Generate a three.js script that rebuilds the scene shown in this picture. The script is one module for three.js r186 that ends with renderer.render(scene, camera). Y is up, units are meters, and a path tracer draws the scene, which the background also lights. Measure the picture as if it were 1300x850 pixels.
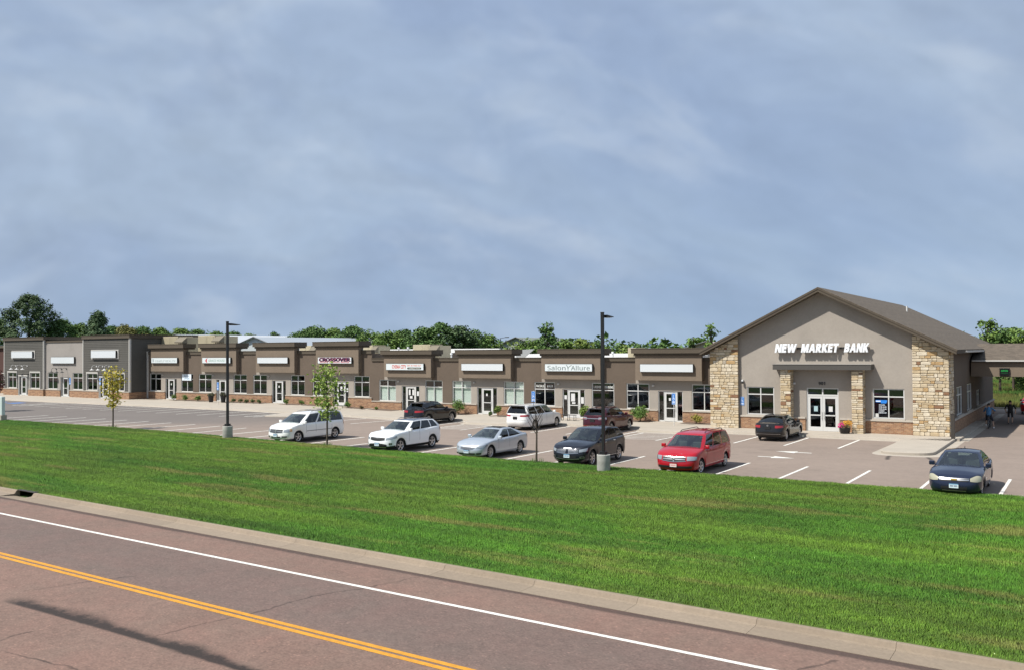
import * as THREE from 'three';
import { mergeGeometries, mergeVertices, toCreasedNormals } from 'three/addons/utils/BufferGeometryUtils.js';
import { FontLoader } from 'three/addons/loaders/FontLoader.js';
import { TextGeometry } from 'three/addons/geometries/TextGeometry.js';
import { RectAreaLightUniformsLib } from 'three/addons/lights/RectAreaLightUniformsLib.js';
import { RoundedBoxGeometry } from 'three/addons/geometries/RoundedBoxGeometry.js';

// ---------------------------------------------------------------- camera
const scene = new THREE.Scene();
const FPX = 1142, YAW = -0.57542, PITCH = 0.0171, ROLL = 0.00719, CAMY = 5.5;
const camera = new THREE.PerspectiveCamera(2 * Math.atan(425 / FPX) * 180 / Math.PI, 1300 / 850, 0.1, 4000);
const fwd = new THREE.Vector3(Math.sin(YAW) * Math.cos(PITCH), Math.sin(PITCH), -Math.cos(YAW) * Math.cos(PITCH));
const rgt0 = new THREE.Vector3(Math.cos(YAW), 0, Math.sin(YAW));
const dwn0 = new THREE.Vector3().crossVectors(fwd, rgt0);
const rgt = rgt0.clone().multiplyScalar(Math.cos(ROLL)).addScaledVector(dwn0, Math.sin(ROLL));
const dwn = rgt0.clone().multiplyScalar(-Math.sin(ROLL)).addScaledVector(dwn0, Math.cos(ROLL));
camera.position.set(0, CAMY, 0);
camera.up.copy(dwn).negate();
camera.lookAt(camera.position.clone().add(fwd));
// a photo pixel gives a direction; the distance comes from the plane it is met on
function ray(px, py) { return fwd.clone().addScaledVector(rgt, (px - 650) / FPX).addScaledVector(dwn, (py - 425) / FPX); }
function onZ(px, py, z) { const d = ray(px, py); return d.multiplyScalar(z / d.z).add(camera.position); }

// ---------------------------------------------------------------- sky, sun, exposure
const EXPOSURE = 1.3, SUN_INTENSITY = 5.0;
const SUN = new THREE.Vector3(-0.42, 1, 0.6).normalize();
function rng(seed) { let s = seed >>> 0; return () => { s = (s + 0x6D2B79F5) | 0; let t = Math.imul(s ^ (s >>> 15), 1 | s); t = (t + Math.imul(t ^ (t >>> 7), 61 | t)) ^ t; return ((t ^ (t >>> 14)) >>> 0) / 4294967296; }; }
const PERM = new Float32Array(65536); { const r = rng(11); for (let i = 0; i < 65536; i++) PERM[i] = r(); }
const hash2 = (x, y) => PERM[((x * 73 + y * 179 + ((x * y) & 255) * 31) ^ (y << 5)) & 65535];
const fade = t => t * t * (3 - 2 * t);
function vn(x, y) { const i = Math.floor(x), j = Math.floor(y), u = fade(x - i), v = fade(y - j); const a = hash2(i, j), b = hash2(i + 1, j), c = hash2(i, j + 1), d = hash2(i + 1, j + 1); return a + (b - a) * u + (c - a) * v + (a - b - c + d) * u * v; }
function vnp(x, y, p) { const m = (k) => ((k % p) + p) % p; const i = Math.floor(x), j = Math.floor(y), u = fade(x - i), v = fade(y - j); const a = hash2(m(i), m(j)), b = hash2(m(i + 1), m(j)), c = hash2(m(i), m(j + 1)), d = hash2(m(i + 1), m(j + 1)); return a + (b - a) * u + (c - a) * v + (a - b - c + d) * u * v; }
function fbm(x, y, o = 5, g = 0.5) { let s = 0, a = 1, t = 0; for (let i = 0; i < o; i++) { s += a * vn(x + i * 17.3, y + i * 9.1); t += a; a *= g; x *= 2.03; y *= 2.03; } return s / t; }
function fbmp(x, y, p, o = 5, g = 0.5) { let s = 0, a = 1, t = 0; for (let i = 0; i < o; i++) { s += a * vnp(x, y, p); t += a; a *= g; x *= 2; y *= 2; p *= 2; } return s / t; }
const sstep = (a, b, x) => { const t = Math.min(1, Math.max(0, (x - a) / (b - a))); return t * t * (3 - 2 * t); };
const lerp = (a, b, t) => a + (b - a) * t;
{
  const W = 1600, H = 800, data = new Float32Array(W * H * 4);
  for (let j = 0; j < H; j++) {
    const el = ((j + 0.5) / H - 0.5) * Math.PI, sy = Math.sin(el), cy = Math.cos(el);
    for (let i = 0; i < W; i++) {
      const az = ((i + 0.5) / W - 0.5) * 2 * Math.PI, dx = Math.cos(az) * cy, dz = Math.sin(az) * cy;
      const o = (j * W + i) * 4, e = Math.max(0, sy);
      // clear air, hazy towards the horizon
      const h = Math.pow(1 - e, 5);
      let r = lerp(0.185, 0.232, h), g = lerp(0.250, 0.360, h), b = lerp(0.420, 0.510, h);
      if (sy > -0.02) {
        const u = dx * 3.0 + sy * 4.6, v = dz * 3.0 + sy * 2.6;
        const wx = fbm(u * 1.3 + 3, v * 1.3 + 8, 3) - 0.5, wy = fbm(u * 1.3 + 31, v * 1.3 + 2, 3) - 0.5;
        const veil = fbm(u * 0.9 + wx * 0.9 + 5, v * 0.9 + wy * 0.9 + 1, 6, 0.55);
        const puff = fbm(u * 3.4 + wx * 1.8 + 40, v * 3.4 + wy * 1.8 + 12, 6, 0.60);
        const fine = fbm(u * 11 + wx * 4 + 9, v * 11 + wy * 4 + 3, 5, 0.62);
        const dens = fbm(u * 1.4 + wx * 0.8 + 71, v * 1.4 + wy * 0.8 + 23, 5, 0.55);
        const c1 = 0.72 + 0.23 * sstep(0.30, 0.66, veil);
        const c2 = sstep(0.48, 0.80, puff * 0.8 + veil * 0.2) ;
        const grey = sstep(0.40, 0.68, dens);
        const m = 0.94 + 0.20 * (fine - 0.5) + 0.15 * (puff - 0.5);
        const cr = lerp(0.325, 0.272, grey) * m, cg = lerp(0.388, 0.332, grey) * m, cb = lerp(0.492, 0.448, grey) * m;
        r = lerp(r, cr, c1); g = lerp(g, cg, c1); b = lerp(b, cb, c1);
        const c3 = c2 * 0.50 * (0.5 + veil); r = lerp(r, 0.40, c3); g = lerp(g, 0.445, c3); b = lerp(b, 0.525, c3);
      } else { r = 0.11; g = 0.12; b = 0.09; }
      const cs = Math.max(0, dx * SUN.x + sy * SUN.y + dz * SUN.z), gl = 0.5 * Math.pow(cs, 24) + 0.10 * Math.pow(cs, 5);
      data[o] = r * 1.05 * (1 + gl); data[o + 1] = g * 1.09 * (1 + gl); data[o + 2] = b * 1.10 * (1 + gl * 0.8); data[o + 3] = 1;
    }
  }
  const t = new THREE.DataTexture(data, W, H, THREE.RGBAFormat, THREE.FloatType);
  t.mapping = THREE.EquirectangularReflectionMapping; t.magFilter = THREE.LinearFilter; t.minFilter = THREE.LinearFilter; t.needsUpdate = true;
  scene.background = t; scene.environment = t;
}
const sun = new THREE.DirectionalLight(new THREE.Color(1, 0.955, 0.88), SUN_INTENSITY);
sun.target.position.set(-40, 0, -45);
sun.position.copy(sun.target.position).addScaledVector(SUN, 180);
sun.castShadow = true; sun.shadow.radius = 1.6; sun.shadow.mapSize.set(4096, 4096);
Object.assign(sun.shadow.camera, { left: -110, right: 110, top: 90, bottom: -90, near: 10, far: 420 });
scene.add(sun, sun.target);
const renderer = new THREE.WebGLRenderer({ antialias: true });
renderer.setSize(1024, 669);
renderer.toneMapping = THREE.LinearToneMapping;
renderer.toneMappingExposure = EXPOSURE;
renderer.shadowMap.enabled = true;

// ---------------------------------------------------------------- helpers
const V3 = (x, y, z) => new THREE.Vector3(x, y, z);
const C = (r, g, b) => new THREE.Color().setRGB(r, g, b);
const ALB = 0.77;
const M = (r, g, b, rough = 0.85, extra = {}) => new THREE.MeshStandardMaterial({ color: C(r * ALB, g * ALB, b * ALB), roughness: rough, ...extra });
const names = {};
function numbered(n) { const k = names[n] = (names[n] ?? -1) + 1; return k ? n + '_' + String(k).padStart(3, '0') : n; }
const ORG = new WeakMap();
function thing(name, label, category, [x, y, z] = [0, 0, 0], group) {
  const o = new THREE.Group(); o.name = numbered(name); o.position.set(x, y, z); scene.add(o);
  o.userData = { label, category }; if (group) o.userData.group = group;
  ORG.set(o, [x, y, z]); return o;
}
function sub(name, parent) { const o = new THREE.Group(); o.name = name; parent.add(o); ORG.set(o, ORG.get(parent)); return o; }
function metric(g) {
  if (g.index) g = g.toNonIndexed();
  const p = g.attributes.position, n = g.attributes.normal, uv = new Float32Array(p.count * 2);
  for (let i = 0; i < p.count; i++) {
    const ax = Math.abs(n.getX(i)), ay = Math.abs(n.getY(i)), az = Math.abs(n.getZ(i)), x = p.getX(i), y = p.getY(i), z = p.getZ(i);
    if (ay >= ax && ay >= az) { uv[2 * i] = x; uv[2 * i + 1] = z; } else if (ax > az) { uv[2 * i] = z; uv[2 * i + 1] = y; } else { uv[2 * i] = x; uv[2 * i + 1] = y; }
  }
  g.setAttribute('uv', new THREE.BufferAttribute(uv, 2)); return g;
}
function joined(list) {
  const l = list.map(g => { let h = g.index ? g.toNonIndexed() : g; for (const k of Object.keys(h.attributes)) if (!['position', 'normal', 'uv'].includes(k)) h.deleteAttribute(k); if (!h.attributes.uv) h = metric(h); return h; });
  return l.length === 1 ? l[0] : mergeGeometries(l);
}
// geometry is given in world coordinates and moved to the parent's base
function part(name, geoms, mat, parent, keepUV) {
  let g = joined(Array.isArray(geoms) ? geoms : [geoms]);
  if (!keepUV) g = metric(g);
  const o = parent && ORG.get(parent); if (o) g.translate(-o[0], -o[1], -o[2]);
  const m = new THREE.Mesh(g, mat); m.name = name; m.castShadow = m.receiveShadow = true;
  if (parent) { parent.add(m); ORG.set(m, o || [0, 0, 0]); }
  return m;
}
function structure(name, geoms, mat, keepUV) { const m = part(name, geoms, mat, null, keepUV); m.name = numbered(name); scene.add(m); m.userData.kind = 'structure'; ORG.set(m, [0, 0, 0]); return m; }
function single(name, label, category, geoms, mat, base, group, keepUV) {
  const t = { o: null }; let g = joined(Array.isArray(geoms) ? geoms : [geoms]); if (!keepUV) g = metric(g);
  g.translate(-base[0], -base[1], -base[2]);
  const m = new THREE.Mesh(g, mat); m.name = numbered(name); m.position.set(...base); m.castShadow = m.receiveShadow = true;
  m.userData = { label, category }; if (group) m.userData.group = group; scene.add(m); ORG.set(m, base); return m;
}
const bx = (x0, x1, y0, y1, z0, z1) => new THREE.BoxGeometry(Math.abs(x1 - x0), Math.abs(y1 - y0), Math.abs(z1 - z0)).translate((x0 + x1) / 2, (y0 + y1) / 2, (z0 + z1) / 2);
const rbx = (x0, x1, y0, y1, z0, z1, r = 0.02, s = 2) => new RoundedBoxGeometry(Math.abs(x1 - x0), Math.abs(y1 - y0), Math.abs(z1 - z0), s, r).translate((x0 + x1) / 2, (y0 + y1) / 2, (z0 + z1) / 2);
function rod(a, b, r0, r1 = r0, n = 8) { const d = b.clone().sub(a), l = d.length(); const g = new THREE.CylinderGeometry(r1, r0, l, n, 1); g.translate(0, l / 2, 0); g.applyQuaternion(new THREE.Quaternion().setFromUnitVectors(V3(0, 1, 0), d.normalize())); return g.translate(a.x, a.y, a.z); }
const cyl = (x, y0, y1, z, r, n = 20, r1 = r) => rod(V3(x, y0, z), V3(x, y1, z), r, r1, n);
// textures: computed, tiling, in metres
function tex(size, metres, fn, { srgb = true, h = size } = {}) {
  const d = new Uint8Array(size * h * 4);
  for (let j = 0; j < h; j++) for (let i = 0; i < size; i++) { const c = fn(i / size, j / h), o = (j * size + i) * 4; for (let k = 0; k < 3; k++) d[o + k] = Math.max(0, Math.min(255, Math.round((c.length ? c[k] : c) * 255))); d[o + 3] = 255; }
  const t = new THREE.DataTexture(d, size, h, THREE.RGBAFormat); t.wrapS = t.wrapT = THREE.RepeatWrapping; t.magFilter = THREE.LinearFilter; t.minFilter = THREE.LinearMipmapLinearFilter; t.generateMipmaps = true;
  if (srgb) t.colorSpace = THREE.SRGBColorSpace; if (metres) t.repeat.set(1 / metres, 1 / metres); t.needsUpdate = true; return t;
}
const s2l = v => v <= 0.04045 ? v / 12.92 : Math.pow((v + 0.055) / 1.055, 2.4);
const l2s = v => v <= 0.0031308 ? v * 12.92 : 1.055 * Math.pow(v, 1 / 2.4) - 0.055;
const lin = (r, g, b) => [l2s(r), l2s(g), l2s(b)];
const shade = (c, k) => [l2s(Math.max(0, c[0] * k * ALB)), l2s(Math.max(0, c[1] * k * ALB)), l2s(Math.max(0, c[2] * k * ALB))];
function decal(w, h, draw) { const c = document.createElement('canvas'); c.width = w; c.height = h; const x = c.getContext('2d'); draw(x, w, h); const t = new THREE.CanvasTexture(c); t.colorSpace = THREE.SRGBColorSpace; return t; }
function panelUV(w, h) { return new THREE.PlaneGeometry(w, h); }
const grain = tex(256, 0.8, (u, v) => 0.5 + 0.5 * (fbmp(u * 24, v * 24, 24, 4) - 0.5), { srgb: false });
const stuccoTone = (c, metres = 5) => tex(256, metres, (u, v) => shade(c, 0.84 + 0.22 * fbmp(u * 5, v * 5, 5, 5) + 0.10 * fbmp(u * 60, v * 60, 60, 2)));
const stucco = (r, g, b) => new THREE.MeshStandardMaterial({ map: stuccoTone([r, g, b]), roughness: 0.92, bumpMap: grain, bumpScale: 0.003 });
const MAT = {
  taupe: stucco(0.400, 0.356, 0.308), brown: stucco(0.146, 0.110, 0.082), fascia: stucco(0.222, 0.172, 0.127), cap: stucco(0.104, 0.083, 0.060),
  concrete: new THREE.MeshStandardMaterial({ map: tex(512, 6, (u, v) => shade([0.47, 0.415, 0.345], 0.82 + 0.2 * fbmp(u * 6, v * 6, 6, 6) + 0.10 * fbmp(u * 90, v * 90, 90, 2))), roughness: 0.9, bumpMap: grain, bumpScale: 0.003 }),
  sill: M(0.55, 0.50, 0.43, 0.8), trim: M(0.62, 0.60, 0.56, 0.6), alu: M(0.72, 0.72, 0.70, 0.4), black: M(0.012, 0.012, 0.013, 0.45), darkmetal: M(0.022, 0.021, 0.020, 0.5), bronze: M(0.05, 0.042, 0.035, 0.5),
  glass: new THREE.MeshPhysicalMaterial({ color: C(0.30, 0.34, 0.32), roughness: 0.02, transmission: 1, thickness: 0, ior: 1.85 }),
  glassClear: new THREE.MeshPhysicalMaterial({ color: C(0.93, 0.96, 0.94), roughness: 0.02, transmission: 1, thickness: 0, ior: 1.6 }),
  glassGreen: new THREE.MeshPhysicalMaterial({ color: C(0.22, 0.40, 0.29), roughness: 0.02, transmission: 1, thickness: 0, ior: 1.75 }),
  room: M(0.42, 0.39, 0.35, 0.9), roomfloor: M(0.20, 0.18, 0.16, 0.8), ceiling: M(0.6, 0.6, 0.58, 0.9),
  blind: new THREE.MeshStandardMaterial({ map: tex(64, 0.5, (u, v) => shade([0.84, 0.88, 0.85], 0.8 + 0.28 * (Math.abs(((u * 4) % 1) - 0.5) * 2))), roughness: 0.8 }),
  white: M(0.78, 0.78, 0.77, 0.5), signface: new THREE.MeshPhysicalMaterial({ color: C(0.60, 0.63, 0.65), roughness: 0.35, clearcoat: 0.5 }),
  membrane: M(0.75, 0.75, 0.74, 0.7), tan: new THREE.MeshStandardMaterial({ map: stuccoTone([0.47, 0.41, 0.28], 3), roughness: 0.6 }), tandark: M(0.20, 0.17, 0.12, 0.7),
  paintwhite: new THREE.MeshStandardMaterial({ map: tex(256, 2, (u, v) => shade([0.92, 0.90, 0.83], 0.66 + 0.40 * fbmp(u * 20, v * 20, 20, 4))), roughness: 0.8 }),
  paintyellow: new THREE.MeshStandardMaterial({ map: tex(256, 2, (u, v) => shade([0.70, 0.325, 0.024], 0.74 + 0.4 * fbmp(u * 24, v * 24, 24, 4))), roughness: 0.75 }),
};
// ---------------------------------------------------------------- levels
const roadY = x => -0.8 - 0.015 * (Math.max(-75, Math.min(30, x)) + 18);
function gy(x, z) { const t = sstep(-37, -60, z), a = lerp(22, 46, t), b = lerp(60, 66, t); return 0.29 * sstep(a, b, -x); }
const CURBZ = -21.0, LOTZ = -37.35;
function lawnY(x, z) {
  const t = Math.min(1, Math.max(0, (CURBZ - z) / (CURBZ - LOTZ - 0.15)));
  const e = t * t * (3 - 2 * t) * 0.45 + t * 0.55;
  return lerp(roadY(x) + 0.15, gy(x, LOTZ) + 0.13, e) + Math.sin(t * Math.PI) * (0.10 + 0.14 * (fbm(x * 0.09 + 7, z * 0.16 + 3, 3) - 0.5)) ;
}
function onRoad(px, py) { const d = ray(px, py), b = -0.015, a = -0.8 - 0.015 * 18; const t = (a - CAMY) / (d.y - b * d.x); return d.multiplyScalar(t).add(camera.position); }
function sheet(xs, zs, yf, colf, uvf) {
  const p = [], n = [], idx = [], c = [], uv = [];
  for (const z of zs) for (const x of xs) { p.push(x, yf(x, z), z); if (colf) c.push(...colf(x, z)); uv.push(...(uvf ? uvf(x, z) : [x, z])); }
  const w = xs.length;
  for (let j = 0; j < zs.length - 1; j++) for (let i = 0; i < w - 1; i++) { const a = j * w + i, b = a + 1, d = a + w, e = d + 1; const up = zs[j + 1] > zs[j]; if (up) idx.push(a, d, b, b, d, e); else idx.push(a, b, d, b, e, d); }
  const g = new THREE.BufferGeometry(); g.setAttribute('position', new THREE.Float32BufferAttribute(p, 3)); if (colf) g.setAttribute('color', new THREE.Float32BufferAttribute(c, 3)); g.setAttribute('uv', new THREE.Float32BufferAttribute(uv, 2)); g.setIndex(idx); g.computeVertexNormals(); return g;
}
function rawMesh(name, g, mat, kind, parent = scene) { const m = new THREE.Mesh(g, mat); m.name = parent === scene ? numbered(name) : name; m.receiveShadow = m.castShadow = true; if (kind) m.userData.kind = kind; parent.add(m); if (!ORG.has(m)) ORG.set(m, [0, 0, 0]); return m; }
const range = (a, b, s) => { const n = Math.max(1, Math.round(Math.abs(b - a) / s)), r = []; for (let i = 0; i <= n; i++) r.push(lerp(a, b, i / n)); return r; };

// ---------------------------------------------------------------- ground
const grassTex = tex(512, 3.2, (u, v) => { const k = 0.55 + 0.5 * fbmp(u * 14, v * 14, 14, 5, 0.62) + 0.25 * (fbmp(u * 100, v * 100, 100, 2) - 0.5), d = fbmp(u * 7 + 3, v * 7 + 1, 7, 4); return shade([lerp(0.9, 1.25, d), 1, lerp(0.8, 1.1, d)], k * 0.95); });
function lawnCol(x, z) {
  const a = fbm(x * 0.07 + 20, z * 0.22 + 5, 4), b = fbm(x * 0.45 + 2, z * 1.9 + 9, 4), w = fbm(x * 0.05 + 3, z * 0.1, 2), dry = sstep(0.60, 0.76, fbm(x * 0.16 + 50, z * 1.0 + 30, 5) + 0.05 * (b - 0.5));
  // passes of the mower leave the blades lying one way, then the other
  const mow = sstep(0.35, 0.65, 0.5 + 0.5 * Math.sin((z + 1.6 * w + 0.3 * b) * 5.6)), y = sstep(0.42, 0.62, fbm(x * 0.13 + 90, z * 0.4 + 14, 4));
  const k = 0.84 * (0.40 + 0.66 * a + 0.55 * b) * (0.90 + 0.17 * mow);
  return [lerp(lerp(0.062, 0.098, y), 0.160, dry) * k, lerp(lerp(0.155, 0.178, y), 0.172, dry) * k, lerp(lerp(0.011, 0.016, y), 0.040, dry) * k];
}
{
  const g = sheet(range(-140, 60, 0.8), range(CURBZ + 0.02, LOTZ + 0.14, 0.55), lawnY, lawnCol);
  rawMesh('lawn', g, new THREE.MeshStandardMaterial({ vertexColors: true, map: grassTex, roughness: 0.95 }), 'structure');
  const xs = [-2500, -1200, -700, -450, -300, -220, ...range(-160, 80, 8), 120, 200, 320, 600, 1200, 2500], zs = [400, 120, 40, 12, 4, -2, -9, -15, -21.02, -24, -28, -32, -36, -37.3, -39, -44, -50, -56, -62, -68, -76, -84, -90, -95, -100, -110, -125, -145, -170, -200, -260, -350, -500, -800, -1400, -2600];
  const gh = (x, z) => z > -21.1 ? roadY(x) - 0.12 : z > -37.31 ? lawnY(x, z) - 0.3 : gy(x, z) - 0.07 + (z < -100 ? 0.25 * (fbm(x * 0.03, z * 0.03, 3) - 0.5) : 0);
  const gc = (x, z) => { const a = fbm(x * 0.05 + 9, z * 0.12 + 4, 4), y = z < -97 ? 1 : 0; const k = 0.7 + 0.6 * a; return [lerp(0.05, 0.115, y) * k, lerp(0.13, 0.145, y) * k, lerp(0.016, 0.028, y) * k]; };
  rawMesh('ground', sheet(xs, zs, gh, gc), new THREE.MeshStandardMaterial({ vertexColors: true, map: grassTex, roughness: 0.95 }), 'structure');
}
// grass blades over the lawn
{
  const r = rng(5), bl = []; const P = [];
  for (let i = 0; i < 8; i++) { const a = r() * 6.28, d = 0.012 + 0.06 * r(), w = 0.0045 + 0.003 * r(), h = 0.03 + 0.035 * r(), t = r() * 6.28, lx = Math.cos(t) * 0.03, lz = Math.sin(t) * 0.03, x = Math.cos(a) * d, z = Math.sin(a) * d; P.push(x - w * Math.cos(t + 1.57), -0.01, z - w * Math.sin(t + 1.57), x + w * Math.cos(t + 1.57), -0.01, z + w * Math.sin(t + 1.57), x + lx, h, z + lz); }
  const g = new THREE.BufferGeometry(); g.setAttribute('position', new THREE.Float32BufferAttribute(P, 3)); g.computeVertexNormals();
  const nn = g.attributes.normal; for (let i = 0; i < nn.count; i++) { const n = V3(nn.getX(i), nn.getY(i), nn.getZ(i)); if (n.y < 0) n.negate(); n.y += 0.9; n.normalize(); nn.setXYZ(i, n.x, n.y, n.z); }
  const list = []; const v = V3();
  for (let k = 0; k < 2500000 && list.length < 480000; k++) {
    const x = -76 + 82 * r(), z = -37.12 + 16.05 * r();
    v.set(x, -0.2, z).sub(camera.position); const f = v.dot(fwd), sx = v.dot(rgt) / f * FPX, sy = v.dot(dwn) / f * FPX;
    if (f < 2 || Math.abs(sx) > 690 || sy > 470) continue;
    if (r() > Math.min(1, Math.pow(40 / f, 1.2))) continue;
    list.push([x, z]);
  }
  const im = new THREE.InstancedMesh(g, new THREE.MeshStandardMaterial({ color: 0xffffff, roughness: 0.8, side: THREE.DoubleSide }), list.length), mm = new THREE.Matrix4(), q = new THREE.Quaternion(), col = new THREE.Color();
  list.forEach(([x, z], i) => { const s = 0.75 + 0.7 * r(); q.setFromAxisAngle(V3(0, 1, 0), r() * 6.28); mm.compose(V3(x, lawnY(x, z), z), q, V3(s, s * (0.7 + 0.5 * fbm(x * 0.5, z * 0.9, 3)), s)); im.setMatrixAt(i, mm); const c = lawnCol(x, z), k = 0.6 + 1.0 * r(), y = r() < 0.06 ? 0.05 : 0; col.setRGB(c[0] * k * 1.05 + y, c[1] * k * 1.12 + y, c[2] * k); im.setColorAt(i, col); });
  im.name = 'grass'; im.castShadow = im.receiveShadow = true; im.userData = { kind: 'stuff', label: 'mown green grass blades covering the sloping lawn', category: 'grass' }; scene.add(im);
}
// ---------------------------------------------------------------- street
const stainPts = [[-60, 744], [12, 763], [60, 776], [120, 793], [185, 812], [245, 829], [300, 847], [420, 880]].map(p => onRoad(...p));
const cracks = [[[186, 810], [262, 790], [330, 775], [400, 756], [458, 746], [522, 733], [560, 727]], [[40, 800], [0, 812], [-60, 826]], [[30, 750], [95, 740], [170, 730]], [[1010, 850], [1042, 842], [1062, 836]], [[8, 827], [70, 843], [100, 850]]].map(c => c.map(p => onRoad(...p)));
function segDist(x, z, pts, wob) { let m = 1e9; for (let i = 0; i < pts.length - 1; i++) { const a = pts[i], b = pts[i + 1], dx = b.x - a.x, dz = b.z - a.z, t = Math.max(0, Math.min(1, ((x - a.x) * dx + (z - a.z) * dz) / (dx * dx + dz * dz))); const d = Math.hypot(x - a.x - dx * t, z - a.z - dz * t); if (d < m) m = d; } return m; }
{
  const X0 = -62, X1 = 8, Z0 = -20.2, Z1 = -4.2, W = 2048, H = 768;
  const boxes = cracks.map(c => [Math.min(...c.map(p => p.x)) - 0.5, Math.max(...c.map(p => p.x)) + 0.5, Math.min(...c.map(p => p.z)) - 0.5, Math.max(...c.map(p => p.z)) + 0.5]);
  const map = tex(W, 0, (u, v) => {
    const x = lerp(X0, X1, u), z = lerp(Z0, Z1, v);
    const n1 = fbm(x * 0.5, z * 0.9, 4), n2 = fbm(x * 5, z * 5, 4, 0.6), n3 = vn(x * 29, z * 29), n4 = vn(x * 60 + 3, z * 60);
    // the outer strips are of pinker stone, the trafficked lane greyer
    const lane = sstep(-18.4, -17.9, z + 0.35 * (n1 - 0.5)) * (1 - sstep(-15.2, -14.4, z + 0.5 * (n1 - 0.5)));
    const pink = fbm(x * 1.3 + 50, z * 1.3, 4);
    let c = [lerp(0.222, 0.172, lane), lerp(0.140, 0.118, lane), lerp(0.108, 0.098, lane)];
    const k = 0.74 + 0.16 * n1 + 0.26 * n2 + 0.30 * (n3 - 0.5) + 0.42 * (n4 - 0.5) ;
    c = [c[0] * k * (0.94 + 0.14 * pink), c[1] * k, c[2] * k];
    if (n4 > 0.93) c = [c[0] * 1.45, c[1] * 1.35, c[2] * 1.3];
    // dark tar stain with a ragged edge
    const sd = segDist(x, z, stainPts); let dk = 0;
    if (sd < 1.1) {
      const sl = stainPts.findIndex((q, i) => i && q.x > x), A = stainPts[Math.max(0, sl - 1)], Bq = stainPts[Math.max(1, sl)], far = z < lerp(A.z, Bq.z, (x - A.x) / (Bq.x - A.x)), env = fbm(x * 0.55 + 3, 7, 3);
      const start = sstep(stainPts[1].x - 0.5, stainPts[1].x + 0.5, x), run = sstep(stainPts[1].x, stainPts[6].x, x), wd = (far ? lerp(1.25, 0.5, run) : 0.2) * (0.26 + 1.1 * env * env + 0.2 * n2);
      dk = start * Math.max((1 - sstep(0.03, 0.13, sd)) * 0.78, (1 - sstep(0.0, wd, sd)) * (0.35 + 0.95 * n2) * (0.75 + 0.6 * n3) * 1.25); dk = Math.min(0.86, dk);
    }
    // tarred joint along the gutter
    const ge = z + 20.09 - 0.10 * n2 - 0.22 * fbm(x * 0.4, 3, 3); dk = Math.max(dk, (1 - sstep(-0.02, 0.14, ge)) * 0.6);
    for (let i = 0; i < cracks.length; i++) { const b = boxes[i]; if (x > b[0] && x < b[1] && z > b[2] && z < b[3]) { const cd = segDist(x + 0.25 * (fbm(x * 2.5, z * 2.5, 3) - 0.5), z + 0.25 * (fbm(x * 2.5 + 9, z * 2.5, 3) - 0.5), cracks[i]); dk = Math.max(dk, (1 - sstep(0.012, 0.045, cd)) * 0.62 * (0.35 + 0.9 * fbm(x * 1.1 + i, z * 1.1, 3))); } }
    return shade(c, 1 - dk);
  }, { h: H });
  map.wrapS = map.wrapT = THREE.MirroredRepeatWrapping;
  const road = rawMesh('road', sheet([-400, -200, ...range(-120, 40, 4), 80, 200, 400], [-20.12, -16, -12, -8, -4, -1, 2.2], (x, z) => roadY(x), null, (x, z) => [(x - X0) / (X1 - X0), (z - Z0) / (Z1 - Z0)]), new THREE.MeshStandardMaterial({ map, roughness: 0.88, bumpMap: (() => { const t = grain.clone(); t.repeat.set(70 / 0.8, 16 / 0.8); t.needsUpdate = true; return t; })(), bumpScale: 0.006 }), 'structure');
  const strip = (z, w) => sheet([-400, -200, ...range(-120, 40, 4), 80, 200, 400], [z - w / 2, z + w / 2], x => roadY(x) + 0.005);
  rawMesh('edge_line', strip(-18.16, 0.14), MAT.paintwhite, null, road);
  rawMesh('centre_line', strip(-14.768, 0.150), MAT.paintyellow, null, road);
  rawMesh('centre_line', strip(-14.532, 0.150), MAT.paintyellow, null, road);
  rawMesh('edge_line', strip(-7.3, 0.135), MAT.paintwhite, null, road);
}
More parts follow.
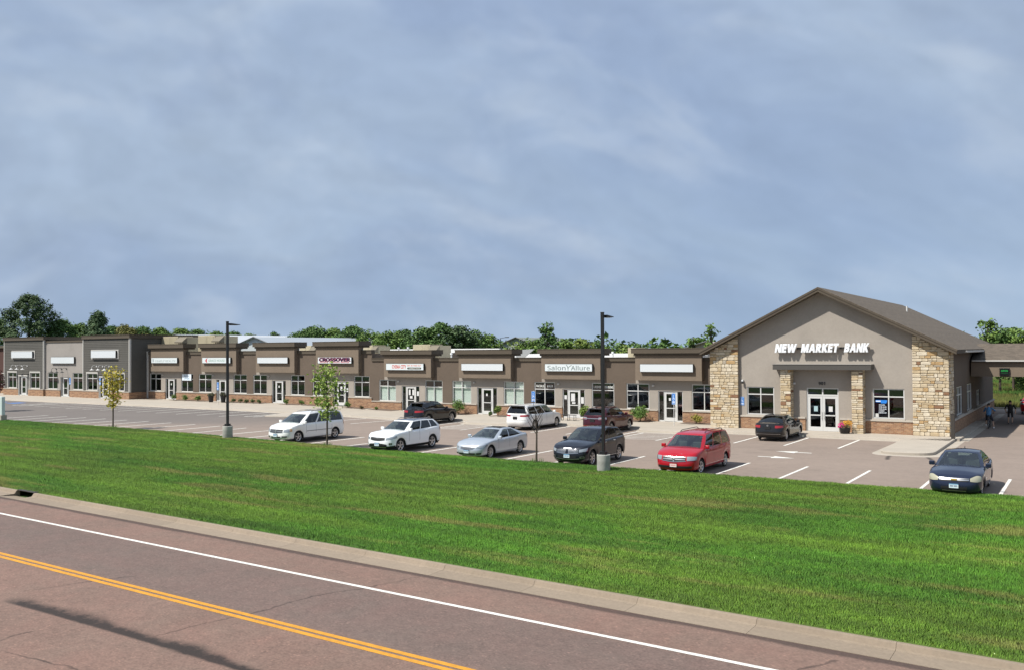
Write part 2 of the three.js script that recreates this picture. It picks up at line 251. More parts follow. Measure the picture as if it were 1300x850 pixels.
// kerb and gutter in cast lengths, one with a storm inlet
{
  const kerb = new THREE.Group(); kerb.name = 'kerb'; kerb.userData = { kind: 'structure' }; scene.add(kerb); ORG.set(kerb, [0, 0, 0]);
  const km = [0, 1, 2].map(i => new THREE.MeshStandardMaterial({ map: tex(256, 4, (u, v) => shade([0.300 + 0.016 * i, 0.236 + 0.013 * i, 0.172 + 0.010 * i], 0.84 + 0.16 * fbmp(u * 5 + i, v * 5, 5, 5) + 0.2 * (fbmp(u * 70, v * 70, 70, 2) - 0.5))), roughness: 0.9, bumpMap: grain, bumpScale: 0.004 }));
  const prof = [[-21.02, -0.15], [-21.02, 0.13], [-20.99, 0.15], [-20.90, 0.152], [-20.86, 0.135], [-20.80, 0.04], [-20.74, 0.018], [-20.10, 0.010], [-20.09, -0.15]];
  function length(x0, x1, p, mat, name) {
    const sh = new THREE.Shape(p.map(([z, y]) => new THREE.Vector2(z, y))); const g = new THREE.ExtrudeGeometry(sh, { depth: x1 - x0, bevelEnabled: false, steps: 1 });
    const a = g.attributes.position; for (let i = 0; i < a.count; i++) { const z = a.getX(i), y = a.getY(i), x = x0 + a.getZ(i); a.setXYZ(i, x, y + roadY(x), z); }
    const gg = g; gg.index = null; // mirrored axes: rebuild the winding
    for (let i = 0; i < a.count; i += 3) for (const k of ['X', 'Y', 'Z']) { const t = a['get' + k](i + 1); a['set' + k](i + 1, a['get' + k](i + 2)); a['set' + k](i + 2, t); }
    g.computeVertexNormals(); return part(name, g, mat, kerb);
  }
  const rr = rng(3); let i = 0;
  for (let x = -40.3 - 3.05 * 22; x < 60; x += 3.05, i++) {
    const x0 = x + 0.004, x1 = x + 3.046, m = km[Math.floor(rr() * 3)];
    if (x < -38.9 && x + 3.05 > -37.5) {
      length(x0, -38.95, prof, m, 'kerb_section'); length(-37.62, x1, prof, m, 'kerb_section');
      length(-38.95, -37.62, [[-21.7, 0.15], [-21.7, 0.175], [-20.90, 0.175], [-20.90, 0.15]], MAT.bronze, 'inlet_hood');
      length(-38.95, -37.62, [[-21.7, -0.6], [-21.7, 0.15], [-21.65, 0.15], [-21.65, -0.6]], km[0], 'inlet_back');
      length(-38.95, -37.62, [[-20.80, -0.3], [-20.80, -0.07], [-20.10, 0.008], [-20.10, -0.3]], km[0], 'inlet_apron');
    } else length(x0, x1, prof, m, 'kerb_section');
  }
}
// ---------------------------------------------------------------- parking lot
const lotMat = (() => {
  const X0 = -125, X1 = 16, Z0 = -91, Z1 = -37; const patch = [];
  const r = rng(77); for (let i = 0; i < 70; i++) patch.push([-70 + 74 * r(), -57 + 19.5 * r(), 0.25 + 0.5 * r(), r()]);
  const sk = [[[1126, 582.5], [1127, 579], [1131, 577], [1136, 575.8]], [[1174, 578], [1180, 581.5], [1186, 586], [1190, 590]]].map(c => c.map(p => { const d = ray(...p); return d.multiplyScalar(-CAMY / d.y).add(camera.position); }));
  const map = tex(2048, 0, (u, v) => {
    const x = lerp(X0, X1, u), z = lerp(Z0, Z1, v), n1 = fbm(x * 0.22, z * 0.3, 5), n2 = fbm(x * 2.2, z * 2.2, 4, 0.6), n3 = vn(x * 14, z * 14);
    const old = sstep(-46, -60, x + 10 * sstep(-45, -38, z) + 4 * (n1 - 0.5));
    const c = [lerp(0.278, 0.172, old), lerp(0.218, 0.148, old), lerp(0.178, 0.132, old)];
    let k = 0.80 + 0.20 * n1 + 0.16 * n2 + 0.16 * (n3 - 0.5), dk = 0;
    for (const [px, pz, pr, pa] of patch) { const d = Math.hypot(x - px, z - pz); if (d < pr) dk = Math.max(dk, (1 - d / pr) * 0.22 * pa * (0.4 + n2)); }
    if (x > -12 && z > -52) for (const s of sk) dk = Math.max(dk, (1 - sstep(0.03, 0.16, segDist(x, z, s))) * 0.75);
    return shade(c, k * (1 - dk));
  }, { h: 1024 });
  map.wrapS = map.wrapT = THREE.ClampToEdgeWrapping;
  const b = grain.clone(); b.repeat.set(141 / 0.8, 54 / 0.8); b.needsUpdate = true;
  return [new THREE.MeshStandardMaterial({ map, roughness: 0.9, bumpMap: b, bumpScale: 0.004 }), (x, z) => [(x - X0) / (X1 - X0), (z - Z0) / (Z1 - Z0)]];
})();
const lot = rawMesh('parking_lot', sheet(range(-125, 16, 1.5), range(-91, LOTZ, 1.5), gy, null, lotMat[1]), lotMat[0], 'structure');
// kerb of the lot against the lawn
structure('lot_kerb', [sheet(range(-125, 16, 1.5), [LOTZ - 0.03, LOTZ], (x, z) => gy(x, z) + (z < LOTZ - 0.01 ? 0.0 : 0.125)), sheet(range(-125, 16, 1.5), [LOTZ, LOTZ + 0.16], (x, z) => gy(x, z) + 0.125)].map(g => g.toNonIndexed()), MAT.concrete);
function lineOnLot(x0, z0, x1, z1, w, name = 'stall_line', mat = MAT.paintwhite) {
  const n = Math.max(1, Math.ceil(Math.hypot(x1 - x0, z1 - z0) / 1.2)), L = Math.hypot(x1 - x0, z1 - z0), nx = -(z1 - z0) / L * w / 2, nz = (x1 - x0) / L * w / 2, p = [], id = [];
  for (let i = 0; i <= n; i++) { const t = i / n, x = lerp(x0, x1, t), z = lerp(z0, z1, t); for (const s of [-1, 1]) p.push(x + s * nx, gy(x + s * nx, z + s * nz) + 0.006, z + s * nz); if (i) { const a = 2 * i - 2; id.push(a, a + 1, a + 2, a + 1, a + 3, a + 2); } }
  const g = new THREE.BufferGeometry(); g.setAttribute('position', new THREE.Float32BufferAttribute(p, 3)); g.setIndex(id); g.computeVertexNormals(); if (g.attributes.normal.getY(0) < 0) { id.reverse(); g.setIndex(id); g.computeVertexNormals(); }
  return part(name, g, mat, lot);
}
for (let k = 0; k < 27; k++) lineOnLot(-3.05 - 2.76 * k, LOTZ - 0.05, -3.05 - 2.76 * k, -42.75, 0.125 + 0.002 * k);
for (const x of [-20.75, -17.85, -14.92, -11.95]) lineOnLot(x, -51.3, x, -56.9, 0.13);
for (const x of [-25.9, -29.2, -31.9, -35.0, -41.3, -44.4]) lineOnLot(x, -51.4, x, -56.9, 0.14);
for (const x of [-47.1, -49.9, -52.6]) lineOnLot(x, -50.2, x, -55.0, 0.14);
for (let k = 0; k < 12; k++) lineOnLot(-60.5 - 2.76 * k, -48.9, -60.5 - 2.76 * k, -54.3, 0.15);
function hatch(x0, x1, z0, z1, n) { lineOnLot(x0, z0, x0, z1, 0.11, 'hatch_line'); lineOnLot(x1, z0, x1, z1, 0.11, 'hatch_line'); for (let i = 0; i < n; i++) { const z = lerp(z0, z1, (i + 0.5) / n); lineOnLot(x0 + 0.06, z + 0.5, x1 - 0.06, z - 0.5, 0.13, 'hatch_line'); } }
hatch(-25.2, -22.4, -50.4, -55.0, 5); hatch(-39.8, -37.2, -50.6, -54.6, 5); hatch(-93.2, -90.8, -49.5, -53.8, 5); hatch(-58.7, -57.6, -50, -54, 4);
for (const x of [-97.6, -101.2]) { const g = sheet([x, x + 1.5], [-52.6, -51.1], (a, b) => gy(a, b) + 0.006); part('wheelchair_marking', g, M(0.05, 0.20, 0.55, 0.8), lot); }
for (const [xt, xe, z] of [[-14.5, -12.6, -48.3], [-12.75, -14.6, -45.6]]) {
  const s = Math.sign(xe - xt), p = [[xt, z], [xt + s * 1.1, z - 0.42], [xt + s * 1.1, z - 0.09], [xe, z - 0.09], [xe, z + 0.09], [xt + s * 1.1, z + 0.09], [xt + s * 1.1, z + 0.42]];
  const g = new THREE.ShapeGeometry(new THREE.Shape(p.map(([x, zz]) => new THREE.Vector2(x, -zz)))); g.rotateX(-Math.PI / 2); g.translate(0, 0.007, 0); const nn = g.attributes.normal; part('arrow_marking', g, MAT.paintwhite, lot);
}
// ---------------------------------------------------------------- sidewalk and islands
const walkEdge = (() => {
  const k = [[-125, -54.6], [-66, -54.6], [-60, -54.6], [-56, -55.2], [-54, -55.4], [-46, -55.6], [-45, -57.1], [-41, -57.1], [-40.4, -55.1], [-35.6, -55.1], [-35, -57.2], [-30.5, -57.2], [-26.6, -57.3], [-25.8, -55.2], [-21.6, -55.3], [-20.6, -57.0], [-7.1, -57.0]];
  return x => { for (let i = 0; i < k.length - 1; i++) if (x <= k[i + 1][0]) return lerp(k[i][1], k[i + 1][1], (x - k[i][0]) / (k[i + 1][0] - k[i][0])); return -57.0; };
})();
{
  const xs = range(-125, -7.1, 0.5), p = [], id = [];
  const rows = x => { const e = walkEdge(x), y = gy(x, -60) + 0.15, yl = gy(x, e); return [[yl + 0.004, e + 0.48], [yl + 0.02, e + 0.02], [Math.max(yl + 0.12, y - 0.02), e - 0.02], [y, e - 0.08], [y, -59], [y, -62.9]]; };
  xs.forEach((x, i) => { rows(x).forEach(([y, z]) => p.push(x, y, z)); if (i) for (let j = 0; j < 5; j++) { const a = (i - 1) * 6 + j, b = a + 6; id.push(a, b, a + 1, b, b + 1, a + 1); } });
  const g = new THREE.BufferGeometry(); g.setAttribute('position', new THREE.Float32BufferAttribute(p, 3)); g.setIndex(id); const gg = g.toNonIndexed(); gg.computeVertexNormals();
  structure('sidewalk', gg, MAT.concrete);
}
function island(name, pts, r, y0) {
  const sh = new THREE.Shape(); const n = pts.length;
  for (let i = 0; i < n; i++) { const a = pts[(i + n - 1) % n], b = pts[i], c = pts[(i + 1) % n]; const u = V3(a[0] - b[0], a[1] - b[1], 0).normalize().multiplyScalar(r[i]), w = V3(c[0] - b[0], c[1] - b[1], 0).normalize().multiplyScalar(r[i]); const s = [b[0] + u.x, -(b[1] + u.y)], e = [b[0] + w.x, -(b[1] + w.y)]; i ? sh.lineTo(...s) : sh.moveTo(...s); sh.quadraticCurveTo(b[0], -b[1], ...e); }
  sh.closePath();
  const mk = (s, d, y) => { const g = new THREE.ExtrudeGeometry(s, { depth: d, bevelEnabled: d > 0.1, bevelSize: 0.03, bevelThickness: 0.03, bevelSegments: 2, curveSegments: 8 }); g.rotateX(-Math.PI / 2); return g.translate(0, y, 0); };
  structure(name, mk(sh, 0.12, y0), MAT.concrete);
}
island('island', [[-9.6, -56.9], [-7.0, -58.6], [-7.0, -49.8], [-9.5, -49.6]], [0.01, 0.01, 1.1, 0.9], 0);
island('island_gutter', [[-9.8, -56.9], [-6.5, -60.6], [-6.5, -49.2], [-9.95, -49.1]], [0.01, 0.01, 1.4, 1.2], -0.145);
island('island', [[-58.6, -55.2], [-54.2, -55.6], [-54.2, -51.6], [-57.5, -50.6]], [0.01, 0.01, 1.2, 1.2], 0.16);
structure('side_walk', [bx(-7.45, -6.75, -0.05, 0.13, -74, -58.5)], MAT.concrete);
structure('side_gutter', [bx(-6.75, -6.3, -0.05, 0.012, -84, -58.7)], MAT.concrete);
structure('far_kerb', [bx(-30, 60, -0.05, 0.14, -91.3, -90.95), bx(-30, 60, -0.08, 0.012, -90.95, -90.3)], MAT.concrete);
// ---------------------------------------------------------------- building kit
const brickTex = (() => { const W = 512; return [0, 1].map(kind => tex(W, 1.6, (u, v) => {
  const rows = 20, cols = 7, y = v * rows, row = Math.floor(y), x = u * cols + (row % 2) * 0.5, cx = ((Math.floor(x) % cols) + cols) % cols, fx = x - Math.floor(x), fy = y - row;
  const joint = fx < 0.035 || fx > 0.965 || fy < 0.10 || fy > 0.90, h = hash2(cx + 3, row + 7), n = fbmp(u * 40, v * 40, 40, 3);
  if (kind) return joint ? 0.25 : 0.6 + 0.2 * n;
  if (joint) return shade([0.40, 0.30, 0.21], 0.85 + 0.3 * n);
  const c = h < 0.5 ? [0.360, 0.185, 0.095] : h < 0.8 ? [0.410, 0.235, 0.130] : [0.255, 0.128, 0.072]; return shade(c, 0.75 + 0.3 * n + 0.28 * hash2(cx + 31, row));
}, { srgb: !kind })); })();
MAT.brick = new THREE.MeshStandardMaterial({ map: brickTex[0], bumpMap: brickTex[1], bumpScale: 0.008, roughness: 0.9 });
MAT.siding = new THREE.MeshStandardMaterial({ map: stuccoTone([0.104, 0.098, 0.086], 4), roughness: 0.8 });
MAT.greystucco = stucco(0.355, 0.325, 0.298);
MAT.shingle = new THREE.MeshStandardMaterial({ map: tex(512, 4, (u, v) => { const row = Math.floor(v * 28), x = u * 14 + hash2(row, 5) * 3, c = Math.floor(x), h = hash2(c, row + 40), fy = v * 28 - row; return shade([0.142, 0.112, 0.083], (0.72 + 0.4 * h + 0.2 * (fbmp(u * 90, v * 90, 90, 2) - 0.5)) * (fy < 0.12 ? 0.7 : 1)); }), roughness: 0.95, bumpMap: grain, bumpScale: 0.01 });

// window facing +z (axis 'z') or +x (axis 'x'): a = along, plane at w
function faceBox(axis, a0, a1, y0, y1, d0, d1) { return axis === 'z' ? bx(a0, a1, y0, y1, d0, d1) : bx(d0, d1, y0, y1, a0, a1); }
function makeWindow(parent, axis, a0, a1, y0, y1, w, o = {}) {
  const win = sub('window', parent), f = 0.065, in0 = w - 0.13, in1 = w - 0.05, ym = lerp(y0, y1, o.split ?? 0.70), am = (a0 + a1) / 2, fr = [];
  fr.push(faceBox(axis, a0, a1, y0, y0 + f, in0, in1), faceBox(axis, a0, a1, y1 - f, y1, in0, in1), faceBox(axis, a0, a0 + f, y0 + f, y1 - f, in0, in1), faceBox(axis, a1 - f, a1, y0 + f, y1 - f, in0, in1));
  fr.push(faceBox(axis, a0 + f, a1 - f, ym - f / 2, ym + f / 2, in0, in1 - 0.004), faceBox(axis, am - f / 2, am + f / 2, y0 + f, ym - f / 2, in0, in1 - 0.007), faceBox(axis, am - f / 2, am + f / 2, ym + f / 2, y1 - f, in0, in1 - 0.007));
  part('frame', fr, MAT.alu, win);
  const P = [[a0 + f, am - f / 2, ym + f / 2, y1 - f], [am + f / 2, a1 - f, ym + f / 2, y1 - f], [a0 + f, am - f / 2, y0 + f, ym - f / 2], [am + f / 2, a1 - f, y0 + f, ym - f / 2]];
  P.forEach((p, i) => part('pane', faceBox(axis, ...p, in0 - 0.01, in0 + 0.02 + 0.002 * i), o.glass || MAT.glass, win));
  if (o.blinds) P.forEach((p, i) => o.blinds[i] && part('blind', faceBox(axis, p[0], p[1], p[2], p[3], in0 - 0.09, in0 - 0.07), MAT.blind, win));
  if (o.words) P.forEach((p, i) => { if (!o.words[i]) return; const g = panelUV((p[1] - p[0]) * 0.92, (p[3] - p[2]) * 0.9); g.translate((p[0] + p[1]) / 2, (p[2] + p[3]) / 2, in0 + 0.034); part('window_lettering', g, textPane(o.words[i]), win, true); });
  if (o.surround) part('surround', [faceBox(axis, a0 - 0.11, a1 + 0.11, y1, y1 + 0.16, w - 0.02, w + 0.05), faceBox(axis, a0 - 0.11, a0, y0 - 0.02, y1, w - 0.02, w + 0.045), faceBox(axis, a1, a1 + 0.11, y0 - 0.02, y1, w - 0.02, w + 0.045)], MAT.trim, win);
  part('sill', faceBox(axis, a0 - (o.surround ? 0.12 : 0.03), a1 + (o.surround ? 0.12 : 0.03), y0 - 0.07, y0, w - 0.12, w + 0.09), MAT.sill, win);
  return win;
}
function makeDoor(parent, x0, x1, y0, y1, w, o = {}) {
  const d = sub('door', parent), f = 0.055, in0 = w - 0.14, in1 = w - 0.05, sl = o.sl ?? 0.47, dl = x0 + sl, dr = x1 - sl;
  part('frame', [bx(x0, x0 + f, y0, y1, in0, in1), bx(x1 - f, x1, y0, y1, in0, in1), bx(x0 + f, x1 - f, y1 - f, y1, in0, in1), bx(dl - f / 2, dl + f / 2, y0, y1 - f, in0, in1 + 0.004), bx(dr - f / 2, dr + f / 2, y0, y1 - f, in0, in1 + 0.004), bx(x0 + f, dl - f / 2, y0, y0 + 0.1, in0, in1), bx(dr + f / 2, x1 - f, y0, y0 + 0.1, in0, in1)], MAT.alu, d);
  part('sidelight', bx(x0 + f, dl - f / 2, y0 + 0.1, y1 - f, in0, in0 + 0.02), o.glass || MAT.glassGreen, d);
  part('sidelight', bx(dr + f / 2, x1 - f, y0 + 0.1, y1 - f, in0, in0 + 0.02), o.glass || MAT.glassGreen, d);
  const L = dl + f / 2 + 0.008, R = dr - f / 2 - 0.008, st = 0.13, top = y1 - f - 0.01, mid = lerp(y0, top, 0.45);
  part('leaf', [bx(L, L + st, y0 + 0.02, top, in0 + 0.01, in1 - 0.01), bx(R - st, R, y0 + 0.02, top, in0 + 0.01, in1 - 0.01), bx(L + st, R - st, y0 + 0.02, y0 + 0.30, in0 + 0.01, in1 - 0.012), bx(L + st, R - st, top - 0.15, top, in0 + 0.01, in1 - 0.012), bx(L + st, R - st, mid - 0.03, mid + 0.03, in0 + 0.01, in1 + 0.01)], MAT.alu, d);
  part('pane', bx(L + st, R - st, y0 + 0.30, top - 0.15, in0 + 0.015, in0 + 0.035), o.pane || MAT.glassGreen, d);
  part('handle', [rod(V3(R - 0.10, mid - 0.2, in1 + 0.05), V3(R - 0.10, mid + 0.2, in1 + 0.05), 0.015), rod(V3(R - 0.10, mid - 0.18, in1 - 0.01), V3(R - 0.10, mid - 0.18, in1 + 0.05), 0.01), rod(V3(R - 0.10, mid + 0.18, in1 - 0.01), V3(R - 0.10, mid + 0.18, in1 + 0.05), 0.01)], MAT.alu, d);
  if (o.notes) for (const [u, v, ww, hh] of o.notes) part('notice', bx(lerp(x0, x1, u), lerp(x0, x1, u) + ww, y0 + v, y0 + v + hh, in0 + 0.036, in0 + 0.042), MAT.white, d);
  return d;
}
function textPane(txt) { const t = decal(256, 128, (x, W, H) => { x.fillStyle = '#000'; x.fillRect(0, 0, W, H); x.fillStyle = '#fff'; x.font = 'bold 76px sans-serif'; x.textAlign = 'center'; x.textBaseline = 'middle'; x.fillText(txt, W / 2, H * 0.55, W * 0.94); }); return new THREE.MeshStandardMaterial({ color: C(0.72, 0.74, 0.70), alphaMap: t, transparent: true, roughness: 0.7 }); }

// ---------------------------------------------------------------- the shopping strip
const WZ = -62.45, BZ = -62.0;
const strip = thing('strip_mall', 'long low brown stucco shopping strip with brick base and row of shopfronts', 'building', [-68, 0.15, -70]);
const UNITS = [
  { WL: [-30.12, -28.23], D: [-27.51, -25.55], WR: [-24.85, -22.95], box: [-29.15, -23.89], sign: [-28.69, -24.46], hi: 0 },
  { WL: [-38.38, -36.44], D: [-35.74, -33.72], WR: [-33.11, -31.16], box: [-37.43, -32.11], sign: [-37.0, -32.70], hi: 0 },
  { WL: [-46.70, -44.70], D: [-44.08, -42.04], WR: [-41.37, -39.38], box: [-45.68, -40.37], sign: [-45.27, -41.01], hi: 0 },
  { WL: [-55.04, -53.05], D: [-52.36, -50.33], WR: [-49.70, -47.77], box: [-54.07, -48.68], sign: [-53.67, -49.34], hi: 0 },
  { WL: [-63.50, -61.54], D: [-60.79, -58.82], WR: [-58.15, -56.23], box: [-62.62, -57.16], sign: [-62.19, -57.85], hi: 1 },
  { WL: [-71.94, -69.94], D: [-69.18, -67.22], WR: [-66.52, -64.60], box: [-71.03, -65.54], sign: [-70.63, -66.27], hi: 1 },
  { WL: [-80.48, -78.40], D: [-77.66, -75.70], WR: [-74.94, -72.92], box: [-79.50, -74.00], sign: [-79.10, -74.64], hi: 1 },
  { WL: [-88.90, -86.91], D: [-86.15, -84.20], WR: [-83.42, -81.43], box: [-88.09, -82.46], sign: [-87.76, -83.25], hi: 1 },
];
{
  const LV = [{ f: 0.15, s: 1.03, t: 2.95, d: 2.42, bb: 3.21, bt: 5.06, ct: 5.60, low: 4.63, lt: 4.93 }, { f: 0.44, s: 1.32, t: 3.25, d: 2.71, bb: 3.50, bt: 5.88, ct: 6.47, low: 5.32, lt: 5.66 }];
  const th = 0.3;
  const brownW = [], taupeW = [], brickW = [], sillW = [];
  UNITS.forEach((u, i) => {
    const L = LV[u.hi], left = u.hi && i === 7 ? -89.35 : UNITS[i + 1] && UNITS[i + 1].hi === u.hi ? (UNITS[i + 1].WR[1] + u.WL[0]) / 2 : -55.9, right = i === 0 ? -22.2 : UNITS[i - 1].hi === u.hi ? (u.WR[1] + UNITS[i - 1].WL[0]) / 2 : -55.9;
    const z1 = WZ - th;
    // piers, head wall and parapet
    brownW.push(bx(left, u.WL[0], L.s - 0.02, L.t, z1, WZ), bx(u.WR[1], right, L.s - 0.02, L.t, z1, WZ), bx(left, right, L.t, L.low, z1, WZ));
    taupeW.push(bx(u.WL[1], u.D[0], L.s - 0.02, L.t, z1, WZ), bx(u.D[1], u.WR[0], L.s - 0.02, L.t, z1, WZ), bx(u.D[0], u.D[1], L.d, L.t, z1, WZ), bx(u.box[0] * 1.006, u.box[1] * 1.006, L.t + 0.001, L.bb + 0.03, WZ, WZ + 0.012));
    brickW.push(bx(left, u.D[0], -0.1, L.s - 0.10, z1, WZ + 0.07), bx(u.D[1], right, -0.1, L.s - 0.10, z1, WZ + 0.07));
    sillW.push(bx(left, u.D[0] - 0.01, L.s - 0.10, L.s - 0.021, z1, WZ + 0.11), bx(u.D[1] + 0.01, right, L.s - 0.10, L.s - 0.021, z1, WZ + 0.11));
    // low parapet cap between the sign boxes
    part('parapet_cap', [bx(left, right, L.low, L.lt - 0.05, z1 - 0.1, WZ + 0.09), bx(left, right, L.lt - 0.05, L.lt, z1 - 0.1, WZ + 0.13)], MAT.cap, strip);
    part('fascia_box', bx(u.box[0], u.box[1], L.bb, L.bt, WZ - 0.2, BZ), MAT.fascia, strip);
    part('cornice', [bx(u.box[0] - 0.08, u.box[1] + 0.08, L.bt, L.bt + 0.16, WZ - 1.0, BZ + 0.10), bx(u.box[0] - 0.24, u.box[1] + 0.24, L.bt + 0.16, L.ct - 0.05, WZ - 1.0, BZ + 0.22), bx(u.box[0] - 0.26, u.box[1] + 0.26, L.ct - 0.05, L.ct, WZ - 1.0, BZ + 0.24)], MAT.cap, strip);
    const blind = i === 3 || i === 2, g = i < 4 ? MAT.glass : MAT.glassGreen;
    const opt = k => i === 1 ? { glass: MAT.glass, words: k ? ['LASHES', 'TANNING'] : ['FACIALS', 'HAIR'] } : i === 2 ? { glass: MAT.glassClear, blinds: [1, 1, 1, 1] } : i === 3 ? { glass: MAT.glassClear, blinds: [0, 0, 1, 1] } : { glass: g };
    const w1 = makeWindow(strip, 'z', u.WL[0], u.WL[1], L.s, L.t, WZ, opt(0)); makeWindow(strip, 'z', u.WR[0], u.WR[1], L.s, L.t, WZ, opt(1));
    makeDoor(strip, u.D[0], u.D[1], L.f, L.d, WZ, { glass: i === 1 || i === 0 ? MAT.glass : MAT.glassGreen, notes: i === 1 ? [[0.06, 1.45, 0.22, 0.32], [0.36, 1.3, 0.35, 0.62], [0.80, 1.15, 0.25, 0.5], [0.4, 1.1, 0.3, 0.14]] : i === 3 ? [[0.36, 1.45, 0.2, 0.5], [0.56, 1.45, 0.2, 0.5], [0.42, 1.15, 0.3, 0.22], [0.82, 1.4, 0.22, 0.4]] : i === 4 ? [[0.42, 1.4, 0.25, 0.4], [0.82, 1.3, 0.2, 0.35]] : i === 6 ? [] : [[0.42, 1.55, 0.16, 0.2]] });
    part('wall_lamp', [rbx(u.WL[1] + 0.28, u.WL[1] + 0.44, L.t - 0.22, L.t - 0.08, WZ, WZ + 0.13, 0.02)], MAT.trim, strip);
    // the room behind the shopfront
    part('room_wall', [bx(left, right, L.f, L.t + 0.2, z1 - 7.2, z1 - 7), bx(left, left + 0.1, L.f, L.t + 0.2, z1 - 7, z1), bx(right - 0.1, right, L.f, L.t + 0.2, z1 - 7, z1)], MAT.room, strip); part('room_floor', bx(left, right, L.f - 0.2, L.f - 0.001, z1 - 7, z1), MAT.roomfloor, strip); part('room_ceiling', bx(left, right, L.t + 0.2, L.t + 0.3, z1 - 7.2, z1), MAT.ceiling, strip);
    part('counter', [bx(lerp(left, right, 0.3), lerp(left, right, 0.62), L.f, L.f + 1.05, z1 - 4.2, z1 - 3.6)], MAT.roomfloor, strip);
  });
  brownW.push(bx(-56.2, -55.9, 0.2, 5.32, WZ - 14, WZ - 0.3), bx(-22.5, -22.2, 0.15, 4.6, WZ - 14, WZ - 0.3));
  for (const g of brownW) part('wall', g, MAT.brown, strip); for (const g of taupeW) part('shopfront_wall', g, MAT.taupe, strip); for (const g of brickW) part('brick_base', g, MAT.brick, strip); for (const g of sillW) part('sill_course', g, MAT.sill, strip);
  // roofs and rear parapets with white membrane
  part('roof', [bx(-55.9, -22.5, 4.0, 4.25, -84, WZ - 0.3), bx(-89.4, -56.2, 4.7, 4.95, -84, WZ - 0.3)], MAT.membrane, strip);
  part('rear_parapet', [bx(-55.9, -22.5, 0.1, 5.12, -84.3, -84), bx(-89.4, -56.2, 0.1, 5.75, -84.3, -84)], MAT.membrane, strip);
  part('downpipe', [bx(-89.30, -89.08, 0.5, 5.7, WZ + 0.0, WZ + 0.14)], MAT.trim, strip);
  // ---- the clad end bays
  const TF = 0.44, holes = [[-114.55, -112.30, 1.32, 3.40], [-109.45, -107.1, 1.32, 3.40], [-112.0, -109.75, TF, 2.93], [-97.52, -95.24, 1.32, 3.40], [-92.34, -90.18, 1.32, 3.40], [-95.06, -92.75, TF, 2.93]];
  const laps = (x0, x1, z, y0, y1) => { const out = []; for (let y = y0; y < y1 - 0.01; y += 0.2) { const ye = Math.min(y1, y + 0.2); let seg = [[x0, x1]]; for (const h of holes) if (h[3] > y + 0.05 && h[2] < ye - 0.05) seg = seg.flatMap(([a, b]) => h[0] >= b || h[1] <= a ? [[a, b]] : [[a, h[0]], [h[1], b]].filter(s => s[1] - s[0] > 0.02)); for (const [a, b] of seg) { const g = bx(a, b, y, ye, z - 0.25, z); const p = g.attributes.position; for (let k = 0; k < p.count; k++) if (p.getZ(k) > z - 0.01 && p.getY(k) > ye - 0.01) p.setZ(k, z - 0.03); g.computeVertexNormals(); out.push(g); } } return out; };
  const TZ = -60.22, MZ = -60.45;
  for (const [x0, x1] of [[-115.4, -106.4], [-98.25, -89.35]]) {
    const s = part('lap_siding', laps(x0 + 0.13, x1 - 0.13, TZ, 1.24, 7.16), MAT.siding, strip); s.userData.kind = 'stuff';
    part('corner_trim', [bx(x0, x0 + 0.13, 1.2, 7.16, TZ - 0.2, TZ + 0.03), bx(x1 - 0.13, x1, 1.2, 7.16, TZ - 0.2, TZ + 0.03)], MAT.trim, strip);
    part('parapet_cap', [bx(x0 - 0.12, x1 + 0.12, 7.16, 7.5, TZ - 9, TZ + 0.12), bx(x0 - 0.16, x1 + 0.16, 7.5, 7.56, TZ - 9, TZ + 0.16)], MAT.cap, strip);
    part('side_wall', [bx(x0 + 0.02, x0 + 0.2, 0.3, 7.16, TZ - 9, TZ - 0.25)], MAT.siding, strip);
  }
  { // right return of the end bay, clad the same way
    const g = []; for (let y = 1.24; y < 7.15; y += 0.2) { const ye = Math.min(7.16, y + 0.2), b = bx(-89.6, -89.35, y, ye, TZ - 9, TZ - 0.2), p = b.attributes.position; for (let k = 0; k < p.count; k++) if (p.getX(k) > -89.36 && p.getY(k) > ye - 0.01) p.setX(k, -89.38); b.computeVertexNormals(); g.push(b); }
    const s = part('lap_siding', g, MAT.siding, strip); s.userData.kind = 'stuff';
    part('brick_base', [bx(-89.6, -89.29, 0.1, 1.20, WZ + 0.08, TZ - 0.25)], MAT.brick, strip);
  }
  const doorsT = [[-112.0, -109.75], [-103.21, -101.25], [-95.06, -92.75]];
  const bb = [], ss = []; [[-115.4, doorsT[0][0]], [doorsT[0][1], -106.4], [-98.25, doorsT[2][0]], [doorsT[2][1], -89.35]].forEach(([a, b]) => { bb.push(bx(a, b, 0.1, 1.20, TZ - 0.25, TZ + 0.07)); ss.push(bx(a, b - 0.001, 1.20, 1.27, TZ - 0.2, TZ + 0.11)); });
  [[-106.4, doorsT[1][0]], [doorsT[1][1], -98.25]].forEach(([a, b]) => { bb.push(bx(a, b, 0.1, 1.20, MZ - 0.25, MZ + 0.07)); ss.push(bx(a, b, 1.20, 1.27, MZ - 0.2, MZ + 0.11)); });
  for (const g of bb) part('brick_base', g, MAT.brick, strip); part('sill_course', ss, MAT.sill, strip);
  const mw = [[-105.93, -103.80], [-100.67, -98.65]];
  part('wall', [bx(-106.4, mw[0][0], 1.27, 3.27, MZ - 0.25, MZ), bx(mw[0][1], doorsT[1][0], 1.27, 3.27, MZ - 0.25, MZ), bx(doorsT[1][1], mw[1][0], 1.27, 3.27, MZ - 0.25, MZ), bx(mw[1][1], -98.25, 1.27, 3.27, MZ - 0.25, MZ), bx(doorsT[1][0], doorsT[1][1], 2.77, 3.27, MZ - 0.25, MZ), bx(-106.4, -98.25, 3.27, 6.86, MZ - 0.25, MZ)], MAT.greystucco, strip);
  part('parapet_cap', [bx(-106.4, -98.25, 6.86, 7.04, MZ - 0.4, MZ + 0.08)], MAT.cap, strip);
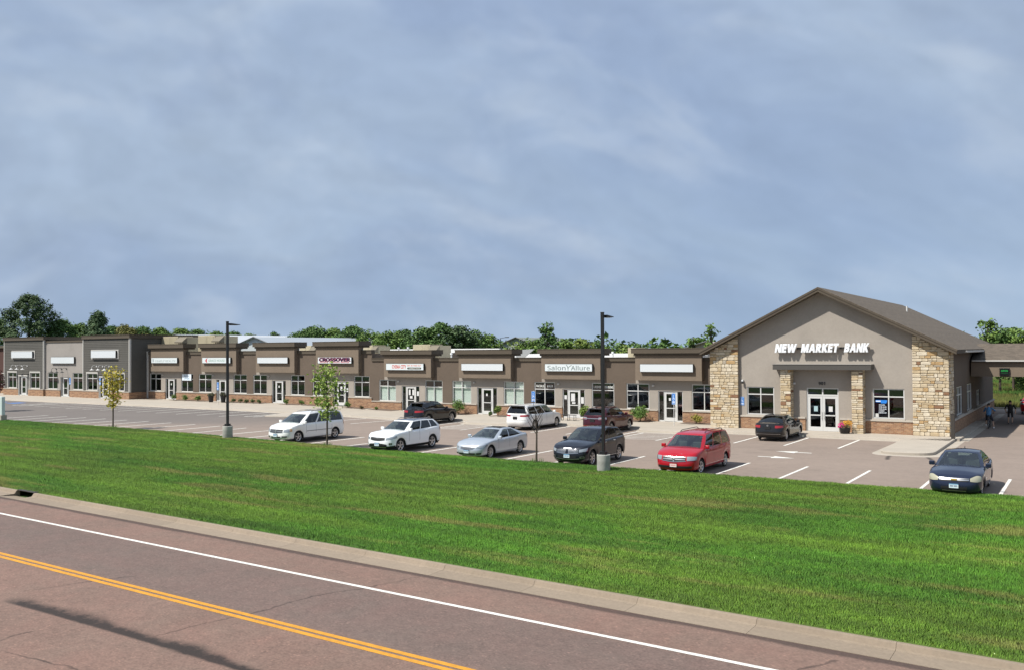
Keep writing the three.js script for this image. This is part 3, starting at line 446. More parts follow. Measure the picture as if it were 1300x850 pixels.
  for (const [x0, x1, y0, y1] of [holes[0], holes[1], holes[3], holes[4]]) makeWindow(strip, 'z', x0 + 0.11, x1 - 0.11, y0 + 0.02, y1 - 0.16, TZ, { surround: true });
  for (const m of mw) makeWindow(strip, 'z', m[0], m[1], 1.33, 3.27, MZ, {});
  makeDoor(strip, -112.0 + 0.1, -109.75 - 0.1, TF, 2.8, TZ, { glass: MAT.glass, pane: MAT.glass }); makeDoor(strip, -103.21, -101.25, TF, 2.77, MZ, { glass: MAT.glass, pane: MAT.glass, sl: 0.42 }); makeDoor(strip, -95.06 + 0.1, -92.75 - 0.1, TF, 2.8, TZ, { glass: MAT.glass, pane: MAT.glass });
  for (const [a, b] of [doorsT[0], doorsT[2]]) part('door_surround', [bx(a, a + 0.1, TF, 2.8, TZ - 0.1, TZ + 0.04), bx(b - 0.1, b, TF, 2.8, TZ - 0.1, TZ + 0.04), bx(a, b, 2.8, 2.95, TZ - 0.1, TZ + 0.045)], MAT.trim, strip);
  part('room_wall', [bx(-115.2, -89.6, 0.44, 3.7, -67.2, -67), bx(-106.5, -106.4, 0.44, 3.7, -67, -60.7), bx(-98.3, -98.2, 0.44, 3.7, -67, -60.7), bx(-115.2, -115.1, 0.44, 3.7, -67, -60.5), bx(-89.75, -89.65, 0.44, 3.7, -67, -60.5)], MAT.room, strip); part('room_floor', bx(-115.2, -89.6, 0.2, 0.439, -67, -60.4), MAT.roomfloor, strip); part('room_ceiling', bx(-115.2, -89.6, 3.7, 3.8, -67.2, -60.5), MAT.ceiling, strip);
  part('roof', [bx(-115.2, -89.6, 6.2, 6.4, TZ - 9, TZ - 0.5)], MAT.membrane, strip);
  part('rear_parapet', [bx(-115.2, -89.6, 0.3, 7.40, TZ - 12.3, TZ - 12)], MAT.membrane, strip);
}
// sign cabinets
// letters fitted to a box x0..x1, with cap height h about the line y
function fit(x, str, x0, x1, y, h, col, wt = 0, fam = 'sans-serif') { x.save(); x.font = '100px ' + fam; const w = x.measureText(str).width; x.translate(x0, y); x.scale((x1 - x0) / w, h / 72); x.fillStyle = col; x.textAlign = 'left'; x.textBaseline = 'alphabetic'; x.fillText(str, 0, 0); if (wt) { x.strokeStyle = col; x.lineWidth = wt; x.strokeText(str, 0, 0); } x.restore(); }
function cabinet(label, x0, x1, y0, y1, z, draw, group, board) {
  const t = thing('shop_sign', label, 'sign', [(x0 + x1) / 2, y0, z], group), d = 0.19;
  if (board) part('backboard', bx(x0 - 0.25, x1 + 0.22, y0 - 0.12, y1 + 0.12, z, z + 0.05), MAT.trim, t);
  const zb = board ? z + 0.05 : z;
  part('cabinet', rbx(x0, x1, y0, y1, zb, zb + d, 0.015), MAT.darkmetal, t);
  let mat = MAT.signface; const w = x1 - x0 - 0.06, h = y1 - y0 - 0.05;
  if (draw) mat = new THREE.MeshPhysicalMaterial({ map: decal(1024, 160, (x, W, H) => { x.fillStyle = '#cfd6d8'; x.fillRect(0, 0, W, H); draw(x, W, H); }), roughness: 0.35, clearcoat: 0.5 });
  const f = panelUV(w, h); f.translate((x0 + x1) / 2, (y0 + y1) / 2, zb + d + 0.004); part('face', f, mat, t, true); return t;
}
const sg = (i, draw, label, group) => { const u = UNITS[i], y = u.hi ? [4.40, 5.0] : [3.83, 4.43]; return cabinet(label, u.sign[0], u.sign[1], y[0], y[1], BZ, draw, group); };
sg(0, null, 'blank white sign cabinet on the shopfront fascia next to the bank');
sg(1, (x, W, H) => { fit(x, 'Salon', 48, 470, 138, 100, '#5d6b69', 1); fit(x, 'Allure', 575, 985, 138, 100, '#5d6b69', 1); x.strokeStyle = '#4d5f58'; x.lineWidth = 12; x.beginPath(); x.moveTo(470, 14); x.quadraticCurveTo(515, 60, 512, 146); x.moveTo(590, 22); x.quadraticCurveTo(525, 55, 512, 100); x.stroke(); }, 'white sign cabinet lettered Salon Allure in thin grey letters');
sg(2, null, 'blank white sign cabinet between the salon and Chinese restaurant signs');
sg(3, (x, W, H) => { fit(x, 'CHINA CITY', 165, 555, 118, 84, '#b8402f', 7); fit(x, 'EAT IN TAKE OUT', 590, 965, 66, 40, '#c06a58', 5); x.fillStyle = '#3a3d38'; x.beginPath(); x.moveTo(605, 92); x.lineTo(950, 92); x.quadraticCurveTo(985, 116, 950, 142); x.lineTo(605, 142); x.quadraticCurveTo(570, 116, 605, 92); x.fill(); fit(x, 'CHINESE FOOD', 625, 935, 130, 26, '#c9c9c2', 4); }, 'white sign cabinet with red CHINA CITY lettering');
sg(4, (x, W, H) => { fit(x, 'CROSSOVER', 40, 984, 100, 82, '#a83048', 22); fit(x, 'CROSSOVER', 40, 984, 100, 82, '#191638', 13); fit(x, 'SPORTS TRAINING CENTER', 60, 964, 146, 28, '#a3243a', 8); }, 'white sign cabinet with dark CROSSOVER lettering');
sg(5, null, 'blank white sign cabinet left of the CROSSOVER sign', );
sg(6, (x, W, H) => { x.fillStyle = '#b5323a'; x.beginPath(); x.moveTo(205, 2); x.quadraticCurveTo(30, 80, 190, 158); x.quadraticCurveTo(140, 80, 205, 2); x.fill(); fit(x, 'GRACE HOUSE', 225, 830, 116, 66, '#86a094', 5); }, 'white sign cabinet with a red curved flame mark');
sg(7, (x, W, H) => { fit(x, 'B', 40, 110, 120, 84, '#7f8a88', 4, 'serif'); fit(x, 'FAMILY HEALTH', 160, 970, 128, 62, '#8d9896', 3, 'serif'); }, 'white sign cabinet with small faint grey lettering beside the dark siding return');
cabinet('white sign on a pale backboard on dark siding bay, outer end of strip', -113.3, -108.5, 5.02, 5.82, -60.22, null, null, true);
cabinet('white sign cabinet on the pale stucco bay between two dark siding bays', -104.95, -100.1, 4.36, 5.13, -60.45, null);
cabinet('white sign on a pale backboard on dark siding bay next to brown shopfronts', -96.3, -91.55, 5.0, 5.82, -60.22, null, null, true);
// gooseneck lamps over the clad bays
function gooseneck(x, y, z, mat, label, group) {
  const t = thing('gooseneck_lamp', label, 'wall lamp', [x, y, z], group);
  const c = new THREE.CatmullRomCurve3([V3(x, y, z), V3(x - 0.05, y + 0.12, z + 0.25), V3(x - 0.08, y + 0.02, z + 0.5), V3(x - 0.08, y - 0.22, z + 0.55)]);
  part('arm', new THREE.TubeGeometry(c, 10, 0.022, 6), mat, t); part('wall_plate', rod(V3(x, y, z), V3(x, y, z + 0.03), 0.09, 0.09, 12), mat, t);
  part('shade', new THREE.LatheGeometry([[0.03, 0.16], [0.05, 0.12], [0.10, 0.06], [0.24, 0.0], [0.25, -0.02], [0.22, -0.005], [0.09, 0.045]].map(p => new THREE.Vector2(...p)), 16).translate(x - 0.08, y - 0.40, z + 0.55), mat, t);
}
for (const x of [-112.6, -111.3, -110.0]) gooseneck(x, 4.05, -60.2, MAT.white, 'small white gooseneck lamp over the door of the outermost dark siding bay', 'white lamps on the outermost bay');
for (const x of [-104.1, -103.0, -101.9]) gooseneck(x, 3.72, -60.45, MAT.black, 'small black gooseneck lamp on the pale stucco bay', 'black lamps on the stucco bay');
for (const x of [-95.5, -94.3, -93.1]) gooseneck(x, 4.05, -60.2, MAT.white, 'small white gooseneck lamp on the dark siding bay next to the brown shops', 'white lamps on the inner siding bay');
// rooftop units, placed on the roof 8 m behind the front
function rtu(px0, px1, py, label, hi, z = -70) {
  const a = onZ(px0, py, z), b = onZ(px1, py, z), base = hi ? 4.95 : 4.25, x0 = a.x, x1 = b.x, y1 = a.y, w = x1 - x0;
  const t = thing('rooftop_unit', label, 'air conditioner', [(x0 + x1) / 2, base, z - 1]);
  part('cabinet', rbx(x0, x0 + w * 0.68, base + 0.3, y1, z - 2.0, z, 0.03), MAT.tan, t);
  part('fan_section', rbx(x0 + w * 0.68, x1, base + 0.3, y1 - 0.12, z - 2.0, z - 0.1, 0.03), MAT.tan, t);
  part('intake_hood', (() => { const g = bx(x0 + w * 0.70, x1 + 0.05, y1 - 0.75, y1 - 0.1, z - 0.1, z + 0.55), p = g.attributes.position; for (let i = 0; i < p.count; i++) if (p.getZ(i) > z + 0.5 && p.getY(i) > y1 - 0.2) p.setY(i, y1 - 0.6); g.computeVertexNormals(); return g; })(), MAT.tandark, t);
  part('curb', bx(x0 + 0.1, x1 - 0.1, base - 0.01, base + 0.3, z - 1.9, z - 0.15), MAT.tandark, t);
  part('panel', [bx(x0 + w * 0.1, x0 + w * 0.36, base + 0.4, y1 - 0.1, z, z + 0.015), bx(x0 + w * 0.40, x0 + w * 0.62, base + 0.4, y1 - 0.1, z, z + 0.015)], MAT.tan, t);
}
rtu(204, 236, 427.3, 'tan rooftop air conditioner beside the tall siding bay', 1, -64.3); rtu(251, 283, 425.8, 'tan rooftop air conditioner above the flame sign', 1, -64.3); rtu(380, 402, 438.5, 'low tan rooftop unit left of the CROSSOVER parapet', 1); rtu(461, 479, 438.0, 'low tan rooftop unit right of the CROSSOVER parapet', 1); rtu(524, 557, 437.2, 'tan rooftop air conditioner above the CHINA CITY sign', 0); rtu(797, 812, 441.3, 'tan rooftop unit behind the parapet nearest the bank', 0);
for (const [px, py, l, h] of [[506, 440.5, 'small white roof vent cap left of two above CHINA CITY', 0], [518, 440, 'small white roof vent cap beside the air conditioner above CHINA CITY', 0], [573, 447.5, 'thin white roof vent pipe over the low parapet', 0], [778, 446, 'white roof vent pipe by the light pole parapet', 0]]) { const p = onZ(px, py, -68); const t = thing('roof_vent', l, 'vent', [p.x, 4.25, -68]); part('pipe', cyl(p.x, 4.24, p.y - 0.1, -68, 0.07, 10), MAT.white, t); part('cap', cyl(p.x, p.y - 0.16, p.y, -68, 0.13, 12, 0.1), MAT.white, t); }
{ const z = -66.5, a = onZ(658, 444, z), b = onZ(675, 443.3, z), t = thing('roof_hatch', 'open grey roof hatch lid tilted over the low parapet', 'roof hatch', [a.x, 4.25, z]); part('hatch_box', bx(a.x - 0.5, a.x + 0.5, 4.24, 4.85, z - 1, z), MAT.alu, t); const g = new THREE.ExtrudeGeometry(new THREE.Shape([[a.x - 0.5, 4.86], [a.x - 0.5, 5.55], [b.x, 5.62], [a.x + 0.35, 4.86]].map(p => new THREE.Vector2(...p))), { depth: 0.08, bevelEnabled: false }); g.translate(0, 0, z - 0.5); part('lid', g, M(0.36, 0.37, 0.37, 0.6), t); }

// ---------------------------------------------------------------- the bank
const bank = thing('bank_building', 'taupe stucco bank with stone corner columns, wide gable and shingled roof', 'building', [-14.9, 0.15, -74]);
const BKZ = -59.8, RX = -14.9, RY = 9.40, SL = 0.5, RF = -59.1, RB = -89.3, HALF = 8.0;
{
  const rl = x => RY - 0.28 - SL * Math.abs(x - RX);
  const sh = new THREE.Shape([[-22.3, 0.0], [-7.5, 0.0], [-7.5, rl(-7.5)], [RX, rl(RX)], [-22.3, rl(-22.3)]].map(p => new THREE.Vector2(...p)));
  for (const [a, b, c, d] of [[-19.84, -18.0, 1.10, 2.96], [-11.79, -9.93, 1.10, 2.96], [-15.87, -13.86, 0.15, 2.95]]) { const h = new THREE.Path(); h.moveTo(a, c); h.lineTo(b, c); h.lineTo(b, d); h.lineTo(a, d); h.closePath(); sh.holes.push(h); }
  part('gable_wall', new THREE.ExtrudeGeometry(sh, { depth: 0.3, bevelEnabled: false }).translate(0, 0, BKZ - 0.3), MAT.taupe, bank);
  // right side wall with openings, seen along the drive
  const s2 = new THREE.Shape([[60.1, 0], [88.2, 0], [88.2, 5.2], [60.1, 5.2]].map(p => new THREE.Vector2(...p))), so = [[63.9, 66.9, 1.1, 2.95], [69.4, 72.4, 1.1, 2.95], [75.4, 77.6, 1.15, 2.3]];
  for (const [a, b, c, d] of so) { const h = new THREE.Path(); h.moveTo(a, c); h.lineTo(b, c); h.lineTo(b, d); h.lineTo(a, d); h.closePath(); s2.holes.push(h); }
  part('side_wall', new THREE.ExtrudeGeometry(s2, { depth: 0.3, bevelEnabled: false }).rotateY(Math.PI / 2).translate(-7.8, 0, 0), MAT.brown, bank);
  part('side_wall', [bx(-22.3, -22.0, 0, 5.2, -88.2, -60.1), bx(-22.0, -7.8, 0, 5.2, -88.2, -87.9)], MAT.taupe, bank);
  makeWindow(bank, 'x', -66.9, -63.9, 1.1, 2.95, -7.5, {}); makeWindow(bank, 'x', -72.4, -69.4, 1.1, 2.95, -7.5, {}); makeWindow(bank, 'x', -77.6, -75.4, 1.15, 2.3, -7.5, { glass: MAT.glassGreen });
  for (const g of [bx(-20.3, -15.95, 0.0, 0.93, BKZ - 0.02, BKZ + 0.07), bx(-13.78, -9.45, 0.0, 0.93, BKZ - 0.02, BKZ + 0.07), bx(-7.52, -7.42, 0, 0.93, -88.2, -61.7)]) part('brick_base', g, MAT.brick, bank);
  part('sill_course', [bx(-20.3, -15.95, 0.93, 1.03, BKZ - 0.02, BKZ + 0.11), bx(-13.78, -9.45, 0.93, 1.03, BKZ - 0.02, BKZ + 0.11), bx(-7.52, -7.38, 0.93, 1.03, -88.2, -61.7)], MAT.sill, bank);
  const poster = new THREE.MeshPhysicalMaterial({ map: decal(256, 384, (x, W, H) => { x.fillStyle = '#0b0e14'; x.fillRect(0, 0, W, H); x.fillStyle = '#2f7fd6'; x.fillRect(20, 40, 216, 44); x.fillRect(120, 84, 100, 22); x.fillStyle = '#dfe6ee'; x.fillRect(24, 52, 90, 22); x.font = 'bold 34px sans-serif'; x.textAlign = 'center'; x.fillText('HOURS', 138, 150); x.fillText('9:00-5:00', 150, 190); x.fillText('9:00-6:00', 150, 230); x.fillText('LOBBY', 130, 268); x.fillText('DRIVE UP', 148, 306); x.fillStyle = '#c8c8c4'; x.fillRect(14, 310, 60, 70); }), roughness: 0.05, ior: 1.7 });
  makeWindow(bank, 'z', -19.84, -18.0, 1.10, 2.96, BKZ, { split: 0.73 });
  { const w = makeWindow(bank, 'z', -11.79, -9.93, 1.10, 2.96, BKZ, { split: 0.73 }); const p = panelUV(0.80, 1.20); p.translate(-11.295, 1.77, BKZ - 0.098); part('poster', p, poster, w, true); }
  { // double entrance door
    const d = sub('door', bank), x0 = -15.87, x1 = -13.86, y0 = 0.15, y1 = 2.95, z0 = BKZ - 0.14, z1 = BKZ - 0.05, f = 0.07, xm = (x0 + x1) / 2, tr = 2.42;
    part('frame', [bx(x0, x0 + f, y0, y1, z0, z1), bx(x1 - f, x1, y0, y1, z0, z1), bx(x0 + f, x1 - f, y1 - f, y1, z0, z1), bx(x0 + f, x1 - f, tr, tr + 0.10, z0, z1), bx(xm - 0.04, xm + 0.04, tr + 0.10, y1 - f, z0, z1 - 0.005)], MAT.alu, d);
    part('transom_pane', bx(x0 + f, xm - 0.04, tr + 0.10, y1 - f, z0, z0 + 0.02), MAT.glass, d); part('transom_pane', bx(xm + 0.04, x1 - f, tr + 0.10, y1 - f, z0, z0 + 0.02), MAT.glass, d);
    for (const [a, b, n] of [[x0 + f + 0.006, xm - 0.006, 0], [xm + 0.006, x1 - f - 0.006, 1]]) {
      part('leaf', [bx(a, a + 0.14, y0 + 0.01, tr, z0 + 0.01, z1 - 0.01), bx(b - 0.14, b, y0 + 0.01, tr, z0 + 0.01, z1 - 0.01), bx(a + 0.14, b - 0.14, y0 + 0.01, y0 + 0.28, z0 + 0.01, z1 - 0.012), bx(a + 0.14, b - 0.14, tr - 0.16, tr, z0 + 0.01, z1 - 0.012), bx(a + 0.14, b - 0.14, 1.14, 1.21, z0 + 0.01, z1 + 0.01)], MAT.alu, d);
      part('pane', bx(a + 0.14, b - 0.14, y0 + 0.28, tr - 0.16, z0 + 0.015, z0 + 0.035), MAT.glass, d);
      part('notice', bx(a + 0.36, a + 0.60, 1.42, 1.76, z0 + 0.036, z0 + 0.042), n ? MAT.white : M(0.45, 0.62, 0.65, 0.6), d);
      const hx = n ? a + 0.07 : b - 0.07; part('handle', [rod(V3(hx, 0.95, z1 + 0.06), V3(hx, 1.45, z1 + 0.06), 0.016), rod(V3(hx, 1.0, z1 - 0.01), V3(hx, 1.0, z1 + 0.06), 0.01), rod(V3(hx, 1.4, z1 - 0.01), V3(hx, 1.4, z1 + 0.06), 0.01)], MAT.alu, d);
    }
  }
  part('room_wall', [bx(-22, -7.85, 0.15, 3.4, -80.2, -80), bx(-22.0, -21.9, 0.15, 3.4, -80, -60.1), bx(-16.6, -16.5, 0.15, 3.4, -66, -60.15), bx(-13.2, -13.1, 0.15, 3.4, -66, -60.15)], MAT.room, bank); part('room_floor', bx(-22, -7.85, 0.0, 0.149, -80, -60.1), MAT.roomfloor, bank); part('room_ceiling', bx(-22, -7.81, 3.4, 3.5, -80.2, -60.1), MAT.ceiling, bank); part('counter', bx(-18, -11, 0.15, 1.25, -68.6, -68), MAT.roomfloor, bank);
  // roof
  const T = 0.06, slab = s => { const g = new THREE.BufferGeometry(), e = RX + s * (HALF + 0.05), ye = RY - SL * (HALF + 0.05); const q = [[RX, RY, RF + 0.06], [e, ye, RF + 0.06], [e, ye, RB], [RX, RY, RB]], lo = q.map(([x, y, z]) => [x, y - T, z]); const P = [...q, ...lo].flat(), id = s > 0 ? [0, 1, 2, 0, 2, 3, 4, 6, 5, 4, 7, 6, 0, 5, 1, 0, 4, 5, 1, 5, 6, 1, 6, 2, 2, 6, 7, 2, 7, 3] : [0, 2, 1, 0, 3, 2, 4, 5, 6, 4, 6, 7, 0, 1, 5, 0, 5, 4, 1, 6, 5, 1, 2, 6, 2, 7, 6, 2, 3, 7]; g.setAttribute('position', new THREE.Float32BufferAttribute(P, 3)); g.setIndex(id); const h = g.toNonIndexed(); h.computeVertexNormals(); const uv = []; const a = h.attributes.position; for (let i = 0; i < a.count; i++) uv.push(a.getZ(i), Math.abs(a.getX(i) - RX) * 1.118); h.setAttribute('uv', new THREE.Float32BufferAttribute(uv, 2)); return h; };
  const roof = part('roof', slab(1), MAT.shingle, bank, true); part('roof', slab(-1), MAT.shingle, bank, true);
  const rake = (z0, z1, d0, d1, hf) => [1, -1].map(s => { const p = [[RX, RY - T - d0], [RX + s * hf, RY - T - d0 - SL * hf], [RX + s * hf, RY - T - d1 - SL * hf], [RX, RY - T - d1]]; if (s > 0) p.reverse(); return new THREE.ExtrudeGeometry(new THREE.Shape(p.map(q => new THREE.Vector2(...q))), { depth: z1 - z0, bevelEnabled: false }).translate(0, 0, z0); });
  part('rake_board', rake(RF, RF + 0.05, 0.002, 0.25, HALF), MAT.cap, bank);
  part('rake_trim', rake(RF + 0.05, RF + 0.075, 0.004, 0.09, HALF + 0.02), MAT.cap, bank);
  part('soffit', rake(RB + 0.02, RF - 0.003, 0.19, 0.215, HALF - 0.02), MAT.cap, bank);
  part('eave_board', [bx(RX + HALF - 0.03, RX + HALF + 0.02, RY - SL * HALF - 0.26, RY - SL * HALF - 0.07, RB, RF - 0.01), bx(RX - HALF - 0.02, RX - HALF + 0.03, RY - SL * HALF - 0.26, RY - SL * HALF - 0.07, RB, RF - 0.01)], MAT.cap, bank);
  part('gutter', [bx(RX + HALF + 0.02, RX + HALF + 0.13, RY - SL * HALF - 0.22, RY - SL * HALF - 0.10, -76, -63)], MAT.trim, bank);
  part('roof_pipe', cyl(-13.0, RY - SL * 1.9 - 0.1, RY - SL * 1.9 + 0.45, -80, 0.06, 10), MAT.white, bank);
  part('gutter_end', [bx(-22.78, -22.42, 4.93, 5.06, -59.6, -59.35), bx(-22.46, -22.36, 4.98, 5.16, -59.62, -59.45)], MAT.white, bank);
  // entrance canopy
  const can = part('entrance_canopy', [bx(-17.83, -11.71, 4.13, 4.47, BKZ, -58.98)], M(0.085, 0.078, 0.07, 0.6), bank); part('canopy_cap', bx(-17.86, -11.68, 4.47, 4.50, BKZ, -58.95), M(0.38, 0.36, 0.33, 0.6), bank);
  part('wall_lamp', [rbx(-16.0 - 0.7, -16.55, 3.16, 3.28, BKZ, BKZ + 0.14, 0.02)], MAT.white, bank);
  { const cam = sub('security_camera', bank); part('mount', rbx(-20.16, -20.04, 3.28, 3.42, BKZ, BKZ + 0.2, 0.02), MAT.white, cam); part('dome', new THREE.SphereGeometry(0.085, 14, 10).translate(-20.1, 3.24, BKZ + 0.17), MAT.black, cam); }
  // stone columns: every stone a piece of its own on a mortar core
  const stoneGeo = (() => { const out = []; const r = rng(21); for (let k = 0; k < 4; k++) { const g = new RoundedBoxGeometry(1, 1, 1, 1, 0.16).toNonIndexed(); let h = mergeVertices(g); h.deleteAttribute('normal'); h.deleteAttribute('uv'); h = mergeVertices(h); const p = h.attributes.position; for (let i = 0; i < p.count; i++) p.setXYZ(i, p.getX(i) * (0.97 + 0.05 * r()), p.getY(i) * (0.94 + 0.08 * r()), p.getZ(i) * (0.8 + 0.3 * r())); const n = h.toNonIndexed(); n.computeVertexNormals(); out.push(metric(n)); } return out; })();
  const tones = [[0.64, 0.525, 0.355], [0.70, 0.59, 0.425], [0.60, 0.47, 0.295], [0.76, 0.665, 0.51], [0.68, 0.58, 0.43], [0.54, 0.36, 0.175], [0.29, 0.155, 0.085], [0.50, 0.43, 0.33]].map(c => new THREE.MeshStandardMaterial({ map: tex(64, 1, (u, v) => shade(c, 0.72 + 0.5 * fbmp(u * 6, v * 6, 6, 4)), {}), roughness: 0.9 }));
  const rs = rng(99), mortar = M(0.40, 0.33, 0.235, 0.95);
  function stones(parent, axis, a0, a1, y0, yTop, plane, out = 1) {
    for (let y = y0; y < Math.max(yTop(a0), yTop(a1));) {
      const h = [0.12, 0.16, 0.20, 0.25][Math.floor(rs() * 4)]; let a = a0;
      while (a < a1 - 0.02) {
        let w = 0.17 + 0.36 * rs() * (0.5 + rs()); if (a1 - a - w < 0.15) w = a1 - a;
        const split = h > 0.19 && w < 0.45 && rs() < 0.3;
        for (const [yy, hh] of split ? [[y, h * 0.5], [y + h * 0.5, h * 0.5]] : [[y, h]]) {
          if (yy + hh * 0.5 > Math.min(yTop(a), yTop(a + w))) continue;
          const m = new THREE.Mesh(stoneGeo[Math.floor(rs() * 4)], tones[rs() < 0.86 ? Math.floor(rs() * 5) : rs() < 0.65 ? 5 : rs() < 0.7 ? 6 : 7]); m.name = 'stone'; const dp = 0.07 + 0.04 * rs(), o = ORG.get(parent);
          const c = a + w / 2 - (axis === 'z' ? o[0] : o[2]), cy = yy + hh / 2 - o[1], d = plane - (axis === 'z' ? o[2] : o[0]);
          if (axis === 'z') { m.position.set(c, cy, d); m.scale.set(w - 0.022, hh - 0.022, dp); } else { m.position.set(d, cy, c); m.scale.set(dp, hh - 0.022, w - 0.022); }
          m.castShadow = m.receiveShadow = true; parent.add(m);
        }
        a += w;
      }
      y += h;
    }
  }
  const colm = (name, x0, x1, zf, zb, top, sides) => { const core = part(name, [new THREE.ExtrudeGeometry(new THREE.Shape([[x0 + 0.03, 0], [x1 - 0.03, 0], [x1 - 0.03, top(x1)], [x0 + 0.03, top(x0)]].map(p => new THREE.Vector2(...p))), { depth: zf - zb - 0.03, bevelEnabled: false }).translate(0, 0, zb)], mortar, bank); stones(core, 'z', x0, x1, 0.14, top, zf - 0.03); for (const s of sides) { const xs = s > 0 ? x1 - 0.03 : x0 + 0.03, ret = part('stone_return', bx(xs - s * 0.02, xs + s * 0.004, 0.01, Math.min(top(x0), top(x1)) - 0.02, zb + 0.01, zf - 0.06), mortar, bank); stones(ret, 'x', zb, zf - 0.05, 0.14, () => Math.min(top(x0), top(x1)), xs); } };
  const tp = x => RY - 0.32 - SL * Math.abs(x - RX);
  colm('stone_column', -22.36, -20.36, -59.55, -59.85, tp, [-1]); colm('stone_column', -9.43, -7.38, -59.55, -61.6, tp, [1]);
  colm('stone_pier', -17.41, -16.73, -59.2, -59.85, () => 4.12, [1, -1]); colm('stone_pier', -12.93, -12.24, -59.2, -59.85, () => 4.12, [1, -1]);
  // drive-through canopy
  const fc = MAT.fascia;
  part('drive_canopy', [bx(-7.4, 5.2, 3.45, 4.42, -71.5, -71.1), bx(-7.4, 5.2, 3.45, 4.42, -80, -79.6), bx(4.8, 5.2, 3.45, 4.42, -79.6, -71.5), bx(-7.4, 4.8, 3.6, 3.72, -79.6, -71.5)], MAT.fascia, bank);
  part('canopy_trim', [bx(-7.4, 5.3, 4.42, 4.50, -80.1, -71.0)], MAT.cap, bank); part('canopy_gutter', [bx(-7.3, 5.4, 4.50, 4.60, -71.0, -70.86)], MAT.trim, bank);
  { const g = new THREE.BufferGeometry(); g.setAttribute('position', new THREE.Float32BufferAttribute([-7.4, 4.52, -70.9, 5.5, 4.52, -70.9, 1.0, 5.75, -75.5, -7.4, 5.75, -75.5, 5.5, 4.52, -80.2, -7.4, 4.52, -80.2], 3)); g.setIndex([0, 1, 2, 0, 2, 3, 1, 4, 2, 4, 5, 3, 4, 3, 2]); const h = g.toNonIndexed(); h.computeVertexNormals(); part('canopy_roof', h, MAT.shingle, bank); }
  part('canopy_post', [bx(4.0, 4.7, 0, 3.45, -72.3, -71.6), bx(4.0, 4.7, 0, 3.45, -79.4, -78.7)], MAT.fascia, bank);
}
// raised letters
const font = await new FontLoader().loadAsync('fonts/droid/droid_sans_bold.typeface.json');
{
  const t = thing('bank_sign', 'raised white italic letters NEW MARKET BANK on the gable', 'sign', [-14.9, 5.23, BKZ]);
  const face = new THREE.MeshPhysicalMaterial({ color: C(0.80, 0.82, 0.84), roughness: 0.35, clearcoat: 0.4 }), edge = M(0.09, 0.10, 0.12, 0.5);
  const words = [['NEW', -17.83, -16.35], ['MARKET', -16.12, -13.70], ['BANK', -13.42, -11.86]];
  for (const [w, a, b] of words) {
    let x = 0; const gs = []; for (const ch of w) { const g = new TextGeometry(ch, { font, size: 0.57 / 0.72 * 0.72, depth: 0.12, bevelEnabled: true, bevelSize: 0.032, bevelThickness: 0.01, bevelSegments: 1, curveSegments: 4 }); g.computeBoundingBox(); const bb = g.boundingBox; g.translate(x - bb.min.x, -Math.max(0, 0) - bb.min.y, 0); gs.push(g); x += bb.max.x - bb.min.x + 0.035; }
    const H = 0.57, sc = (b - a - 0.10) / (x - 0.035);
    for (const g of gs) { g.computeBoundingBox(); const hh = g.boundingBox.max.y; g.scale(sc, H / hh, 1); const p = g.attributes.position; for (let i = 0; i < p.count; i++) p.setX(i, p.getX(i) + p.getY(i) * 0.17); g.translate(a, 5.23, BKZ + 0.22); part('letter', g, face, t); }
    part('raceway', bx(a + 0.05, b - 0.08, 5.44, 5.58, BKZ, BKZ + 0.215), MAT.taupe, t);
  }
  part('raceway', [bx(-16.40, -16.1, 5.45, 5.57, BKZ, BKZ + 0.14), bx(-13.72, -13.4, 5.45, 5.57, BKZ, BKZ + 0.14)], MAT.darkmetal, t);
  const n = new TextGeometry('901', { font, size: 0.2, depth: 0.03, curveSegments: 3 }); n.translate(-15.1, 3.14, BKZ); single('house_number', 'small dark house number above the bank doors', 'number', n, MAT.black, [-14.9, 3.14, BKZ]);
}
{ // lit drive-up sign
  const t = thing('open_sign', 'small black box sign with green letters on the drive-through beam', 'sign', [-5.3, 3.52, -71.1]);
  part('box', rbx(-5.62, -5.0, 3.52, 4.05, -71.1, -70.98, 0.02), MAT.black, t);
  const tm = decal(256, 192, (x, W, H) => { x.fillStyle = '#000'; x.fillRect(0, 0, W, H); x.fillStyle = '#35e06a'; x.font = 'bold 76px sans-serif'; x.textAlign = 'center'; x.fillText('OPEN', W / 2, 92, 230); x.fillStyle = '#0d5a2a'; x.fillRect(30, 130, 196, 20); });
  const p = panelUV(0.54, 0.45); p.translate(-5.31, 3.785, -70.974); part('screen', p, new THREE.MeshStandardMaterial({ color: 0x000000, emissive: 0xffffff, emissiveMap: tm, emissiveIntensity: 0.45, roughness: 0.4 }), t, true);
  RectAreaLightUniformsLib.init(); const L = new THREE.RectAreaLight(0x35e06a, 0.25, 0.5, 0.3); L.position.set(-5.31, 3.8, -70.95); L.lookAt(-5.31, 3.8, -60); scene.add(L);
}
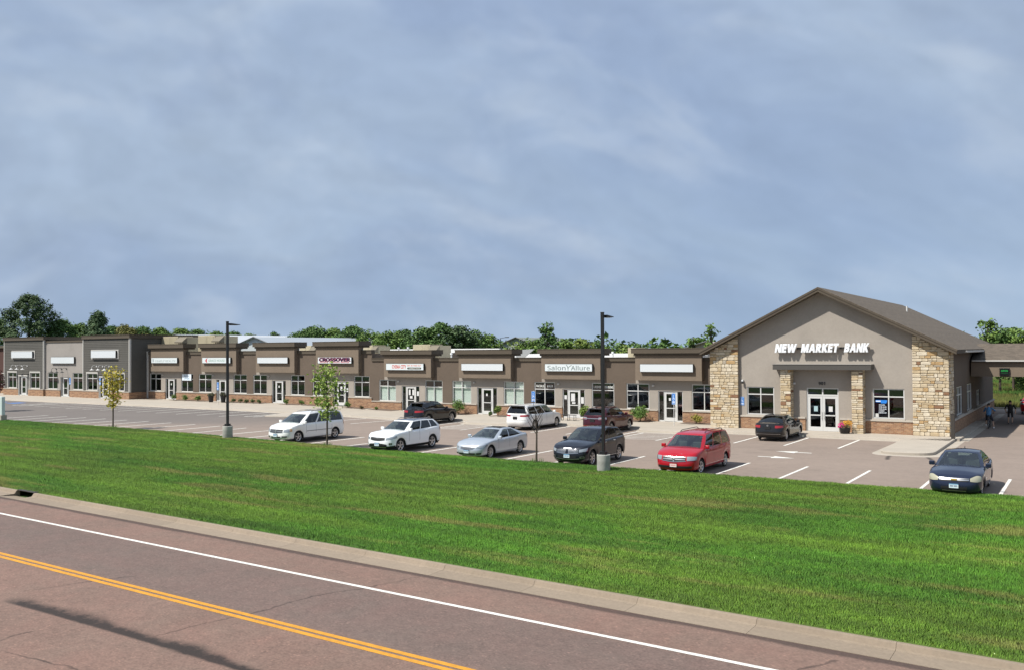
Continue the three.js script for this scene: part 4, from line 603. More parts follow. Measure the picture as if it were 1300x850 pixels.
// ---------------------------------------------------------------- vehicles
const paint = (r, g, b, metal = 0.0, rough = 0.38) => new THREE.MeshPhysicalMaterial({ color: C(r, g, b), metalness: metal, roughness: rough, specularIntensity: r + g + b < 0.6 ? 0.2 : 0.6, clearcoat: 1, clearcoatRoughness: 0.04 });
const CM = {
  tyre: M(0.018, 0.018, 0.019, 0.85), rim: new THREE.MeshPhysicalMaterial({ color: C(0.52, 0.52, 0.53), metalness: 0.75, roughness: 0.3 }), rimdark: new THREE.MeshPhysicalMaterial({ color: C(0.10, 0.10, 0.11), metalness: 0.6, roughness: 0.35 }),
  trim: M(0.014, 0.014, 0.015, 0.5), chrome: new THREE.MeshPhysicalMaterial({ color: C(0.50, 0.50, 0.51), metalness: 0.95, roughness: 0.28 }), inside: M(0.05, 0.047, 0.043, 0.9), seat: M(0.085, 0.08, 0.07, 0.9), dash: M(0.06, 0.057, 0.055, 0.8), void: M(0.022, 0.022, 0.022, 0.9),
  glass: new THREE.MeshPhysicalMaterial({ color: C(0.55, 0.68, 0.66), roughness: 0.02, transmission: 1, thickness: 0, ior: 2.0 }), side: new THREE.MeshPhysicalMaterial({ color: C(0.26, 0.31, 0.30), roughness: 0.02, transmission: 1, thickness: 0, ior: 1.65 }), tint: new THREE.MeshPhysicalMaterial({ color: C(0.10, 0.115, 0.115), roughness: 0.02, transmission: 1, thickness: 0, ior: 1.7 }),
  lens: new THREE.MeshPhysicalMaterial({ color: C(0.40, 0.42, 0.43), metalness: 0.55, roughness: 0.22, clearcoat: 1 }), lensold: new THREE.MeshPhysicalMaterial({ color: C(0.40, 0.375, 0.27), metalness: 0.2, roughness: 0.25, clearcoat: 1 }), amber: new THREE.MeshPhysicalMaterial({ color: C(0.60, 0.34, 0.16), roughness: 0.25, clearcoat: 1 }), red: new THREE.MeshPhysicalMaterial({ color: C(0.30, 0.010, 0.012), roughness: 0.2, clearcoat: 1 }),
  plate: new THREE.MeshStandardMaterial({ map: decal(128, 64, (x, W, H) => { x.fillStyle = '#c9d8dd'; x.fillRect(0, 0, W, H); x.fillStyle = '#5f8fb4'; x.fillRect(0, 0, W, 14); x.fillStyle = '#28406a'; for (let i = 0; i < 6; i++) x.fillRect(14 + i * 17 + (i > 2 ? 4 : 0), 22, 10, 26); }), roughness: 0.5 }),
};
function curve(pts) { const p = [...pts].sort((a, b) => a[0] - b[0]), n = p.length, m = []; for (let i = 0; i < n; i++) { const a = p[Math.max(0, i - 1)], b = p[Math.min(n - 1, i + 1)]; m.push((b[1] - a[1]) / (b[0] - a[0])); } return x => { if (x <= p[0][0]) return p[0][1]; if (x >= p[n - 1][0]) return p[n - 1][1]; let i = 0; while (x > p[i + 1][0]) i++; const h = p[i + 1][0] - p[i][0], t = (x - p[i][0]) / h, t2 = t * t, t3 = t2 * t; return (2 * t3 - 3 * t2 + 1) * p[i][1] + (t3 - 2 * t2 + t) * h * m[i] + (-2 * t3 + 3 * t2) * p[i + 1][1] + (t3 - t2) * h * m[i + 1]; }; }
class Bucket { constructor() { this.p = []; } quad(a, b, c, d) { this.p.push(...a, ...b, ...c, ...a, ...c, ...d); } geo(crease = 0.7) { const g = new THREE.BufferGeometry(); const P = [], p = this.p; for (let i = 0; i < p.length; i += 9) { const ax = p[i + 3] - p[i], ay = p[i + 4] - p[i + 1], az = p[i + 5] - p[i + 2], bx_ = p[i + 6] - p[i], by = p[i + 7] - p[i + 1], bz = p[i + 8] - p[i + 2]; const cx = ay * bz - az * by, cy = az * bx_ - ax * bz, cz = ax * by - ay * bx_; if (cx * cx + cy * cy + cz * cz > 1e-14) for (let k = 0; k < 9; k++) P.push(p[i + k]); } g.setAttribute('position', new THREE.Float32BufferAttribute(P, 3)); return metric(toCreasedNormals(g, crease)); } }
const wheelGeo = {};
function wheelParts(kind) {
  if (wheelGeo[kind]) return wheelGeo[kind];
  const tyre = new THREE.LatheGeometry([[0.70, -0.11], [0.74, -0.115], [0.93, -0.11], [0.985, -0.085], [1, -0.04], [1, 0.04], [0.985, 0.085], [0.93, 0.11], [0.74, 0.115], [0.70, 0.11]].map(p => new THREE.Vector2(p[0], p[1])), 36).rotateZ(-Math.PI / 2);
  const L = [new THREE.LatheGeometry([[0.70, -0.10], [0.715, 0.10], [0.69, 0.105], [0.64, 0.085], [0.60, 0.02]].map(p => new THREE.Vector2(...p)), 32).rotateZ(-Math.PI / 2)];
  const n = kind === 'five' ? 5 : kind === 'ten' ? 10 : 7, w = kind === 'five' ? 0.16 : kind === 'ten' ? 0.075 : 0.11;
  for (let i = 0; i < n; i++) { const g = new THREE.BoxGeometry(0.05, 0.62, w), p = g.attributes.position; for (let k = 0; k < p.count; k++) { if (p.getY(k) > 0) { p.setZ(k, p.getZ(k) * 1.35); p.setX(k, p.getX(k) + 0.015); } } g.translate(0.06, 0.36, 0).rotateX(i / n * Math.PI * 2); L.push(g); }
  L.push(new THREE.CylinderGeometry(0.13, 0.15, 0.07, 14).rotateZ(-Math.PI / 2).translate(0.075, 0, 0));
  const back = [new THREE.CylinderGeometry(0.69, 0.69, 0.02, 24).rotateZ(-Math.PI / 2).translate(-0.02, 0, 0)];
  return wheelGeo[kind] = { tyre: metric(tyre), rim: joined(L.map(g => g.index ? g.toNonIndexed() : g)), brake: joined(back) };
}
function makeCar(P, label, category) {
  const car = new THREE.Group(); car.name = numbered(P.name); scene.add(car); car.userData = { label, category }; ORG.set(car, [0, 0, 0]);
  const hw = P.W / 2, zF = P.L / 2, zR = -P.L / 2, fa = zF - P.fo, ra = fa - P.wb, wr = P.wr, sill = P.sill ?? 0.26, AR = wr + (P.gap ?? 0.055);
  const Rf = Math.max(0.3, P.fo - AR - 0.04), Rr = Math.max(0.3, (ra - zR) - AR - 0.04);
  const belt = curve(P.belt), roofC = curve(P.roof), fprof = curve(P.fprof ?? [[0, 0.10], [0.15, 0.02], [0.35, 0], [0.55, 0.01], [0.75, 0.05], [0.9, 0.12], [1, 0.22]]), rprof = curve(P.rprof ?? [[0, 0.12], [0.2, 0.02], [0.38, 0], [0.5, 0.03], [0.7, 0.06], [1, 0.12]]);
  const wsC = curve([[0, 0.945], [0.10, 0.975], [0.28, 0.992], [0.5, 1], [0.68, 1], [0.82, 0.99], [0.93, 0.97], [1, P.shoulder ?? 0.935]]);
  const cols = [], N = 12;
  for (let i = 0; i <= N; i++) { const a = i / N * Math.PI / 2; cols.push({ x: hw * Math.pow(Math.sin(a), 2 / (P.fm ?? 3.2)), z: zF - Rf + Rf * Math.pow(Math.cos(a), 2 / 2.1), wf: Math.pow(Math.cos(a), 0.8), wr: 0, y0: lerp(P.fbot ?? 0.22, sill, i / N) }); }
  const zs = []; const zA = zF - Rf, zB = zR + Rr;
  for (let z = zA - 0.12; z > zB + 0.06; z -= 0.14) if (Math.abs(z - fa) > AR + 0.03 && Math.abs(z - ra) > AR + 0.03) zs.push([z, sill]);
  for (const c of [fa, ra]) { zs.push([c + AR + 0.0015, sill]); for (let i = 0; i <= 16; i++) { const t = i / 16 * Math.PI; zs.push([c + AR * Math.cos(t), wr + AR * Math.sin(t)]); } zs.push([c - AR - 0.0015, sill]); }
  zs.sort((p, q) => q[0] - p[0]);
  for (const [z, y] of zs) cols.push({ x: hw, z, wf: 0, wr: 0, y0: y });
  for (let i = N; i >= 0; i--) { const a = i / N * Math.PI / 2; cols.push({ x: hw * Math.pow(Math.sin(a), 2 / (P.rm ?? 3.8)), z: zR + Rr - Rr * Math.pow(Math.cos(a), 2 / 2.4), wf: 0, wr: Math.pow(Math.cos(a), 0.8), y0: lerp(P.rbot ?? 0.3, sill, i / N) }); }
  const taper = z => 1 - (P.ftaper ?? 0.05) * sstep(fa - 0.1, zF, z) - (P.rtaper ?? 0.04) * sstep(ra + 0.1, zR, z);
  const colAt = k => { const i = Math.max(0, Math.min(cols.length - 2, Math.floor(k))), t = Math.min(1, k - i), a = cols[i], b = cols[i + 1]; return { x: lerp(a.x, b.x, t), z: lerp(a.z, b.z, t), wf: lerp(a.wf, b.wf, t), wr: lerp(a.wr, b.wr, t), y0: lerp(a.y0, b.y0, t) }; };
  const topZ = c => c.z - fprof(1) * c.wf + rprof(1) * c.wr;
  const pt = (c, v, s) => { const yt = belt(topZ(c)), z = c.z - fprof(v) * c.wf + rprof(v) * c.wr; return [s * c.x * wsC(v) * taper(c.z), lerp(c.y0, yt, v), z]; };
  const vs = [0, 0.07, 0.16, 0.28, 0.40, 0.52, 0.64, 0.75, 0.85, 0.93, 0.975, 1];
  const body = new Bucket(), clad = new Bucket();
  for (const s of [1, -1]) for (let k = 0; k < cols.length - 1; k++) for (let j = 0; j < vs.length - 1; j++) {
    const a = pt(cols[k], vs[j], s), b = pt(cols[k + 1], vs[j], s), c = pt(cols[k + 1], vs[j + 1], s), d = pt(cols[k], vs[j + 1], s);
    const low = P.clad && (a[1] + b[1]) / 2 < P.clad + (Math.abs(cols[k].z - fa) < AR + 0.02 || Math.abs(cols[k].z - ra) < AR + 0.02 ? 0 : 0) && j < 2;
    (low ? clad : body)[s > 0 ? 'quad' : 'quad'](...(s > 0 ? [a, b, c, d] : [a, d, c, b]));
  }
  // hood, deck
  const crown = P.crown ?? 0.07, bw = c => c.x * wsC(1) * taper(c.z);
  const capY = (c, t) => { const z = topZ(c), d = Math.min(zF - z, z - zR); return belt(z) + crown * (1 - t * t) * sstep(0.10, 0.65, d); };
  const ts = [-1, -0.9, -0.7, -0.4, 0, 0.4, 0.7, 0.9, 1];
  const gb = P.green; // greenhouse
  for (let k = 0; k < cols.length - 1; k++) { const c = cols[k], d = cols[k + 1]; if (topZ(d) < gb.cowl - 0.30 && topZ(c) > gb.rear + 0.12) continue; for (let i = 0; i < ts.length - 1; i++) { const q = (e, t) => [t * bw(e), capY(e, t), topZ(e)]; body.quad(q(c, ts[i]), q(c, ts[i + 1]), q(d, ts[i + 1]), q(d, ts[i])); } }
  const hoodY = (x, z) => { const t = Math.min(1, Math.abs(x) / (hw * wsC(1) * taper(z))), d = Math.min(zF - z, z - zR); return belt(z) + crown * (1 - t * t) * sstep(0.10, 0.65, d); };
  // greenhouse loop
  const hwb = hw * wsC(1) - 0.012, hwt = gb.hwt, rc = gb.crown ?? 0.045, roofY = (x, z) => roofC(z) + rc * (1 - Math.min(1, (x / hwt) ** 2));
  const G = [], cv = gb.curve ?? 0.14;
  for (let i = 0; i <= 6; i++) { const s = i / 6, xb = s * (hwb - 0.09), zb = gb.cowl - cv * s * s, xt = s * (hwt - 0.07), zt = gb.head - 0.10 * s * s; G.push({ b: [xb, hoodY(xb, zb) - 0.012, zb], t: [xt, roofY(xt, zt), zt], n: [0, 1], tag: 'windshield' }); }
  G[6].tag = 'pillar';
  const zAb = gb.cowl - cv - 0.13, zAt = gb.head - 0.10 - 0.09, zDb = gb.rear + (gb.dp ?? 0.16), zDt = gb.tail + (gb.dp ?? 0.16) * 0.8;
  const fr = [...new Set([0, ...gb.win.flatMap(w => [w[0], w[1]]), 0.2, 0.4, 0.6, 0.8, 1])].sort((a, b) => a - b);
  fr.forEach((f, i) => { const zb = lerp(zAb, zDb, f), zt = lerp(zAt, zDt, f), mid = i < fr.length - 1 ? (f + fr[i + 1]) / 2 : 2, w = gb.win.findIndex(w => mid > w[0] && mid < w[1]); G.push({ b: [hwb * taper(zb), belt(zb) - 0.012, zb], t: [hwt * (1 - 0.04 * f), roofY(hwt, zt), zt], n: [1, 0], tag: w >= 0 ? 'win' + w : 'pillar' }); });
  for (let i = 6; i >= 0; i--) { const s = i / 6, xb = s * (hwb * taper(zDb) - 0.06), zb = gb.rear + 0.10 * s * s, xt = s * (hwt * 0.96 - 0.08), zt = gb.tail + 0.06 * s * s; G.push({ b: [xb, (gb.rearY ?? hoodY(xb, zb)) - 0.012, zb], t: [xt, roofY(xt, zt), zt], n: [0, -1], tag: i ? 'rear_window' : 'end' }); }
  const gv = [0, gb.bot ?? 0.05, 0.28, 0.52, 0.76, gb.top ?? 0.92, 1];
  const gp = (c, v, s) => { const k = 4 * v * (1 - v) * (gb.bulge ?? 0.035); return [s * (lerp(c.b[0], c.t[0], v) + k * c.n[0]), lerp(c.b[1], c.t[1], v), lerp(c.b[2], c.t[2], v) + k * c.n[1]]; };
  const glassB = {}; const put = (n) => glassB[n] ??= new Bucket();
  for (const s of [1, -1]) for (let k = 0; k < G.length - 1; k++) for (let j = 0; j < gv.length - 1; j++) {
    const a = gp(G[k], gv[j], s), b = gp(G[k + 1], gv[j], s), c = gp(G[k + 1], gv[j + 1], s), d = gp(G[k], gv[j + 1], s), tag = G[k].tag;
    const isW = tag !== 'pillar' && tag !== 'end' && j >= 1 && j < gv.length - 2;
    const B = isW ? put(tag === 'windshield' || tag === 'rear_window' ? tag : tag + (s > 0 ? 'L' : 'R')) : (tag === 'pillar' && P.blackPillar && k > 8 ? clad : body);
    B.quad(...(s > 0 ? [a, b, c, d] : [a, d, c, b]));
  }
  const roofB = new Bucket();
  for (let k = 0; k < G.length - 1; k++) { const c = G[k].t, d = G[k + 1].t; for (let i = 0; i < ts.length - 1; i++) { const q = (e, t) => [t * e[0], roofY(t * e[0], e[2]), e[2]]; (P.roofMat ? roofB : body).quad(q(c, ts[i]), q(c, ts[i + 1]), q(d, ts[i + 1]), q(d, ts[i])); } }
  part('body', body.geo(0.6), P.paint, car); if (clad.p.length) part('lower_trim', clad.geo(), P.cladMat ?? CM.trim, car); if (roofB.p.length) part('roof', roofB.geo(), P.roofMat, car);
  for (const n of Object.keys(glassB)) part(n === 'windshield' ? 'windshield' : n === 'rear_window' ? 'rear_window' : 'side_window', glassB[n].geo(), n === 'windshield' ? CM.glass : n === 'rear_window' ? (gb.rearTint ?? CM.tint) : (gb.win[+n[3]][2] ? CM.tint : CM.side), car);
  // near-black filler block, its colour standing for wheel-well and cabin shade; seats, dash
  const by = belt(0);
  part('shade_filler', [bx(-(hw - 0.30), hw - 0.30, 0.20, by - 0.30, zR + 0.22, zF - 0.25), bx(-(hw - 0.10), hw - 0.10, 0.30, by - 0.28, ra + AR + 0.05, fa - AR - 0.05)], CM.void, car);
  const seats = [], sz = gb.cowl - 1.05; for (const z of [sz, sz - 0.95, ...(gb.three ? [sz - 1.75] : [])]) for (const x of [-0.38, 0.38]) if (z - 0.3 > gb.rear + 0.1) { seats.push(rbx(x - 0.25, x + 0.25, by - 0.32, by + 0.20, z - 0.16, z, 0.05)); seats.push(rbx(x - 0.13, x + 0.13, by + 0.19, by + 0.38, z - 0.15, z - 0.05, 0.04)); }
  part('seats', seats, P.seat ?? CM.seat, car); part('dashboard', rbx(-(hw - 0.18), hw - 0.18, by - 0.3, by - 0.02, gb.cowl - 0.62, gb.cowl - 0.2, 0.05), CM.dash, car);
  { const sw = new THREE.TorusGeometry(0.18, 0.015, 6, 18).rotateX(-0.45).translate(0.38, by + 0.02, gb.cowl - 0.70); part('steering_wheel', sw, CM.trim, car); }
  // wheels
  const wp = wheelParts(P.wheel ?? 'seven');
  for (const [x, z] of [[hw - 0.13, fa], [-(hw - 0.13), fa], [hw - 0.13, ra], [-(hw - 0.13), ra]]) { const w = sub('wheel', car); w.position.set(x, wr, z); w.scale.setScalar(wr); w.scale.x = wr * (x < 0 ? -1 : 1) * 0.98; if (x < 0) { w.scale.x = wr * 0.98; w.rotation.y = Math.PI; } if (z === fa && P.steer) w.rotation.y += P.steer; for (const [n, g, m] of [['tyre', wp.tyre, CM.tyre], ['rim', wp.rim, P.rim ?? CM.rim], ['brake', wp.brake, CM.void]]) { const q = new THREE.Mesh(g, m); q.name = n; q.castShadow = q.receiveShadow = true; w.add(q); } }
  // patches that follow the body surface; u runs in metres from the middle of the nose or the tail around the corner
  const arc = []; { let s = 0; for (let k = 0; k < cols.length; k++) { if (k) s += Math.hypot(cols[k].x - cols[k - 1].x, cols[k].z - cols[k - 1].z); arc.push(s); } }
  const kOf = (u, end) => { const t = end === 'F' ? u : arc[arc.length - 1] - u; let i = 0; while (i < arc.length - 2 && arc[i + 1] < t) i++; return i + (t - arc[i]) / Math.max(1e-6, arc[i + 1] - arc[i]); };
  const surf = (end, u, y, off = 0) => { const f = (uu, yy) => { const c = colAt(kOf(Math.abs(uu), end)), yt = belt(topZ(c)), v = Math.max(0, Math.min(1, (yy - c.y0) / (yt - c.y0))); const p = pt(c, v, uu < 0 ? -1 : 1); p[1] = Math.max(yy, c.y0); return V3(...p); }; const p = f(u, y), e = 0.012, du = f(u + e, y).sub(f(u - e, y)), dv = f(u, y + e).sub(f(u, y - e)); const n = du.cross(dv).normalize(); if (n.dot(V3(p.x, 0, p.z)) < 0) n.negate(); return [p.addScaledVector(n, off), n]; };
  const patch = (name, end, u0, u1, lo, hi, mat, off = 0.008, parent = car, nu = 14, nv = 5) => {
    const B = new Bucket(), F = [], L = t => typeof lo === 'function' ? lo(t) : lo, Hh = t => typeof hi === 'function' ? hi(t) : hi;
    for (let i = 0; i <= nu; i++) { const t = i / nu, r = []; for (let j = 0; j <= nv; j++) r.push(surf(end, lerp(u0, u1, t), lerp(L(t), Hh(t), j / nv), off)[0].toArray()); F.push(r); }
    const ctr = surf(end, (u0 + u1) / 2, (L(0.5) + Hh(0.5)) / 2)[1];
    const inn = (i, j) => { const t = i / nu; return surf(end, lerp(u0, u1, t), lerp(L(t), Hh(t), j / nv), -0.004)[0].toArray(); };
    for (let i = 0; i < nu; i++) for (let j = 0; j < nv; j++) B.quad(F[i][j], F[i + 1][j], F[i + 1][j + 1], F[i][j + 1]);
    for (let i = 0; i < nu; i++) { B.quad(F[i][0], inn(i, 0), inn(i + 1, 0), F[i + 1][0]); B.quad(F[i][nv], F[i + 1][nv], inn(i + 1, nv), inn(i, nv)); }
    const g = B.geo(); g.computeVertexNormals; const m2 = mat.side === THREE.DoubleSide ? mat : mat; return part(name, g, m2, parent);
  };
  const both = (name, end, u0, u1, lo, hi, mat, off) => { patch(name, end, u0, u1, lo, hi, mat, off); patch(name, end, -u0, -u1, lo, hi, mat, off); };
  const plate = (end, y, mat = CM.plate) => { const [p] = surf(end, 0, y, 0.018), g = panelUV(0.31, 0.16); if (end === 'R') g.rotateY(Math.PI); g.translate(p.x, p.y, p.z + (end === 'F' ? 0.012 : -0.012)); const b = part('license_plate', g, mat, car, true); part('plate_holder', bx(-0.165, 0.165, p.y - 0.09, p.y + 0.09, p.z - 0.02, p.z + (end === 'F' ? 0.008 : 0.02)), CM.trim, car); if (end === 'R') { } return b; };
  // mirrors and door handles
  const mz = zAb - 0.08, my = belt(mz); for (const s of [1, -1]) { part('mirror', [rbx(s * (hwb + 0.04), s * (hwb + 0.24), my - 0.02, my + 0.15, mz - 0.11, mz + 0.02, 0.04), rod(V3(s * (hwb - 0.02), my + 0.0, mz - 0.03), V3(s * (hwb + 0.1), my + 0.04, mz - 0.04), 0.025)], P.mirror ?? P.paint, car); }
  if (P.handles) for (const s of [1, -1]) for (const z of P.handles) { const c = colAt(kOf(arc[0] + 0, 'F')); const k = cols.findIndex((q, i) => i > N && q.z <= z), cc = cols[k], yy = belt(z) - 0.10, v = (yy - cc.y0) / (belt(z) - cc.y0), p = pt(cc, v, s); part('door_handle', rbx(p[0] - 0.02, p[0] + 0.03 * s, yy - 0.018, yy + 0.018, z - 0.10, z + 0.10, 0.012), P.handleMat ?? P.paint, car); }
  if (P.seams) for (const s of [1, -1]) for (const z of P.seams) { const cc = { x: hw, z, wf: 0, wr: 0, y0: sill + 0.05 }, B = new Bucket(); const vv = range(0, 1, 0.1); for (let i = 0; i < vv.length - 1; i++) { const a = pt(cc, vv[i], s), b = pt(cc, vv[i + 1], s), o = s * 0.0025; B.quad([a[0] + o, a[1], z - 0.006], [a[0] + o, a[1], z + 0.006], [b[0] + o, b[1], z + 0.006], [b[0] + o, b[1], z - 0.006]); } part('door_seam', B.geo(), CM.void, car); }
  if (P.rails) for (const s of [1, -1]) { const z0 = gb.head - 0.35, z1 = gb.tail + 0.35, x = s * (hwt - 0.10), pts = [z0, lerp(z0, z1, 0.06), lerp(z0, z1, 0.35), lerp(z0, z1, 0.65), lerp(z0, z1, 0.94), z1].map((z, i) => V3(x, roofY(x, z) + (i === 0 || i === 5 ? -0.01 : 0.055), z)); part('roof_rail', new THREE.TubeGeometry(new THREE.CatmullRomCurve3(pts), 20, 0.018, 6), P.railMat ?? CM.trim, car); }
  if (P.bars) for (const f of [0.3, 0.75]) { const z = lerp(gb.head - 0.35, gb.tail + 0.35, f); part('roof_bar', rbx(-(hwt - 0.10), hwt - 0.10, roofY(0, z) + 0.0, roofY(0, z) + 0.03, z - 0.03, z + 0.03, 0.01), CM.trim, car); }
  // wiper cowl strip
  { const B = new Bucket(); for (let i = -6; i < 6; i++) { const f = (k, o) => { const c = G[Math.abs(k)], s = Math.sign(k) || 1; return [s * c.b[0], c.b[1] + 0.022, c.b[2] + o]; }; B.quad(f(i, 0.0), f(i + 1, 0.0), f(i + 1, 0.06), f(i, 0.06)); } part('wiper_cowl', B.geo(), CM.trim, car); }
  if (P.detail) P.detail({ car, patch, both, plate, surf, belt, roofY, G, gb, zF, zR, hw });
  return car;
}
const W0 = 0.0;
const vanSpec = (name, pm, detail, extra = {}) => ({ name, L: 5.14, W: 1.97, fo: 0.98, wb: 3.08, wr: 0.335, sill: 0.27, fbot: 0.22, rbot: 0.30, paint: pm, wheel: 'five', crown: 0.09, shoulder: 0.93, belt: [[2.57, 0.84], [2.3, 0.93], [1.9, 1.02], [1.55, 1.09], [0.8, 1.10], [-1, 1.12], [-2.57, 1.12]], roof: [[0.9, 1.56], [0.55, 1.655], [0.1, 1.70], [-0.8, 1.715], [-1.9, 1.69], [-2.5, 1.62]], fprof: [[0, 0.12], [0.12, 0.03], [0.3, 0], [0.5, 0.01], [0.7, 0.05], [0.88, 0.12], [1, 0.24]], rprof: [[0, 0.12], [0.2, 0.02], [0.35, 0], [0.5, 0.04], [0.7, 0.06], [1, 0.10]],
  green: { cowl: 1.66, head: 0.66, rear: -2.44, tail: -2.30, hwt: 0.69, crown: 0.045, curve: 0.22, three: true, win: [[0.02, 0.30, 0], [0.335, 0.62, 1], [0.655, 0.96, 1]], top: 0.9 }, handles: [0.55, -0.65], seams: [1.02, 0.22, -1.12], rails: true, detail, ...extra });
const crosshair = (h, chrome, dark, lensMat, amber) => {
  const { patch, both, plate, surf, car } = h;
  patch('grille', 'F', -0.55, 0.55, t => 0.60 + 0.05 * Math.abs(t - 0.5) * 2, t => 0.80 - 0.0 * Math.abs(t - 0.5), dark, 0.012);
  patch('grille_bar', 'F', -0.54, 0.54, 0.692, 0.718, chrome, 0.022); patch('grille_bar', 'F', -0.03, 0.03, 0.61, 0.80, chrome, 0.024); patch('grille_surround', 'F', -0.58, 0.58, t => 0.582 + 0.05 * Math.abs(t - 0.5) * 2, t => 0.602 + 0.05 * Math.abs(t - 0.5) * 2, chrome, 0.018); patch('grille_surround', 'F', -0.58, 0.58, 0.80, 0.812, chrome, 0.018);
  { const [p] = surf('F', 0, 0.705, 0.03); part('emblem', new THREE.CylinderGeometry(0.055, 0.055, 0.02, 6).rotateX(Math.PI / 2).translate(p.x, p.y, p.z), chrome, car); }
  both('headlight', 'F', 0.62, 1.12, t => 0.655 + 0.03 * t, t => 0.83 + 0.05 * t - 0.06 * t * t, lensMat, 0.012); if (amber) both('turn_lamp', 'F', 1.0, 1.16, 0.69, t => 0.86 - 0.03 * t, CM.amber, 0.016);
};
function place(car, x, z, turn = 0) { car.position.set(x, gy(x, z), z); car.rotation.y = turn; return car; }
place(makeCar(vanSpec('minivan', paint(0.80, 0.80, 0.78), h => { crosshair(h, CM.lens, CM.trim, CM.lens, true); h.both('fog_slot', 'F', 0.52, 0.86, 0.36, 0.43, CM.trim, 0.01); h.patch('lower_intake', 'F', -0.40, 0.40, 0.33, 0.40, CM.trim, 0.01); h.plate('F', 0.46); for (const s of [1, -1]) part('side_moulding', bx(s * 0.978, s * 0.995, 0.63, 0.67, -1.15, 1.0), M(0.30, 0.30, 0.30, 0.6), h.car); h.both('tail_light', 'R', 0.80, 1.05, 0.86, 1.10, CM.red, 0.012); h.plate('R', 0.86); }, { railMat: M(0.4, 0.4, 0.4, 0.5), bars: true }), 'white minivan with cross-shaped grille parked behind the green young tree', 'minivan'), -40.75, -39.60);
place(makeCar(vanSpec('minivan', paint(0.34, 0.005, 0.014, 0.0), h => { crosshair(h, CM.chrome, CM.trim, CM.lens, false); h.patch('lower_intake', 'F', -0.86, 0.86, 0.33, 0.43, CM.trim, 0.01); h.plate('F', 0.46, new THREE.MeshStandardMaterial({ map: decal(128, 64, (x, W, H) => { x.fillStyle = '#d9c9c4'; x.fillRect(0, 0, W, H); x.fillStyle = '#b04a4a'; x.fillRect(0, 0, W, 12); for (let i = 0; i < 6; i++) x.fillRect(16 + i * 17, 24, 9, 24); }), roughness: 0.5 })); h.both('tail_light', 'R', 0.80, 1.05, 0.86, 1.10, CM.red, 0.012); }, { steer: -0.12 }), 'red minivan with black roof rails and chrome cross-shaped grille', 'minivan'), -15.55, -39.43);
place(makeCar({ name: 'suv', L: 4.76, W: 1.89, fo: 0.94, wb: 2.78, wr: 0.365, sill: 0.31, fbot: 0.24, rbot: 0.36, clad: 0.36, paint: paint(0.80, 0.81, 0.82), roofMat: paint(0.012, 0.012, 0.014, 0, 0.1), wheel: 'five', crown: 0.08, shoulder: 0.93, blackPillar: false, belt: [[2.38, 0.88], [2.1, 0.98], [1.6, 1.07], [1.0, 1.11], [0, 1.13], [-1.6, 1.19], [-2.38, 1.22]], roof: [[0.6, 1.52], [0.2, 1.60], [-0.3, 1.635], [-1.2, 1.62], [-2.0, 1.57]],
  green: { cowl: 1.18, head: 0.30, rear: -2.22, tail: -1.82, hwt: 0.65, curve: 0.17, win: [[0.02, 0.36, 0], [0.39, 0.70, 1], [0.73, 0.93, 1]], top: 0.88 }, handles: [0.25, -0.75], seams: [0.78, -0.12, -1.0], rails: true, railMat: CM.chrome,
  detail: h => { h.patch('grille', 'F', -0.52, 0.52, t => 0.66 + 0.05 * (2 * Math.abs(t - 0.5)) ** 2, t => 0.83 - 0.02 * (1 - 2 * Math.abs(t - 0.5)), CM.trim, 0.014); h.patch('grille_trim', 'F', -0.54, 0.54, t => 0.835, t => 0.85, CM.chrome, 0.018); h.both('headlight', 'F', 0.60, 1.28, t => 0.71 + 0.09 * t, t => 0.83 + 0.10 * t, CM.lens, 0.012); h.patch('lower_intake', 'F', -0.66, 0.66, t => 0.36, t => 0.52 - 0.05 * (2 * Math.abs(t - 0.5)) ** 3, CM.trim, 0.012); h.patch('bumper_strip', 'F', -0.62, 0.62, 0.30, 0.335, CM.chrome, 0.014); h.both('fog_lamp', 'F', 0.78, 0.96, 0.45, 0.56, CM.trim, 0.012); h.both('fog_lens', 'F', 0.83, 0.93, 0.47, 0.54, CM.lens, 0.018); h.plate('F', 0.47); h.both('tail_light', 'R', 0.66, 1.10, 0.98, 1.14, CM.red, 0.012); } }, 'white crossover with black glass roof and dark grille', 'suv'), -32.50, -39.05);
